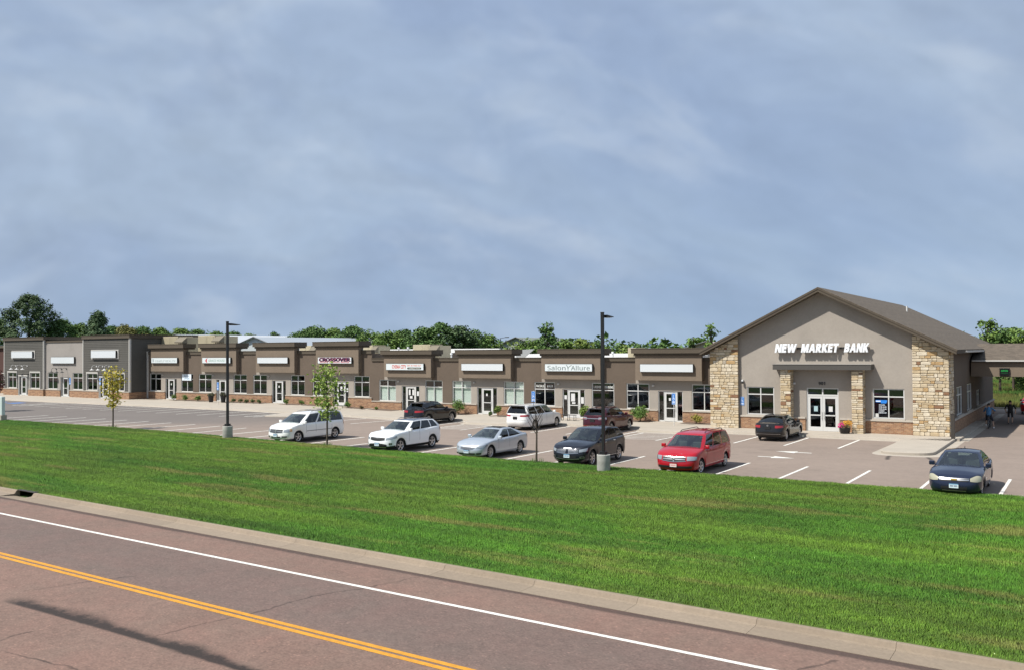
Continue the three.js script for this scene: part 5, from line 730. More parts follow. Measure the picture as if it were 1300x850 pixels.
place(makeCar({ name: 'sedan', L: 4.82, W: 1.835, fo: 0.97, wb: 2.795, wr: 0.33, sill: 0.24, fbot: 0.19, rbot: 0.28, paint: paint(0.46, 0.50, 0.545, 0.45, 0.32), wheel: 'ten', crown: 0.08, shoulder: 0.91, belt: [[2.41, 0.70], [2.15, 0.79], [1.7, 0.88], [1.15, 0.95], [0.5, 0.965], [-0.6, 1.0], [-1.5, 1.045], [-2.1, 1.05], [-2.41, 1.02]], roof: [[0.4, 1.34], [0.1, 1.39], [-0.3, 1.42], [-0.9, 1.39], [-1.3, 1.31]],
  green: { cowl: 1.18, head: 0.12, rear: -1.98, tail: -1.02, hwt: 0.58, curve: 0.16, win: [[0.02, 0.42, 0], [0.46, 0.86, 0]], rearTint: CM.glass, top: 0.90, dp: 0.22 }, handles: [0.2, -0.75], handleMat: CM.chrome, seams: [0.82, -0.2, -1.1],
  detail: h => { h.patch('grille', 'F', -0.42, 0.42, t => 0.50 + 0.10 * (2 * Math.abs(t - 0.5)) ** 2, 0.64, M(0.10, 0.10, 0.11, 0.4), 0.012); for (const y of [0.53, 0.57, 0.61]) h.patch('grille_bar', 'F', -0.40, 0.40, y, y + 0.012, CM.chrome, 0.018); h.patch('grille_surround', 'F', -0.50, 0.50, t => 0.475 + 0.13 * (2 * Math.abs(t - 0.5)) ** 2, t => 0.50 + 0.13 * (2 * Math.abs(t - 0.5)) ** 2, CM.chrome, 0.018); h.both('headlight', 'F', 0.58, 1.26, t => 0.57 + 0.10 * t, t => 0.655 + 0.125 * t, CM.lens, 0.012); h.patch('lower_intake', 'F', -0.52, 0.52, 0.27, 0.34, CM.trim, 0.012); h.both('fog_slot', 'F', 0.60, 0.86, 0.28, 0.35, CM.trim, 0.012); h.plate('F', 0.41); h.both('tail_light', 'R', 0.50, 1.06, t => 0.84, t => 0.98, CM.red, 0.012); part('sunroof', rbx(-0.42, 0.42, h.roofY(0, -0.25) - 0.02, h.roofY(0, -0.25) + 0.004, -0.62, 0.0, 0.01), paint(0.01, 0.01, 0.012), h.car); } }, 'silver sedan with chrome grille and dark sunroof', 'car'), -26.80, -39.40);
place(makeCar({ name: 'suv', L: 4.74, W: 1.93, fo: 0.93, wb: 2.825, wr: 0.37, sill: 0.29, fbot: 0.24, rbot: 0.34, paint: paint(0.010, 0.012, 0.020, 0.2), wheel: 'seven', rim: CM.chrome, crown: 0.09, shoulder: 0.92, belt: [[2.37, 0.90], [2.1, 0.98], [1.6, 1.06], [1.0, 1.12], [0, 1.13], [-1.5, 1.18], [-2.37, 1.18]], roof: [[0.6, 1.56], [0.2, 1.64], [-0.3, 1.675], [-1.2, 1.655], [-2.0, 1.58]],
  green: { cowl: 1.16, head: 0.28, rear: -2.18, tail: -1.86, hwt: 0.66, curve: 0.17, win: [[0.02, 0.37, 0], [0.40, 0.70, 1], [0.73, 0.93, 1]], top: 0.88 }, handles: [0.22, -0.78], handleMat: CM.chrome, seams: [0.76, -0.14, -1.04],
  detail: h => { h.both('grille', 'F', 0.06, 0.60, t => 0.62 + 0.05 * t, t => 0.84 - 0.02 * t, CM.trim, 0.012); for (const s of [1, -1]) for (let i = 0; i < 8; i++) { const u = 0.09 + i * 0.065; h.patch('grille_bar', 'F', s * u, s * (u + 0.03), 0.635 + 0.006 * i, 0.83 - 0.003 * i, CM.chrome, 0.022, h.car, 2, 3); } h.patch('grille_trim', 'F', -0.62, 0.62, t => 0.60 + 0.06 * Math.abs(2 * t - 1), t => 0.625 + 0.06 * Math.abs(2 * t - 1), CM.chrome, 0.02); h.patch('hood_badge', 'F', -0.22, 0.22, 0.855, 0.885, CM.chrome, 0.016); h.both('headlight', 'F', 0.64, 1.12, t => 0.70 + 0.06 * t, t => 0.82 + 0.09 * t, CM.lens, 0.014); h.patch('lower_intake', 'F', -0.5, 0.5, 0.42, 0.52, CM.trim, 0.012); h.patch('bumper_strip', 'F', -0.66, 0.66, t => 0.36 + 0.03 * (2 * t - 1) ** 2, t => 0.385 + 0.03 * (2 * t - 1) ** 2, CM.chrome, 0.02); h.both('fog_ring', 'F', 0.70, 0.92, 0.42, 0.51, CM.chrome, 0.014); h.both('fog_lamp', 'F', 0.73, 0.89, 0.435, 0.495, CM.trim, 0.02); h.plate('F', 0.52); for (const s of [1, -1]) { part('belt_trim', new THREE.TubeGeometry(new THREE.CatmullRomCurve3([1.0, 0.3, -0.6, -1.4, -2.0].map(z => V3(s * (h.hw * 0.925 - 0.02) * (z < -1.8 ? 0.98 : 1), h.belt(z) + 0.0, z))), 20, 0.014, 5), CM.chrome, h.car); part('sill_strip', bx(s * 0.955, s * 0.972, 0.36, 0.385, -0.9, 0.95), CM.chrome, h.car); } h.both('tail_light', 'R', 0.40, 1.0, 0.92, 1.06, CM.red, 0.012); } }, 'black crossover with split chrome wing grille by the light pole', 'suv'), -21.02, -39.45);
place(makeCar({ name: 'sedan', L: 5.09, W: 1.85, fo: 1.0, wb: 2.807, wr: 0.33, sill: 0.25, fbot: 0.20, rbot: 0.30, paint: paint(0.012, 0.018, 0.042, 0.25), wheel: 'five', crown: 0.08, shoulder: 0.92, belt: [[2.54, 0.76], [2.2, 0.84], [1.7, 0.91], [1.1, 0.97], [0.4, 0.98], [-0.8, 0.99], [-1.7, 1.03], [-2.2, 1.03], [-2.54, 1.0]], roof: [[0.4, 1.40], [0.05, 1.455], [-0.4, 1.48], [-0.9, 1.455], [-1.3, 1.38]],
  green: { cowl: 1.12, head: 0.16, rear: -1.78, tail: -1.04, hwt: 0.61, curve: 0.16, win: [[0.02, 0.44, 0], [0.48, 0.90, 0]], rearTint: CM.glass, top: 0.90, dp: 0.20 }, handles: [0.2, -0.8], seams: [0.8, -0.25, -1.1],
  detail: h => { h.patch('grille', 'F', -0.50, 0.50, 0.61, 0.70, CM.trim, 0.012); h.patch('grille_bar', 'F', -0.52, 0.52, 0.645, 0.675, CM.chrome, 0.022); h.patch('grille_surround', 'F', -0.53, 0.53, 0.70, 0.715, CM.chrome, 0.018); h.both('headlight', 'F', 0.56, 1.06, t => 0.62 - 0.02 * Math.sin(t * 3.1), t => 0.72 + 0.09 * Math.sin(t * 2.4), CM.lensold, 0.014); { const [p] = h.surf('F', 0, 0.66, 0.04); part('emblem', bx(-0.10, 0.10, p.y - 0.025, p.y + 0.025, p.z - 0.015, p.z + 0.01), M(0.55, 0.38, 0.10, 0.35), h.car); } h.patch('lower_intake', 'F', -0.46, 0.46, 0.30, 0.42, CM.trim, 0.012); h.patch('bumper_strip', 'F', -0.42, 0.42, 0.265, 0.285, CM.chrome, 0.016); h.plate('F', 0.45); h.both('tail_light', 'R', 0.45, 0.95, 0.80, 0.94, CM.red, 0.012); part('antenna', rod(V3(0, h.roofY(0, -0.9) - 0.01, -0.9), V3(0, h.roofY(0, -0.9) + 0.09, -0.98), 0.02, 0.006), CM.trim, h.car); } }, 'dark blue sedan with gold grille badge parked alone by the island', 'car'), -4.42, -38.98);
// the row nosed in to the sidewalk, seen from behind
place(makeCar({ name: 'suv', L: 4.85, W: 1.94, fo: 0.93, wb: 2.895, wr: 0.38, sill: 0.30, fbot: 0.25, rbot: 0.34, paint: paint(0.008, 0.008, 0.010), wheel: 'ten', crown: 0.10, shoulder: 0.90, belt: [[2.42, 0.84], [2.1, 0.95], [1.6, 1.04], [1.0, 1.10], [0, 1.12], [-1.5, 1.17], [-2.42, 1.15]], roof: [[0.6, 1.54], [0.2, 1.63], [-0.3, 1.665], [-1.2, 1.63], [-1.9, 1.54]],
  green: { cowl: 1.12, head: 0.22, rear: -2.12, tail: -1.66, hwt: 0.64, curve: 0.16, win: [[0.02, 0.40, 0], [0.43, 0.74, 1], [0.77, 0.92, 1]], top: 0.86 }, handles: [0.2, -0.8], seams: [0.75, -0.2, -1.1], seat: CM.inside,
  detail: h => { h.both('tail_light', 'R', 0.34, 1.12, t => 0.92 + 0.03 * t, t => 1.06 + 0.03 * t, CM.red, 0.014); h.plate('R', 0.80); h.patch('bumper_strip', 'R', -0.72, 0.72, 0.52, 0.56, CM.chrome, 0.014); h.patch('lower_trim', 'R', -0.8, 0.8, 0.35, 0.48, CM.trim, 0.01); part('spoiler', rbx(-0.56, 0.56, h.roofY(0, -1.7) - 0.03, h.roofY(0, -1.7) + 0.01, -1.98, -1.62, 0.014), CM.trim, h.car); for (const s of [1, -1]) part('window_trim', new THREE.TubeGeometry(new THREE.CatmullRomCurve3([[0.9, 0], [0.0, 0.0], [-1.0, 0], [-1.75, 0.03], [-1.9, 0.16]].map(([z, d]) => V3(s * (h.hw * 0.90 - 0.012 - d * 0.3), h.belt(z) + 0.02 + d, z))), 20, 0.012, 5), CM.chrome, h.car); } }, 'black suv backed view with red tail lights by CHINA CITY door', 'suv'), -43.0, -54.72, Math.PI);
place(makeCar({ name: 'minivan', L: 5.15, W: 2.0, fo: 0.97, wb: 3.0, wr: 0.34, sill: 0.26, fbot: 0.22, rbot: 0.28, paint: paint(0.74, 0.74, 0.72), wheel: 'ten', crown: 0.09, shoulder: 0.92, belt: [[2.57, 0.82], [2.2, 0.93], [1.7, 1.03], [1.2, 1.09], [0, 1.09], [-1.0, 1.07], [-2.0, 1.13], [-2.57, 1.15]], roof: [[0.9, 1.56], [0.5, 1.66], [0, 1.705], [-1.0, 1.70], [-1.9, 1.675], [-2.4, 1.62]],
  green: { cowl: 1.55, head: 0.55, rear: -2.42, tail: -2.22, hwt: 0.68, curve: 0.2, three: true, win: [[0.02, 0.32, 0], [0.35, 0.62, 1], [0.65, 0.95, 1]], top: 0.88 }, handles: [0.5, -0.6], seams: [0.98, 0.1, -1.1],
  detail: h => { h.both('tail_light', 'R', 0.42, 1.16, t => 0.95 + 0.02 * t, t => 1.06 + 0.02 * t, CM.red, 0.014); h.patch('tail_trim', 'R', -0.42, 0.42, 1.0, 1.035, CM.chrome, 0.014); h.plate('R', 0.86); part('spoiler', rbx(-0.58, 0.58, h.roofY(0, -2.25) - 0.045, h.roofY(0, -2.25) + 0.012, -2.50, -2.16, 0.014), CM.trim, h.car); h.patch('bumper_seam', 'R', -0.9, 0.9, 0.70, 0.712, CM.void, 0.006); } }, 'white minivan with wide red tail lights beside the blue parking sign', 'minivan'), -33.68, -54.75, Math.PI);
place(makeCar({ name: 'suv', L: 4.77, W: 1.885, fo: 0.93, wb: 2.74, wr: 0.36, sill: 0.29, fbot: 0.25, rbot: 0.34, paint: paint(0.055, 0.006, 0.012, 0.35), wheel: 'five', crown: 0.09, shoulder: 0.92, belt: [[2.38, 0.86], [2.1, 0.96], [1.6, 1.05], [1.0, 1.11], [0, 1.12], [-1.5, 1.17], [-2.38, 1.15]], roof: [[0.6, 1.56], [0.2, 1.64], [-0.3, 1.675], [-1.2, 1.64], [-1.9, 1.56]],
  green: { cowl: 1.12, head: 0.22, rear: -2.16, tail: -1.76, hwt: 0.63, curve: 0.16, win: [[0.02, 0.40, 0], [0.43, 0.74, 1], [0.77, 0.92, 1]], top: 0.87 }, handles: [0.2, -0.8], seams: [0.75, -0.2, -1.1], rails: true,
  detail: h => { h.both('tail_light', 'R', 0.46, 1.05, t => 0.92 + 0.02 * t, t => 1.07, CM.lens, 0.014); h.both('tail_lens', 'R', 0.50, 0.98, t => 0.955, t => 0.99, CM.red, 0.02); h.patch('tail_trim', 'R', -0.46, 0.46, 0.97, 1.01, CM.chrome, 0.014); h.plate('R', 0.86); h.patch('bumper_strip', 'R', -0.82, 0.82, 0.50, 0.53, CM.red, 0.012); part('spoiler', rbx(-0.56, 0.56, h.roofY(0, -1.78) - 0.03, h.roofY(0, -1.78) + 0.012, -2.06, -1.70, 0.014), CM.trim, h.car); } }, 'dark maroon suv seen from behind with clear tail lights', 'suv'), -27.88, -54.98, Math.PI);
place(makeCar({ name: 'sedan', L: 4.87, W: 1.835, fo: 0.95, wb: 2.803, wr: 0.335, sill: 0.25, fbot: 0.20, rbot: 0.30, paint: paint(0.010, 0.010, 0.011), wheel: 'ten', crown: 0.07, shoulder: 0.92, belt: [[2.43, 0.72], [2.1, 0.82], [1.6, 0.91], [1.1, 0.97], [0.3, 0.975], [-0.8, 1.0], [-1.6, 1.04], [-2.1, 1.06], [-2.43, 1.05]], roof: [[0.4, 1.40], [0.05, 1.45], [-0.4, 1.475], [-0.9, 1.45], [-1.3, 1.38]],
  green: { cowl: 1.12, head: 0.16, rear: -1.86, tail: -1.08, hwt: 0.60, curve: 0.16, win: [[0.02, 0.42, 0], [0.46, 0.86, 0]], top: 0.90, dp: 0.2, rearTint: CM.tint }, handles: [0.2, -0.8], seams: [0.8, -0.25, -1.1], seat: CM.inside,
  detail: h => { h.both('tail_light', 'R', 0.46, 1.02, t => 0.80 + 0.03 * t, t => 0.95, CM.red, 0.014); { const [p] = h.surf('R', 0, 0.93, 0.02); part('emblem', new THREE.CylinderGeometry(0.06, 0.06, 0.02, 18).rotateX(Math.PI / 2).translate(0, p.y, p.z), CM.chrome, h.car); } h.plate('R', 0.80); h.patch('bumper_strip', 'R', -0.8, 0.8, 0.44, 0.455, CM.chrome, 0.012); } }, 'black sedan parked nose-in at the bank entrance', 'car'), -16.42, -55.52, Math.PI);
place(makeCar({ name: 'sedan', L: 4.7, W: 1.82, fo: 0.95, wb: 2.7, wr: 0.33, sill: 0.25, fbot: 0.2, rbot: 0.28, paint: paint(0.42, 0.008, 0.014, 0.2), wheel: 'ten', crown: 0.07, shoulder: 0.92, belt: [[2.35, 0.72], [2.0, 0.82], [1.1, 0.95], [0.3, 0.97], [-0.8, 1.0], [-1.6, 1.04], [-2.35, 1.03]], roof: [[0.4, 1.38], [0.05, 1.44], [-0.4, 1.46], [-0.9, 1.43], [-1.3, 1.36]], green: { cowl: 1.1, head: 0.16, rear: -1.8, tail: -1.05, hwt: 0.60, curve: 0.16, win: [[0.02, 0.42, 0], [0.46, 0.86, 0]], top: 0.9, rearTint: CM.glass }, detail: h => { h.both('tail_light', 'R', 0.46, 1.0, 0.82, 0.95, CM.lens, 0.014); h.plate('R', 0.80); h.patch('bumper_strip', 'R', -0.8, 0.8, 0.42, 0.45, CM.trim, 0.012); } }, 'bright red sedan on the drive beyond the drive-through canopy', 'car'), -4.35, -86.4, Math.PI);
// ---------------------------------------------------------------- trees and shrubs
function leaves(list, size, colf, r, bend = 0.25) {
  const P = [], Cc = [];
  for (const [x, y, z, nx, ny, nz] of list) {
    const n = V3(nx + (r() - 0.5) * 1.7, ny + (r() - 0.5) * 1.7 + 0.25, nz + (r() - 0.5) * 1.7).normalize(), a = V3(r() - 0.5, r() - 0.5, r() - 0.5).cross(n).normalize(), b = n.clone().cross(a), s = size * (0.6 + 0.8 * r()), w = s * 0.55;
    const c = V3(x, y, z), tip = c.clone().addScaledVector(a, s), base = c.clone().addScaledVector(a, -s), l = c.clone().addScaledVector(b, w).addScaledVector(n, s * bend), q = c.clone().addScaledVector(b, -w).addScaledVector(n, s * bend);
    P.push(...base.toArray(), ...l.toArray(), ...tip.toArray(), ...base.toArray(), ...tip.toArray(), ...q.toArray());
    const k = colf(x, y, z, r); for (let i = 0; i < 6; i++) Cc.push(...k);
  }
  const g = new THREE.BufferGeometry(); g.setAttribute('position', new THREE.Float32BufferAttribute(P, 3)); g.setAttribute('color', new THREE.Float32BufferAttribute(Cc, 3)); g.computeVertexNormals(); return g;
}
const tone = (base, spread = 0.5, yel = 0.35) => (x, y, z, r) => { const k = 1 - spread / 2 + spread * r(), w = r() * yel; return [base[0] * k * (1 + w), base[1] * k * (1 + w * 0.35), base[2] * k]; };
const leafMat = new THREE.MeshStandardMaterial({ vertexColors: true, roughness: 0.75, side: THREE.DoubleSide }), barkMat = new THREE.MeshStandardMaterial({ map: tex(64, 0.6, (u, v) => shade([0.085, 0.066, 0.05], 0.6 + 0.8 * fbmp(u * 8, v * 2, 8, 4))), roughness: 0.95 });
// crown built at its real size: radius R, height H from the foot of the crown
function crownGeo(seed, kind, R, H, base) {
  const r = rng(seed), pts = [], cl = [], airy = kind === 'airy', spray = kind === 'spray';
  const prof = airy ? t => (0.45 + 0.55 * Math.pow(Math.max(0, 1 - t), 0.6)) * (0.55 + 0.5 * Math.abs(Math.sin(t * 7 + seed))) : spray ? t => Math.min(1, 0.55 + t) * Math.pow(Math.max(0, 1 - t), 0.42) : t => Math.pow(Math.max(0, Math.sin(Math.PI * Math.min(1, 0.24 + 0.76 * t))), 0.5);
  const cr0 = airy ? 0.55 : spray ? 0.85 : 1.05, n = Math.round(Math.min(200, Math.max(16, (airy ? 0.55 : spray ? 0.55 : 0.60) * R * R * H / (cr0 * cr0 * cr0)))), per = airy ? 26 : 90;
  for (let i = 0; i < n; i++) { const t = Math.pow(r(), airy ? 1 : 0.72), a = r() * 6.283, lob = 0.80 + 0.30 * Math.sin(a * 3 + seed) * r() + 0.18 * r(), q = Math.sqrt(r() * 0.75 + 0.25), rr = prof(t) * q * lob * R; cl.push([Math.cos(a) * rr, H * (0.03 + 0.95 * t) - cr0 * 0.4, Math.sin(a) * rr, cr0 * (0.65 + 0.6 * r())]); }
  for (const [cx, cy, cz, cr] of cl) { const d = V3(cx, (cy - H * 0.45) * 0.9, cz).normalize(); for (let k = 0; k < per; k++) { const u = r() * 2 - 1, a = r() * 6.283, q = Math.pow(r(), 0.45), s = Math.sqrt(1 - u * u); let x = Math.cos(a) * s * q * cr, y = u * q * cr * 0.7, z = Math.sin(a) * s * q * cr; if (spray) { const e = (r() - 0.25) * 1.3; x += d.x * e; y += e * 0.8; z += d.z * e; } pts.push([cx + x, cy + y, cz + z, x / cr, y / cr + 0.25, z / cr]); } }
  return [leaves(pts, airy ? 0.18 : 0.205, tone(base, 0.6, 0.4), r), cl];
}
const GREENS = { dark: [0.044, 0.088, 0.028], deep: [0.060, 0.130, 0.028], mid: [0.092, 0.172, 0.032], light: [0.120, 0.190, 0.036], olive: [0.135, 0.150, 0.038], blue: [0.050, 0.100, 0.038] };
const tr = rng(404);
function farTree(px, py, wpx, z, kind, tint, label, group, foot = 0.18) {
  const p = onZ(px, py, z), depth = p.clone().sub(camera.position).dot(fwd), R = wpx / FPX * depth / 2 * (kind === 'round' ? 1.45 : 1), x = p.x, H = p.y, y0 = gy(x, z) - 0.1, cf = H * foot, ch = H - cf;
  const t = thing('tree', label, 'tree', [x, y0, z], group), [g, cl] = crownGeo(100 + Math.floor(tr() * 9000), kind, R, ch, GREENS[tint]);
  const m = new THREE.Mesh(g, leafMat); m.name = 'crown'; m.position.set(0, cf - y0, 0); m.castShadow = m.receiveShadow = true; t.add(m);
  const rt = Math.max(0.08, H * 0.018), limbs = [rod(V3(x, y0 - 0.1, z), V3(x, y0 + H * (kind === 'airy' ? 0.9 : 0.62), z), rt * 1.25, rt * 0.35, 8)];
  for (let i = 0; i < (kind === 'airy' ? 14 : 7); i++) { const c = cl[Math.floor(tr() * cl.length)]; limbs.push(rod(V3(x, y0 + Math.min(H * 0.8, cf + c[1] * 0.6), z), V3(x + c[0], cf + c[1], z + c[2]), rt * 0.45, rt * 0.12, 5)); }
  part('trunk', limbs, barkMat, t); return t;
}
farTree(36, 375, 104, -96, 'spray', 'dark', 'largest dark tree towering behind the outermost siding bay', null, 0.10);
farTree(124, 397, 46, -100, 'spray', 'blue', 'pointed dark green tree rising behind the stucco bay', null, 0.12);
farTree(161, 411, 40, -112, 'round', 'olive', 'olive brown tinged tree behind the inner siding bay');
farTree(695, 408, 38, -100, 'airy', 'deep', 'lone tall tree with bare trunk behind the salon parapet', null, 0.42);
farTree(880, 420, 22, -96, 'airy', 'mid', 'small thin tree behind the shop next to the bank', null, 0.45);
farTree(903, 411, 22, -96, 'airy', 'mid', 'taller thin tree beside the bank roof corner', null, 0.4);
farTree(1254, 402, 34, -112, 'airy', 'mid', 'airy tree rising above the drive-through canopy roof', null, 0.3);
farTree(1269, 416, 34, -124, 'round', 'deep', 'rounded dark tree beyond the drive-through canopy');
farTree(350, 419, 15, -150, 'round', 'deep', 'small round distant tree above the white barn roof', null, 0.4);
for (const [px, py, w, z, tint] of [[-16, 400, 60, -110, 'deep'], [78, 404, 40, -102, 'deep'], [100, 410, 34, -108, 'mid'], [143, 413, 34, -116, 'deep'], [181, 413, 38, -115, 'deep'], [203, 415, 40, -120, 'mid'], [228, 416, 40, -124, 'mid'], [252, 417, 36, -128, 'deep'], [275, 420, 34, -132, 'mid'], [296, 420, 34, -134, 'deep'], [316, 423, 30, -140, 'mid'], [337, 425, 26, -150, 'deep'], [378, 421, 30, -122, 'deep'], [400, 413, 46, -120, 'deep'], [424, 417, 40, -122, 'mid'], [447, 413, 46, -120, 'deep'], [470, 418, 40, -116, 'mid'], [492, 420, 44, -112, 'mid'], [513, 417, 40, -118, 'deep'], [536, 414, 40, -112, 'deep'], [558, 408, 48, -112, 'deep'], [583, 412, 42, -113, 'blue'], [603, 419, 38, -116, 'deep'], [621, 425, 32, -118, 'mid'], [652, 433, 28, -110, 'light'], [674, 427, 32, -110, 'mid'], [716, 430, 30, -115, 'mid'], [738, 428, 34, -116, 'light'], [757, 431, 28, -120, 'deep'], [776, 435, 26, -108, 'mid'], [793, 437, 26, -106, 'light'], [816, 438, 10, -130, 'blue'], [1240, 428, 24, -140, 'mid'], [1286, 414, 36, -130, 'mid'], [1304, 417, 34, -126, 'mid'], [1330, 418, 50, -130, 'deep']])
  {
  const zone = [[60, 'behind the outermost siding bay'], [110, 'behind the stucco bay'], [170, 'behind the inner siding bay'], [330, 'behind the white barns'], [395, 'between the barns and the CROSSOVER parapet'], [470, 'behind the CROSSOVER parapet'], [560, 'behind the CHINA CITY parapet'], [665, 'behind the blank sign next to CHINA CITY'], [765, 'behind the salon parapet'], [1000, 'behind the parapet nearest the bank'], [2000, 'beyond the drive-through canopy']].find(q => px < q[0])[1];
  farTree(px, py, w, z, 'round', tint, { deep: 'deep green', mid: 'fresh green', light: 'pale green', blue: 'bluish green' }[tint] + ' leafy tree ' + zone, 'trees in the belt behind the buildings', 0.1);
}
// far wood beyond the field, one mass
{
  const r = rng(8), pts = []; for (let i = 0; i < 1500; i++) { const x = -320 + 460 * r(), z = -175 - 60 * r(), h = 5.0 + 4 * fbm(x * 0.06, z * 0.05, 3), c = [x, h * Math.pow(r(), 0.6), z]; for (let k = 0; k < 14; k++) pts.push([c[0] + (r() - 0.5) * 3.2, Math.max(0.2, c[1] + (r() - 0.5) * 2.2), c[2] + (r() - 0.5) * 3.2, r() - 0.5, r(), r() - 0.5]); }
  const g = leaves(pts, 0.7, tone(GREENS.deep, 0.6, 0.4), r); const m = new THREE.Mesh(g, leafMat); m.name = 'far_wood'; m.castShadow = m.receiveShadow = true; m.userData = { kind: 'stuff', label: 'distant wood beyond the rough field', category: 'woodland' }; scene.add(m);
}
{ // rough grass of the field beyond the drive
  const r = rng(18), P = []; for (let i = 0; i < 5; i++) { const a = r() * 6.28, h = 0.5 + 0.5 * r(), x = (r() - 0.5) * 0.35, z = (r() - 0.5) * 0.35; P.push(x - 0.03 * Math.cos(a), 0, z - 0.03 * Math.sin(a), x + 0.03 * Math.cos(a), 0, z + 0.03 * Math.sin(a), x + (r() - 0.5) * 0.25, h, z + (r() - 0.5) * 0.25); }
  const g = new THREE.BufferGeometry(); g.setAttribute('position', new THREE.Float32BufferAttribute(P, 3)); g.computeVertexNormals();
  const N = 16000, im = new THREE.InstancedMesh(g, new THREE.MeshStandardMaterial({ roughness: 0.85, side: THREE.DoubleSide }), N), mm = new THREE.Matrix4(), q = new THREE.Quaternion(), c = new THREE.Color();
  for (let i = 0; i < N; i++) { const z = -92.2 - 80 * Math.pow(r(), 1.6), x = -16 + 34 * r() + (z + 92) * 0.12, n = fbm(x * 0.12 + 5, z * 0.2, 3), s = 0.45 + 0.6 * n; q.setFromAxisAngle(V3(0, 1, 0), r() * 6.28); mm.compose(V3(x, -0.1, z), q, V3(1, s, 1)); im.setMatrixAt(i, mm); const k = 0.7 + 0.6 * r(), w = sstep(0.35, 0.65, n); c.setRGB(lerp(0.055, 0.15, w) * k, lerp(0.14, 0.15, w) * k, lerp(0.016, 0.035, w) * k); im.setColorAt(i, c); }
  im.name = 'rough_grass'; im.castShadow = im.receiveShadow = true; im.userData = { kind: 'stuff', label: 'tall rough grass of the field beyond the drive', category: 'grass' }; scene.add(im);
}
// young trees on the lawn edge
function youngTree(label, px, baseY, topY, z, leafN, base, spread, seed, bare) {
  const d = onZ(px, baseY, z), x = d.x, y0 = lawnY(x, z) - 0.03, H = onZ(px, topY, z).y - y0, r = rng(seed), t = thing('young_tree', label, 'tree', [x, y0, z]);
  const L = [rod(V3(x, y0 - 0.05, z), V3(x + 0.03, y0 + H * 0.45, z), 0.055, 0.04, 8), rod(V3(x + 0.03, y0 + H * 0.45, z), V3(x - 0.02, y0 + H * (bare ? 0.72 : 0.95), z + 0.02), 0.04, 0.012, 7)], pts = [], n = bare ? 9 : 26;
  for (let i = 0; i < n; i++) {
    const f = bare ? 0.42 + 0.30 * i / n : 0.34 + 0.58 * i / n, a = i * 2.4 + r(), len = (bare ? 0.55 + 0.5 * r() : spread * (0.55 + 0.5 * r()) * Math.pow(Math.sin(Math.PI * Math.min(1, (f - 0.25) / 0.78)), 0.6)), s = V3(x, y0 + H * f, z), e = V3(x + Math.cos(a) * len * (bare ? 0.55 : 0.85), y0 + H * f + len * (bare ? 1.0 : 0.55), z + Math.sin(a) * len * 0.85);
    L.push(rod(s, e, 0.02, 0.006, 5));
    if (bare) { for (let k = 0; k < 3; k++) { const m = s.clone().lerp(e, 0.4 + 0.2 * k); L.push(rod(m, m.clone().add(V3((r() - 0.5) * 0.5, 0.15 + 0.25 * r(), (r() - 0.5) * 0.5)), 0.009, 0.003, 4)); } }
    else for (let k = 0; k < leafN / n; k++) { const q = 0.25 + 0.8 * r(), m = s.clone().lerp(e, q), o = 0.17 + 0.1 * r(); const v = V3(r() - 0.5, r() - 0.5, r() - 0.5).normalize().multiplyScalar(o * Math.cbrt(r()) * 1.5); pts.push([m.x + v.x, m.y + v.y - 0.03, m.z + v.z, v.x, v.y + 0.1, v.z]); }
  }
  part('trunk', L, barkMat, t);
  if (!bare) { const g = leaves(pts, 0.10, tone(base, 0.6, 0.4), r); g.translate(-x, -y0, -z); const m = new THREE.Mesh(g, new THREE.MeshPhysicalMaterial({ vertexColors: true, roughness: 0.8, transmission: 0.3, thickness: 0, side: THREE.DoubleSide })); m.name = 'crown'; m.castShadow = m.receiveShadow = true; t.add(m); }
  const gr = []; for (let i = 0; i < 60; i++) { const a = r() * 6.28, q = 0.35 * Math.sqrt(r()), h = 0.12 + 0.16 * r(), gx = x + Math.cos(a) * q, gz = z + Math.sin(a) * q, yy = lawnY(gx, gz) - 0.01; const g = new THREE.BufferGeometry(); g.setAttribute('position', new THREE.Float32BufferAttribute([gx - 0.012, yy, gz, gx + 0.012, yy, gz, gx + (r() - 0.5) * 0.12, yy + h, gz + (r() - 0.5) * 0.12], 3)); g.computeVertexNormals(); gr.push(g); }
  part('grass_tuft', gr, M(0.07, 0.15, 0.02, 0.9, { side: THREE.DoubleSide }), t); return t;
}
youngTree('young tree with yellowing leaves on the lawn edge', 143, 543, 465, -37.0, 620, [0.40, 0.38, 0.045], 0.98, 61);
youngTree('young tree with fresh green leaves in front of the white minivan', 415, 567, 461, -36.95, 760, [0.215, 0.335, 0.055], 1.15, 62);
youngTree('bare dead sapling with thin twigs beside the silver sedan', 681, 587, 505, -36.9, 0, null, 0, 63, true);
{ // purple-leaved tree at the lot corner
  const z = -43, p = onZ(-12, 455, z), x = p.x, r = rng(71), y0 = gy(x, z), t = thing('purple_tree', 'small tree with dark red leaves by the white sign post', 'tree', [x, y0, z]); part('trunk', [cyl(x, y0 - 0.05, y0 + 2.6, z, 0.06, 8, 0.03)], barkMat, t); const pts = []; for (let i = 0; i < 1100; i++) { const a = r() * 6.28, u = r() * 2 - 1, q = Math.cbrt(r()), s = Math.sqrt(1 - u * u); pts.push([Math.cos(a) * s * q * 1.15, 2.75 + u * q * 1.35, Math.sin(a) * s * q * 1.15, Math.cos(a) * s, u, Math.sin(a) * s]); }
  const m = new THREE.Mesh(leaves(pts, 0.11, tone([0.075, 0.016, 0.016], 0.7, 0.4), r), leafMat); m.name = 'crown'; m.castShadow = m.receiveShadow = true; t.add(m);
}
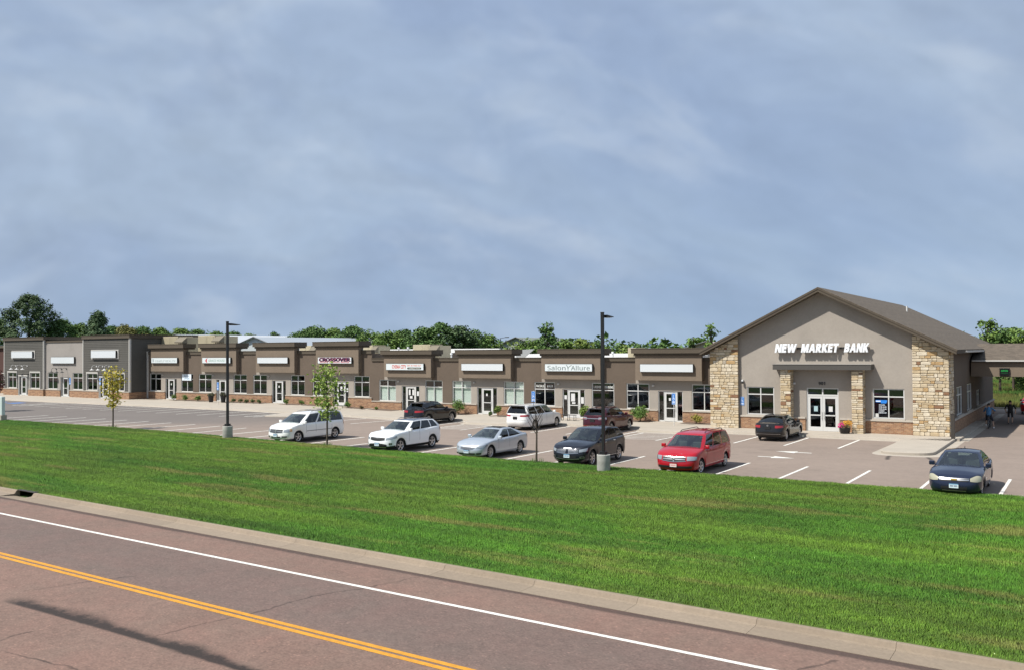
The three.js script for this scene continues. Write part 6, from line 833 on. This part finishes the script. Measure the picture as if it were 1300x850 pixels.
// planting beds along the shopfronts
const mulch = new THREE.MeshStandardMaterial({ map: tex(256, 1.5, (u, v) => shade([0.155, 0.108, 0.078], 0.5 + 1.0 * fbmp(u * 30, v * 30, 30, 3))), roughness: 1, bumpMap: grain, bumpScale: 0.02 });
for (const u of UNITS) for (const [a, b] of [[u.WL[0] - 0.3, u.D[0] - 0.25], [u.D[1] + 0.25, u.WR[1] + 0.3]]) { const xs = range(a, Math.min(b, -22.6), 0.4); structure('planting_bed', sheet(xs, [-62.42, -61.2], (x, z) => gy(x, -60) + 0.15 + (z < -62 ? 0.03 : 0.012)).toNonIndexed(), mulch); }
function shrub(px, py, wpx, hpx, z, base, label, group, seed, size = 0.05, spiky) {
  const q = onZ(px, py, z), depth = q.clone().sub(camera.position).dot(fwd), R = wpx / FPX * depth / 2, H = hpx / FPX * depth, x = q.x, y0 = gy(x, -60) + 0.16, r = rng(seed), pts = [], t = thing('shrub', label, 'shrub', [x, y0, z], group), n = Math.round(260 + 700 * R * H);
  const lobes = []; for (let i = 0; i < 9; i++) { const a = r() * 6.28, d = R * 0.6 * Math.sqrt(r()); lobes.push([Math.cos(a) * d, H * (0.35 + 0.4 * r()), Math.sin(a) * d * 0.8, R * (0.35 + 0.25 * r())]); }
  for (let i = 0; i < n; i++) { const l = lobes[i % 9], u = r() * 2 - 1, a = r() * 6.28, k = Math.cbrt(r()), s = Math.sqrt(1 - u * u), y = l[1] + u * k * l[3] * 0.9; if (y < 0.01) continue; pts.push([l[0] + Math.cos(a) * s * k * l[3], Math.min(H * 1.05, y) + (spiky ? r() * H * 0.25 : 0), l[2] + Math.sin(a) * s * k * l[3], Math.cos(a) * s, u + (spiky ? 1 : 0), Math.sin(a) * s]); }
  const m = new THREE.Mesh(leaves(pts, size, tone(base, 0.7, 0.4), r), leafMat); m.name = 'foliage'; m.castShadow = m.receiveShadow = true; t.add(m);
  const st = []; for (let i = 0; i < 6; i++) { const l = lobes[i]; st.push(rod(V3(x, y0 - 0.04, z), V3(x + l[0] * 0.7, y0 + l[1] * 0.8, z + l[2] * 0.7), 0.015, 0.006, 5)); } part('stems', st, barkMat, t); return t;
}
const sgc = [0.075, 0.150, 0.024];
shrub(813, 536, 29, 22, -61.4, sgc, 'largest green shrub beside the maroon suv', null, 1, 0.075); shrub(884, 538, 18, 12, -61.5, [0.19, 0.19, 0.03], 'yellow green shrub against the brick next to the stone column', null, 2, 0.06); shrub(742, 533, 17, 17, -61.0, [0.11, 0.18, 0.03], 'upright bright green shrub right of the salon door', null, 3, 0.07, true); shrub(582, 527, 24, 17, -61.4, sgc, 'wide green shrub behind the black suv', null, 4, 0.07, true); shrub(632, 528.5, 13, 13, -60.8, [0.10, 0.17, 0.026], 'bright green spiky shrub behind the white minivan', null, 5, 0.06, true); shrub(622, 528, 7, 7, -60.8, [0.05, 0.10, 0.02], 'small dark shrub next to the spiky shrub', null, 6, 0.05);
shrub(220.5, 508.5, 9, 9, -61.0, sgc, 'small green shrub by the door of the shop beside the siding', null, 7, 0.05); shrub(235.5, 509, 11, 8, -61.2, sgc, 'low round shrub under the banner window', null, 8, 0.05); shrub(251, 510, 10, 8, -61.2, sgc, 'low round shrub left of the black planters', null, 9, 0.05); shrub(363.5, 512.5, 9, 8, -61.1, sgc, 'small dark shrub beside the door left of CROSSOVER', null, 10, 0.05); shrub(383, 513.5, 9, 7, -61.3, sgc, 'small shrub between brick walls left of CROSSOVER window', null, 11, 0.05); shrub(403, 514.5, 11, 9, -61.2, [0.12, 0.16, 0.03], 'yellowish shrub under the CROSSOVER window', null, 12, 0.05); shrub(442, 516.5, 13, 10, -61.3, sgc, 'shrub beside the CROSSOVER door', null, 13, 0.05); shrub(459, 518.5, 7, 5, -61.1, [0.08, 0.07, 0.025], 'small brownish shrub right of the CROSSOVER door', null, 14, 0.04); shrub(477.5, 521, 7, 4, -61.3, sgc, 'tiny shrub left of CHINA CITY door', null, 15, 0.04);
[296, 305, 313, 321, 329].forEach((px, i) => shrub(px, 511 + i * 0.35, 7, 4.5, -61.2, [0.06, 0.10, 0.025], 'small low grass clump in the bed right of the black planters', 'grass clumps in the bed', 30 + i, 0.05, true));
// planters
function planter(px, py, z, label, leafBase, y1) { const q = onZ(px, py, z), x = q.x, y0 = gy(x, -60) + 0.15, t = thing('planter', label, 'planter', [x, y0, z]); part('pot', new THREE.LatheGeometry([[0.001, 0], [0.20, 0], [0.24, 0.3], [0.31, y1], [0.29, y1], [0.25, y1 - 0.06], [0.001, y1 - 0.06]].map(p => new THREE.Vector2(...p)), 20).translate(x, y0, z), MAT.black, t); const r = rng(Math.round(px)), pts = []; for (let i = 0; i < 330; i++) { const a = r() * 6.28, u = r(), k = 0.40 * Math.cbrt(r()), s = Math.sqrt(1 - u * u); pts.push([Math.cos(a) * s * k, y1 - 0.08 + u * k * 0.9, Math.sin(a) * s * k, Math.cos(a) * s, u, Math.sin(a) * s]); } const m = new THREE.Mesh(leaves(pts, 0.05, tone(leafBase, 0.7, 0.4), r), leafMat); m.name = 'plant'; m.castShadow = m.receiveShadow = true; t.add(m); return [t, x, y0, r]; }
planter(267.5, 509, -60.8, 'tall black planter with green plant left of the flame sign door', [0.035, 0.06, 0.028], 0.72); planter(283, 510, -60.8, 'tall black planter with brownish plant right of the flame sign door', [0.05, 0.055, 0.025], 0.78);
{ // flower tub at the bank doors
  const z = -58.85, x = onZ(1073, 547, z).x, y0 = 0.15, r = rng(501), t = thing('flower_tub', 'black tub of pink and yellow flowers beside the bank doors', 'planter', [x, y0, z]); part('pot', new THREE.LatheGeometry([[0.001, 0], [0.27, 0], [0.34, 0.34], [0.36, 0.36], [0.32, 0.36], [0.30, 0.30], [0.001, 0.30]].map(p => new THREE.Vector2(...p)), 20).translate(x, y0, z), MAT.black, t);
  for (const [nm, base, cx, cy, rr, n] of [['pink_flowers', [0.55, 0.03, 0.22], -0.14, 0.46, 0.30, 260], ['yellow_flowers', [0.55, 0.30, 0.02], 0.16, 0.62, 0.30, 230], ['leaves', [0.05, 0.11, 0.02], 0, 0.42, 0.36, 150]]) { const pts = []; for (let i = 0; i < n; i++) { const a = r() * 6.28, u = r() * 1.5 - 0.5, k = rr * Math.cbrt(r()), s = Math.sqrt(Math.max(0, 1 - u * u)); pts.push([cx + Math.cos(a) * s * k, cy + u * k * 0.8, Math.sin(a) * s * k, Math.cos(a) * s, u, Math.sin(a) * s]); } const m = new THREE.Mesh(leaves(pts, 0.04, tone(base, 0.6, 0.3), r), leafMat); m.name = nm; m.castShadow = m.receiveShadow = true; t.add(m); }
}
// ---------------------------------------------------------------- lamps, signs, furniture
function lightPole(px, basePy, topPy, z, label) {
  const p = onZ(px, basePy, z), x = p.x, y0 = lawnY(x, z), y1 = onZ(px, topPy, z).y, t = thing('light_pole', label, 'street lamp', [x, y0, z]);
  const cm = new THREE.MeshStandardMaterial({ map: tex(256, 1.2, (u, v) => { const n = fbmp(u * 8, v * 8, 8, 5), b = vnp(2, v * 7, 7); return shade([0.50, 0.49, 0.45], 0.62 + 0.35 * n + 0.22 * b); }), roughness: 0.9, bumpMap: grain, bumpScale: 0.006 });
  part('concrete_base', new THREE.LatheGeometry([[0.001, -0.3], [0.30, -0.3], [0.30, 0.70], [0.285, 0.725], [0.001, 0.725]].map(q => new THREE.Vector2(...q)), 32).translate(x, y0, z), cm, t);
  part('base_cover', [bx(x - 0.19, x + 0.19, y0 + 0.725, y0 + 0.76, z - 0.19, z + 0.19), bx(x - 0.13, x + 0.13, y0 + 0.76, y0 + 0.86, z - 0.13, z + 0.13)], MAT.black, t);
  part('pole', rbx(x - 0.065, x + 0.065, y0 + 0.86, y1, z - 0.065, z + 0.065, 0.012), MAT.black, t);
  const head = part('luminaire', (() => { const g = bx(x - 0.16, x + 0.16, y1 - 0.20, y1 - 0.09, z - 0.88, z - 0.16), a = g.attributes.position; for (let i = 0; i < a.count; i++) if (a.getZ(i) < z - 0.8) { a.setY(i, y1 - 0.17 + (a.getY(i) > y1 - 0.15 ? 0.02 : -0.015)); a.setX(i, lerp(x, a.getX(i), 0.8)); } g.computeVertexNormals(); return [g, bx(x - 0.05, x + 0.05, y1 - 0.18, y1 - 0.10, z - 0.18, z - 0.05)]; })(), MAT.black, t); part('lens', bx(x - 0.12, x + 0.12, y1 - 0.212, y1 - 0.20, z - 0.7, z - 0.25), M(0.5, 0.5, 0.48, 0.3), t);
  part('pole_cap', rbx(x - 0.075, x + 0.075, y1, y1 + 0.03, z - 0.075, z + 0.075, 0.012), MAT.black, t);
}
lightPole(766.5, 597, 397, -36.05, 'black square light pole on round concrete base by the black crossover'); lightPole(288.7, 556, 408.5, -36.6, 'black square light pole on concrete base left of the white minivan');
const adaTex = decal(128, 192, (x, W, H) => { x.fillStyle = '#2f6fb8'; x.fillRect(0, 0, W, H); x.strokeStyle = '#cfe0f0'; x.lineWidth = 5; x.strokeRect(7, 7, W - 14, H - 14); x.fillStyle = '#e6eef6'; x.beginPath(); x.arc(58, 44, 10, 0, 7); x.fill(); x.lineWidth = 9; x.strokeStyle = '#e6eef6'; x.beginPath(); x.moveTo(58, 56); x.lineTo(60, 88); x.lineTo(86, 88); x.lineTo(94, 112); x.stroke(); x.lineWidth = 7; x.beginPath(); x.arc(60, 94, 24, 1.0, 4.2); x.stroke(); x.fillRect(22, 140, 84, 10); x.fillRect(22, 158, 84, 10); });
const adaMat = new THREE.MeshStandardMaterial({ map: adaTex, roughness: 0.5 });
function adaSign(px, pyTop, pyBot, z, label, post, wpx) {
  const a = onZ(px, pyTop, z), b = onZ(px, pyBot, z), x = a.x, y0 = gy(x, -60) + 0.15, depth = a.clone().sub(camera.position).dot(fwd), w = wpx / FPX * depth, h = a.y - b.y, t = thing('parking_sign', label, 'sign', post ? [x, y0, z] : [x, b.y, z]);
  if (post) part('post', [rod(V3(x, y0 - 0.05, z - 0.04), V3(x, a.y + 0.05, z - 0.04), 0.028, 0.028, 8)], MAT.alu, t);
  part('plate', bx(x - w / 2, x + w / 2, b.y, a.y, z - 0.012, z), M(0.03, 0.12, 0.36, 0.5), t); const g = panelUV(w * 0.98, h * 0.99); g.translate(x, (a.y + b.y) / 2, z + 0.004); part('face', g, adaMat, t, true);
}
adaSign(677, 496, 509.5, -57.9, 'blue wheelchair parking sign on a post by the white minivan', 1, 5.5); adaSign(855.3, 498.5, 512.8, -59.6, 'blue wheelchair parking sign on a post before the shop door next to the bank', 1, 5); adaSign(942.3, 503, 513.8, -59.78, 'blue wheelchair parking sign on the bank wall', 0, 5.6); adaSign(276.2, 484.5, 494.5, -58.4, 'blue wheelchair parking sign on a post before the flame sign door', 1, 3.6); adaSign(88.4, 479, 487.5, -60.43, 'blue wheelchair parking sign on the stucco bay wall', 0, 3.2); adaSign(126.6, 479.5, 487.5, -59.9, 'blue wheelchair parking sign beside the inner siding bay door', 1, 3.4);
{ // banner in a shop window
  const a = onZ(231.5, 474.5, WZ), b = onZ(243, 482.3, WZ); const t = decal(256, 160, (x, W, H) => { x.fillStyle = '#d7e2ea'; x.fillRect(0, 0, W, H); x.fillStyle = '#5f7f9a'; x.font = 'bold 58px sans-serif'; x.textAlign = 'center'; x.fillText('NOW', W / 2, 66, 220); x.fillText('OPEN', W / 2, 134, 220); }); const g = panelUV(b.x - a.x, a.y - b.y); g.translate((a.x + b.x) / 2, (a.y + b.y) / 2, WZ + 0.06); const o = thing('banner', 'small pale banner with blue letters hung over a shop window', 'banner', [(a.x + b.x) / 2, b.y, WZ + 0.06]); part('cloth', g, new THREE.MeshStandardMaterial({ map: t, roughness: 0.8, side: THREE.DoubleSide }), o, true); part('hem', [rod(V3(a.x, a.y, WZ + 0.045), V3(b.x, a.y, WZ + 0.045), 0.015), rod(V3(a.x, b.y, WZ + 0.045), V3(b.x, b.y, WZ + 0.045), 0.015)], MAT.white, o);
}
{ // black bench by the salon door
  const z = -60.0, x = onZ(722, 534, z).x, t = thing('bench', 'black metal bench beside the salon door', 'bench', [x, 0.15, z]); for (let i = 0; i < 4; i++) part('slat', rbx(x - 0.62, x + 0.62, 0.56, 0.59, z - 0.19 + i * 0.10, z - 0.11 + i * 0.10, 0.008), MAT.black, t); for (const s of [-0.55, 0, 0.55]) { part('leg', [rod(V3(x + s, 0.15, z + 0.17), V3(x + s, 0.56, z + 0.15), 0.02), rod(V3(x + s, 0.15, z - 0.17), V3(x + s, 0.56, z - 0.15), 0.02), rod(V3(x + s, 0.17, z - 0.17), V3(x + s, 0.17, z + 0.17), 0.015)], MAT.black, t); }
}
{ const x = -7.08, z = -58.45, t = thing('bollard', 'tall dark square post at the bank drive corner', 'post', [x, 0.13, z]); part('post', rbx(x - 0.10, x + 0.10, 0.0, 1.58, z - 0.10, z + 0.10, 0.015), MAT.bronze, t); part('cap', rbx(x - 0.115, x + 0.115, 1.58, 1.62, z - 0.115, z + 0.115, 0.01), MAT.bronze, t); }
{ const z = -36.7, a = onZ(4.2, 541, z), y0 = lawnY(a.x, z), y1 = onZ(4, 503, z).y, x1 = a.x, x0 = x1 - 2.4, t = thing('monument_sign', 'white panel sign standing on the lawn at the lot corner', 'sign', [x1 - 1.2, y0, z]); part('post', rbx(x1 - 0.42, x1, y0 - 0.1, y0 + 0.42, z - 0.25, z + 0.2, 0.02), MAT.concrete, t); part('panel', rbx(x0, x1 - 0.06, y0 + 0.42, y1, z - 0.14, z + 0.12, 0.03), M(0.66, 0.74, 0.71, 0.5), t); part('post', rbx(x0 + 0.1, x0 + 0.5, y0 - 0.1, y0 + 0.42, z - 0.25, z + 0.2, 0.02), MAT.concrete, t); }
// ---------------------------------------------------------------- buildings behind
{
  const t = thing('red_building', 'dark red brick building beyond the outer end of the strip', 'building', [-128, 0.2, -75]); part('wall', bx(-142, -117.2, 0.1, 6.3, -90, -62.5), new THREE.MeshStandardMaterial({ map: stuccoTone([0.085, 0.036, 0.028], 2), roughness: 0.9 }), t); part('roof', bx(-142.3, -116.9, 6.3, 6.6, -90.3, -62.2), MAT.cap, t); part('base', bx(-142.1, -117.1, 0.0, 1.2, -90.1, -62.4), MAT.brick, t); for (const x of [-139, -134, -129, -124, -120]) { const w = sub('window', t); part('pane', bx(x - 0.9, x + 0.9, 1.6, 3.0, -62.5, -62.47), MAT.glass, w); part('frame', [bx(x - 1, x + 1, 3.0, 3.08, -62.5, -62.44), bx(x - 1, x + 1, 1.52, 1.6, -62.5, -62.44)], MAT.trim, w); }
}
function barn(name, label, px, py, z, half, drop, len, wallM, roofM) {
  const p = onZ(px, py, z), x = p.x, ry = p.y, e = ry - drop, t = thing(name, label, 'building', [x, 0, z - len / 2]);
  const sh = new THREE.Shape([[x - half, 0], [x + half, 0], [x + half, e], [x, ry - 0.02], [x - half, e]].map(q => new THREE.Vector2(...q))); part('wall', new THREE.ExtrudeGeometry(sh, { depth: len, bevelEnabled: false }).translate(0, 0, z - len), wallM, t);
  for (const s of [1, -1]) { const g = bx(0, 1, -0.1, 0, z - len - 0.4, z + 0.4), a = g.attributes.position; for (let i = 0; i < a.count; i++) { const f = a.getX(i), yy = a.getY(i); a.setX(i, x + s * f * (half + 0.4)); a.setY(i, ry + 0.08 - f * drop * (half + 0.4) / half + yy); } if (s < 0) { for (let i = 0; i < g.index.count; i += 3) { const q = g.index.getX(i); g.index.setX(i, g.index.getX(i + 1)); g.index.setX(i + 1, q); } } const h = g.toNonIndexed(); h.computeVertexNormals(); part('roof', h, roofM, t); }
  const rm = []; for (const s of [1, -1]) rm.push(rod(V3(x, ry + 0.1, z + 0.42), V3(x + s * (half + 0.4), ry + 0.1 - drop * (half + 0.4) / half, z + 0.42), 0.09, 0.09, 4)); part('rake_trim', rm, M(0.16, 0.17, 0.18, 0.6), t);
  return t;
}
barn('white_barn', 'white metal storage building behind the flame sign parapets', 224, 425, -98, 9, 3.0, 46, M(0.66, 0.69, 0.71, 0.6), M(0.62, 0.65, 0.68, 0.45)); barn('white_barn', 'pale grey metal storage building with gable behind the blank sign parapet', 324, 428.2, -96, 7, 2.1, 40, M(0.60, 0.64, 0.65, 0.6), M(0.42, 0.46, 0.50, 0.45));
barn('grey_house', 'grey green roofed house far behind the blank sign next to CHINA CITY', 656, 428.5, -135, 4.5, 1.6, 16, M(0.36, 0.40, 0.38, 0.7), M(0.24, 0.27, 0.24, 0.8)); barn('tan_house', 'pale tan roofed house glimpsed beside the bank gable', 897, 434, -140, 7, 2.0, 12, M(0.42, 0.36, 0.32, 0.8), M(0.40, 0.34, 0.31, 0.8));
{ const z = -110, p = onZ(635, 428, z), t = thing('street_lamp', 'thin grey street lamp far behind the blank sign parapet', 'street lamp', [p.x, 0, z]); part('pole', cyl(p.x, 0, p.y - 0.1, z, 0.08, 8, 0.05), MAT.darkmetal, t); part('arm', rod(V3(p.x, p.y - 0.15, z), V3(p.x + 1.0, p.y, z), 0.04, 0.03), MAT.darkmetal, t); part('head', rbx(p.x + 0.9, p.x + 1.5, p.y - 0.06, p.y + 0.06, z - 0.12, z + 0.12, 0.03), MAT.darkmetal, t); }
// ---------------------------------------------------------------- people
function figure(bones, cell, pad = 0.06) {
  let lo = [1e9, 1e9, 1e9], hi = [-1e9, -1e9, -1e9]; for (const b of bones) for (const q of [b.a, b.b]) for (let i = 0; i < 3; i++) { lo[i] = Math.min(lo[i], q[i] - Math.max(b.r0, b.r1) - pad); hi[i] = Math.max(hi[i], q[i] + Math.max(b.r0, b.r1) + pad); }
  const n = lo.map((l, i) => Math.ceil((hi[i] - l) / cell) + 1), F = new Float32Array(n[0] * n[1] * n[2]), B = new Uint8Array(F.length), id = (i, j, k) => (k * n[1] + j) * n[0] + i;
  const bd = (b, x, y, z) => { const ax = b.b[0] - b.a[0], ay = b.b[1] - b.a[1], az = b.b[2] - b.a[2], px = x - b.a[0], py = y - b.a[1], pz = z - b.a[2], l2 = ax * ax + ay * ay + az * az || 1e-9, t = Math.max(0, Math.min(1, (px * ax + py * ay + pz * az) / l2)), dx = px - ax * t, dy = py - ay * t, dz = pz - az * t; return Math.sqrt(dx * dx / (b.fx ?? 1) + dy * dy + dz * dz / (b.fz ?? 1)) - lerp(b.r0, b.r1, t); };
  for (let k = 0; k < n[2]; k++) for (let j = 0; j < n[1]; j++) for (let i = 0; i < n[0]; i++) { const x = lo[0] + i * cell, y = lo[1] + j * cell, z = lo[2] + k * cell; let d = 1e3, best = 1e3, bi = 0; bones.forEach((b, q) => { const e = bd(b, x, y, z); if (e < best) { best = e; bi = q; } const kk = b.k ?? 0.03, h = Math.max(0, Math.min(1, 0.5 + 0.5 * (d - e) / kk)); d = lerp(d, e, h) - kk * h * (1 - h); }); F[id(i, j, k)] = d; B[id(i, j, k)] = bi; }
  const vi = new Int32Array(F.length).fill(-1), P = [], Cc = [], idx = [];
  for (let k = 0; k < n[2] - 1; k++) for (let j = 0; j < n[1] - 1; j++) for (let i = 0; i < n[0] - 1; i++) { let s = [0, 0, 0], c = 0; const f = (a, b, e) => F[id(i + a, j + b, k + e)]; for (const [a, b] of [[[0, 0, 0], [1, 0, 0]], [[0, 1, 0], [1, 1, 0]], [[0, 0, 1], [1, 0, 1]], [[0, 1, 1], [1, 1, 1]], [[0, 0, 0], [0, 1, 0]], [[1, 0, 0], [1, 1, 0]], [[0, 0, 1], [0, 1, 1]], [[1, 0, 1], [1, 1, 1]], [[0, 0, 0], [0, 0, 1]], [[1, 0, 0], [1, 0, 1]], [[0, 1, 0], [0, 1, 1]], [[1, 1, 0], [1, 1, 1]]]) { const u = f(...a), v = f(...b); if ((u < 0) !== (v < 0)) { const t = u / (u - v); for (let q = 0; q < 3; q++) s[q] += lerp(a[q], b[q], t); c++; } } if (c) { vi[id(i, j, k)] = P.length / 3; P.push(lo[0] + (i + s[0] / c) * cell, lo[1] + (j + s[1] / c) * cell, lo[2] + (k + s[2] / c) * cell); Cc.push(...bones[B[id(i, j, k)]].c); } }
  for (let k = 1; k < n[2] - 1; k++) for (let j = 1; j < n[1] - 1; j++) for (let i = 1; i < n[0] - 1; i++) { const a = F[id(i, j, k)] < 0; const q = (v0, v1, v2, v3, fl) => { if (fl) idx.push(v0, v1, v2, v0, v2, v3); else idx.push(v0, v2, v1, v0, v3, v2); }; if (a !== F[id(i + 1, j, k)] < 0) q(vi[id(i, j - 1, k - 1)], vi[id(i, j, k - 1)], vi[id(i, j, k)], vi[id(i, j - 1, k)], a); if (a !== F[id(i, j + 1, k)] < 0) q(vi[id(i - 1, j, k - 1)], vi[id(i - 1, j, k)], vi[id(i, j, k)], vi[id(i, j, k - 1)], a); if (a !== F[id(i, j, k + 1)] < 0) q(vi[id(i - 1, j - 1, k)], vi[id(i, j - 1, k)], vi[id(i, j, k)], vi[id(i - 1, j, k)], a); }
  const g = new THREE.BufferGeometry(); g.setAttribute('position', new THREE.Float32BufferAttribute(P, 3)); g.setAttribute('color', new THREE.Float32BufferAttribute(Cc, 3)); g.setIndex(idx); g.computeVertexNormals(); return g;
}
const SK = [0.42, 0.27, 0.19], HAIR = [0.03, 0.022, 0.016];
// pose: joints in metres, facing -z (away from the street)
function person(label, pos, J, cloth, turn = 0) {
  const t = thing('person', label, 'person', pos); const b = [], add = (a, c, r0, r1, col, o = {}) => b.push({ a, b: c, r0, r1, c: col, ...o });
  add(J.hip, J.chest, 0.125, 0.135, cloth.top, { fx: 1.5, k: 0.05 }); add(J.chest, J.neck, 0.13, 0.06, cloth.top, { fx: 1.35, k: 0.05 }); add(J.neck, J.head0, 0.052, 0.055, SK); add(J.head0, J.head, 0.078, 0.095, SK, { k: 0.02 }); const hd = J.head; add([hd[0], hd[1] + 0.035, hd[2] + 0.02], [hd[0], hd[1] + 0.03, hd[2] + 0.025], 0.098, 0.098, cloth.hair ?? HAIR, { k: 0.01 });
  add([hd[0], hd[1] - 0.015, hd[2] - 0.085], [hd[0], hd[1] - 0.035, hd[2] - 0.115], 0.012, 0.016, SK, { k: 0.012 }); for (const s of [1, -1]) { add([hd[0] + s * 0.095, hd[1] + 0.0, hd[2]], [hd[0] + s * 0.098, hd[1] - 0.03, hd[2] + 0.005], 0.016, 0.014, SK, { k: 0.008 }); add([hd[0] + s * 0.032, hd[1] + 0.005, hd[2] - 0.085], [hd[0] + s * 0.034, hd[1] + 0.005, hd[2] - 0.087], 0.012, 0.012, [0.03, 0.025, 0.02], { k: 0.004 }); }
  add([hd[0] - 0.02, hd[1] - 0.065, hd[2] - 0.085], [hd[0] + 0.02, hd[1] - 0.065, hd[2] - 0.085], 0.009, 0.009, [0.30, 0.13, 0.11], { k: 0.006 });
  for (const s of ['L', 'R']) {
    add(J['sh' + s], J['el' + s], 0.058, 0.047, cloth.top); add(J['el' + s], J['wr' + s], 0.042, 0.03, cloth.sleeve ?? SK); const w = J['wr' + s], e = J['el' + s], d = V3(w[0] - e[0], w[1] - e[1], w[2] - e[2]).normalize(), sd = V3(0, 0, 1).cross(d).normalize(), pm = V3(...w).addScaledVector(d, 0.08); add(w, pm.toArray(), 0.032, 0.036, SK, { k: 0.02 });
    for (let f = 0; f < 4; f++) { const q = pm.clone().addScaledVector(sd, (f - 1.5) * 0.019), m = q.clone().addScaledVector(d, 0.035 + (f === 1 || f === 2 ? 0.008 : 0)).add(V3(0, 0, -0.008)), z = m.clone().addScaledVector(d, 0.025).add(V3(0, -0.006, -0.022)); add(q.toArray(), m.toArray(), 0.0105, 0.0095, SK, { k: 0.008 }); add(m.toArray(), z.toArray(), 0.0095, 0.008, SK, { k: 0.006 }); }
    { const q = V3(...w).addScaledVector(d, 0.03).addScaledVector(sd, 0.03), z = q.clone().addScaledVector(d, 0.045).addScaledVector(sd, 0.022); add(q.toArray(), z.toArray(), 0.012, 0.010, SK, { k: 0.008 }); }
    add(J['hp' + s], J['kn' + s], 0.088, 0.062, cloth.bottom, { k: 0.04 }); add(J['kn' + s], J['an' + s], 0.054, 0.036, cloth.leg ?? SK); const an = J['an' + s]; add([an[0], an[1] - 0.045, an[2] + 0.04], [an[0] + 0.01, an[1] - 0.055, an[2] - 0.15], 0.042, 0.036, cloth.shoe, { k: 0.02 });
  }
  const g = figure(b, 0.014); const m = new THREE.Mesh(g, new THREE.MeshStandardMaterial({ vertexColors: true, roughness: 0.85 })); m.name = 'body'; m.castShadow = m.receiveShadow = true; m.rotation.y = turn; t.add(m); return t;
}
person('person in blue shirt and dark shorts straddling a bicycle under the canopy', [-6.15, 0, -69.1], { hip: [0, 0.92, 0.10], chest: [0, 1.22, -0.02], neck: [0, 1.42, -0.08], head0: [0, 1.47, -0.10], head: [0, 1.57, -0.13], shL: [-0.19, 1.36, -0.06], elL: [-0.30, 1.14, -0.20], wrL: [-0.24, 1.02, -0.42], shR: [0.19, 1.36, -0.06], elR: [0.36, 1.18, -0.14], wrR: [0.25, 1.02, -0.42], hpL: [-0.10, 0.90, 0.10], knL: [-0.16, 0.52, -0.12], anL: [-0.17, 0.26, 0.08], hpR: [0.10, 0.90, 0.10], knR: [0.24, 0.50, 0.02], anR: [0.30, 0.10, 0.14] }, { top: [0.06, 0.16, 0.30], bottom: [0.02, 0.021, 0.03], shoe: [0.75, 0.75, 0.74] });
person('person in black shirt and shorts walking away under the canopy', [-5.15, 0, -73.2], { hip: [0, 0.93, 0], chest: [0, 1.22, -0.01], neck: [0, 1.42, -0.02], head0: [0, 1.48, -0.03], head: [0, 1.59, -0.04], shL: [-0.19, 1.37, 0], elL: [-0.33, 1.12, 0.05], wrL: [-0.27, 0.90, -0.06], shR: [0.19, 1.37, 0], elR: [0.34, 1.13, 0.03], wrR: [0.31, 0.88, 0.0], hpL: [-0.10, 0.91, 0], knL: [-0.12, 0.52, -0.12], anL: [-0.13, 0.10, -0.02], hpR: [0.10, 0.91, 0], knR: [0.12, 0.50, 0.0], anR: [0.12, 0.16, 0.24] }, { top: [0.010, 0.010, 0.012], bottom: [0.012, 0.012, 0.014], shoe: [0.05, 0.05, 0.05], hair: [0.01, 0.01, 0.01] });
{ // bicycle
  const x = -6.15, z = -69.2, R = 0.33, t = thing('bicycle', 'dark bicycle held by the person in blue shirt', 'bicycle', [x, 0, z]); const rearZ = z + 0.52, frontZ = z - 0.52, bb = V3(x, 0.28, z + 0.08), st = V3(x, 0.80, z + 0.22), hd = V3(x, 0.82, z - 0.36);
  for (const wz of [rearZ, frontZ]) { const w = sub('wheel', t); part('tyre', new THREE.TorusGeometry(R - 0.02, 0.022, 8, 32).rotateY(Math.PI / 2).translate(x, R, wz), CM.tyre, w); part('spokes', Array.from({ length: 14 }, (_, i) => { const a = i / 14 * 6.283; return rod(V3(x, R, wz), V3(x, R + Math.cos(a) * (R - 0.03), wz + Math.sin(a) * (R - 0.03)), 0.003, 0.003, 4); }), MAT.alu, w); }
  part('frame', [rod(bb, st, 0.016), rod(bb, hd, 0.018), rod(st, hd, 0.016), rod(bb, V3(x, R, rearZ), 0.011), rod(st, V3(x, R, rearZ), 0.010), rod(hd, V3(x, R, frontZ), 0.014)], M(0.03, 0.02, 0.03, 0.4), t); part('handlebar', [rod(hd, V3(x, 1.0, z - 0.40), 0.013), rod(V3(x - 0.29, 1.0, z - 0.40), V3(x + 0.29, 1.0, z - 0.40), 0.012)], MAT.black, t); part('saddle', rbx(x - 0.07, x + 0.07, 0.84, 0.89, z + 0.10, z + 0.36, 0.02), MAT.black, t); part('crank', [rod(V3(x - 0.1, 0.28, z + 0.08), V3(x + 0.1, 0.28, z + 0.08), 0.02), rod(V3(x - 0.1, 0.28, z + 0.08), V3(x - 0.1, 0.20, z + 0.20), 0.01), rod(V3(x + 0.1, 0.28, z + 0.08), V3(x + 0.1, 0.36, z - 0.04), 0.01)], MAT.darkmetal, t);
}
renderer.render(scene, camera);
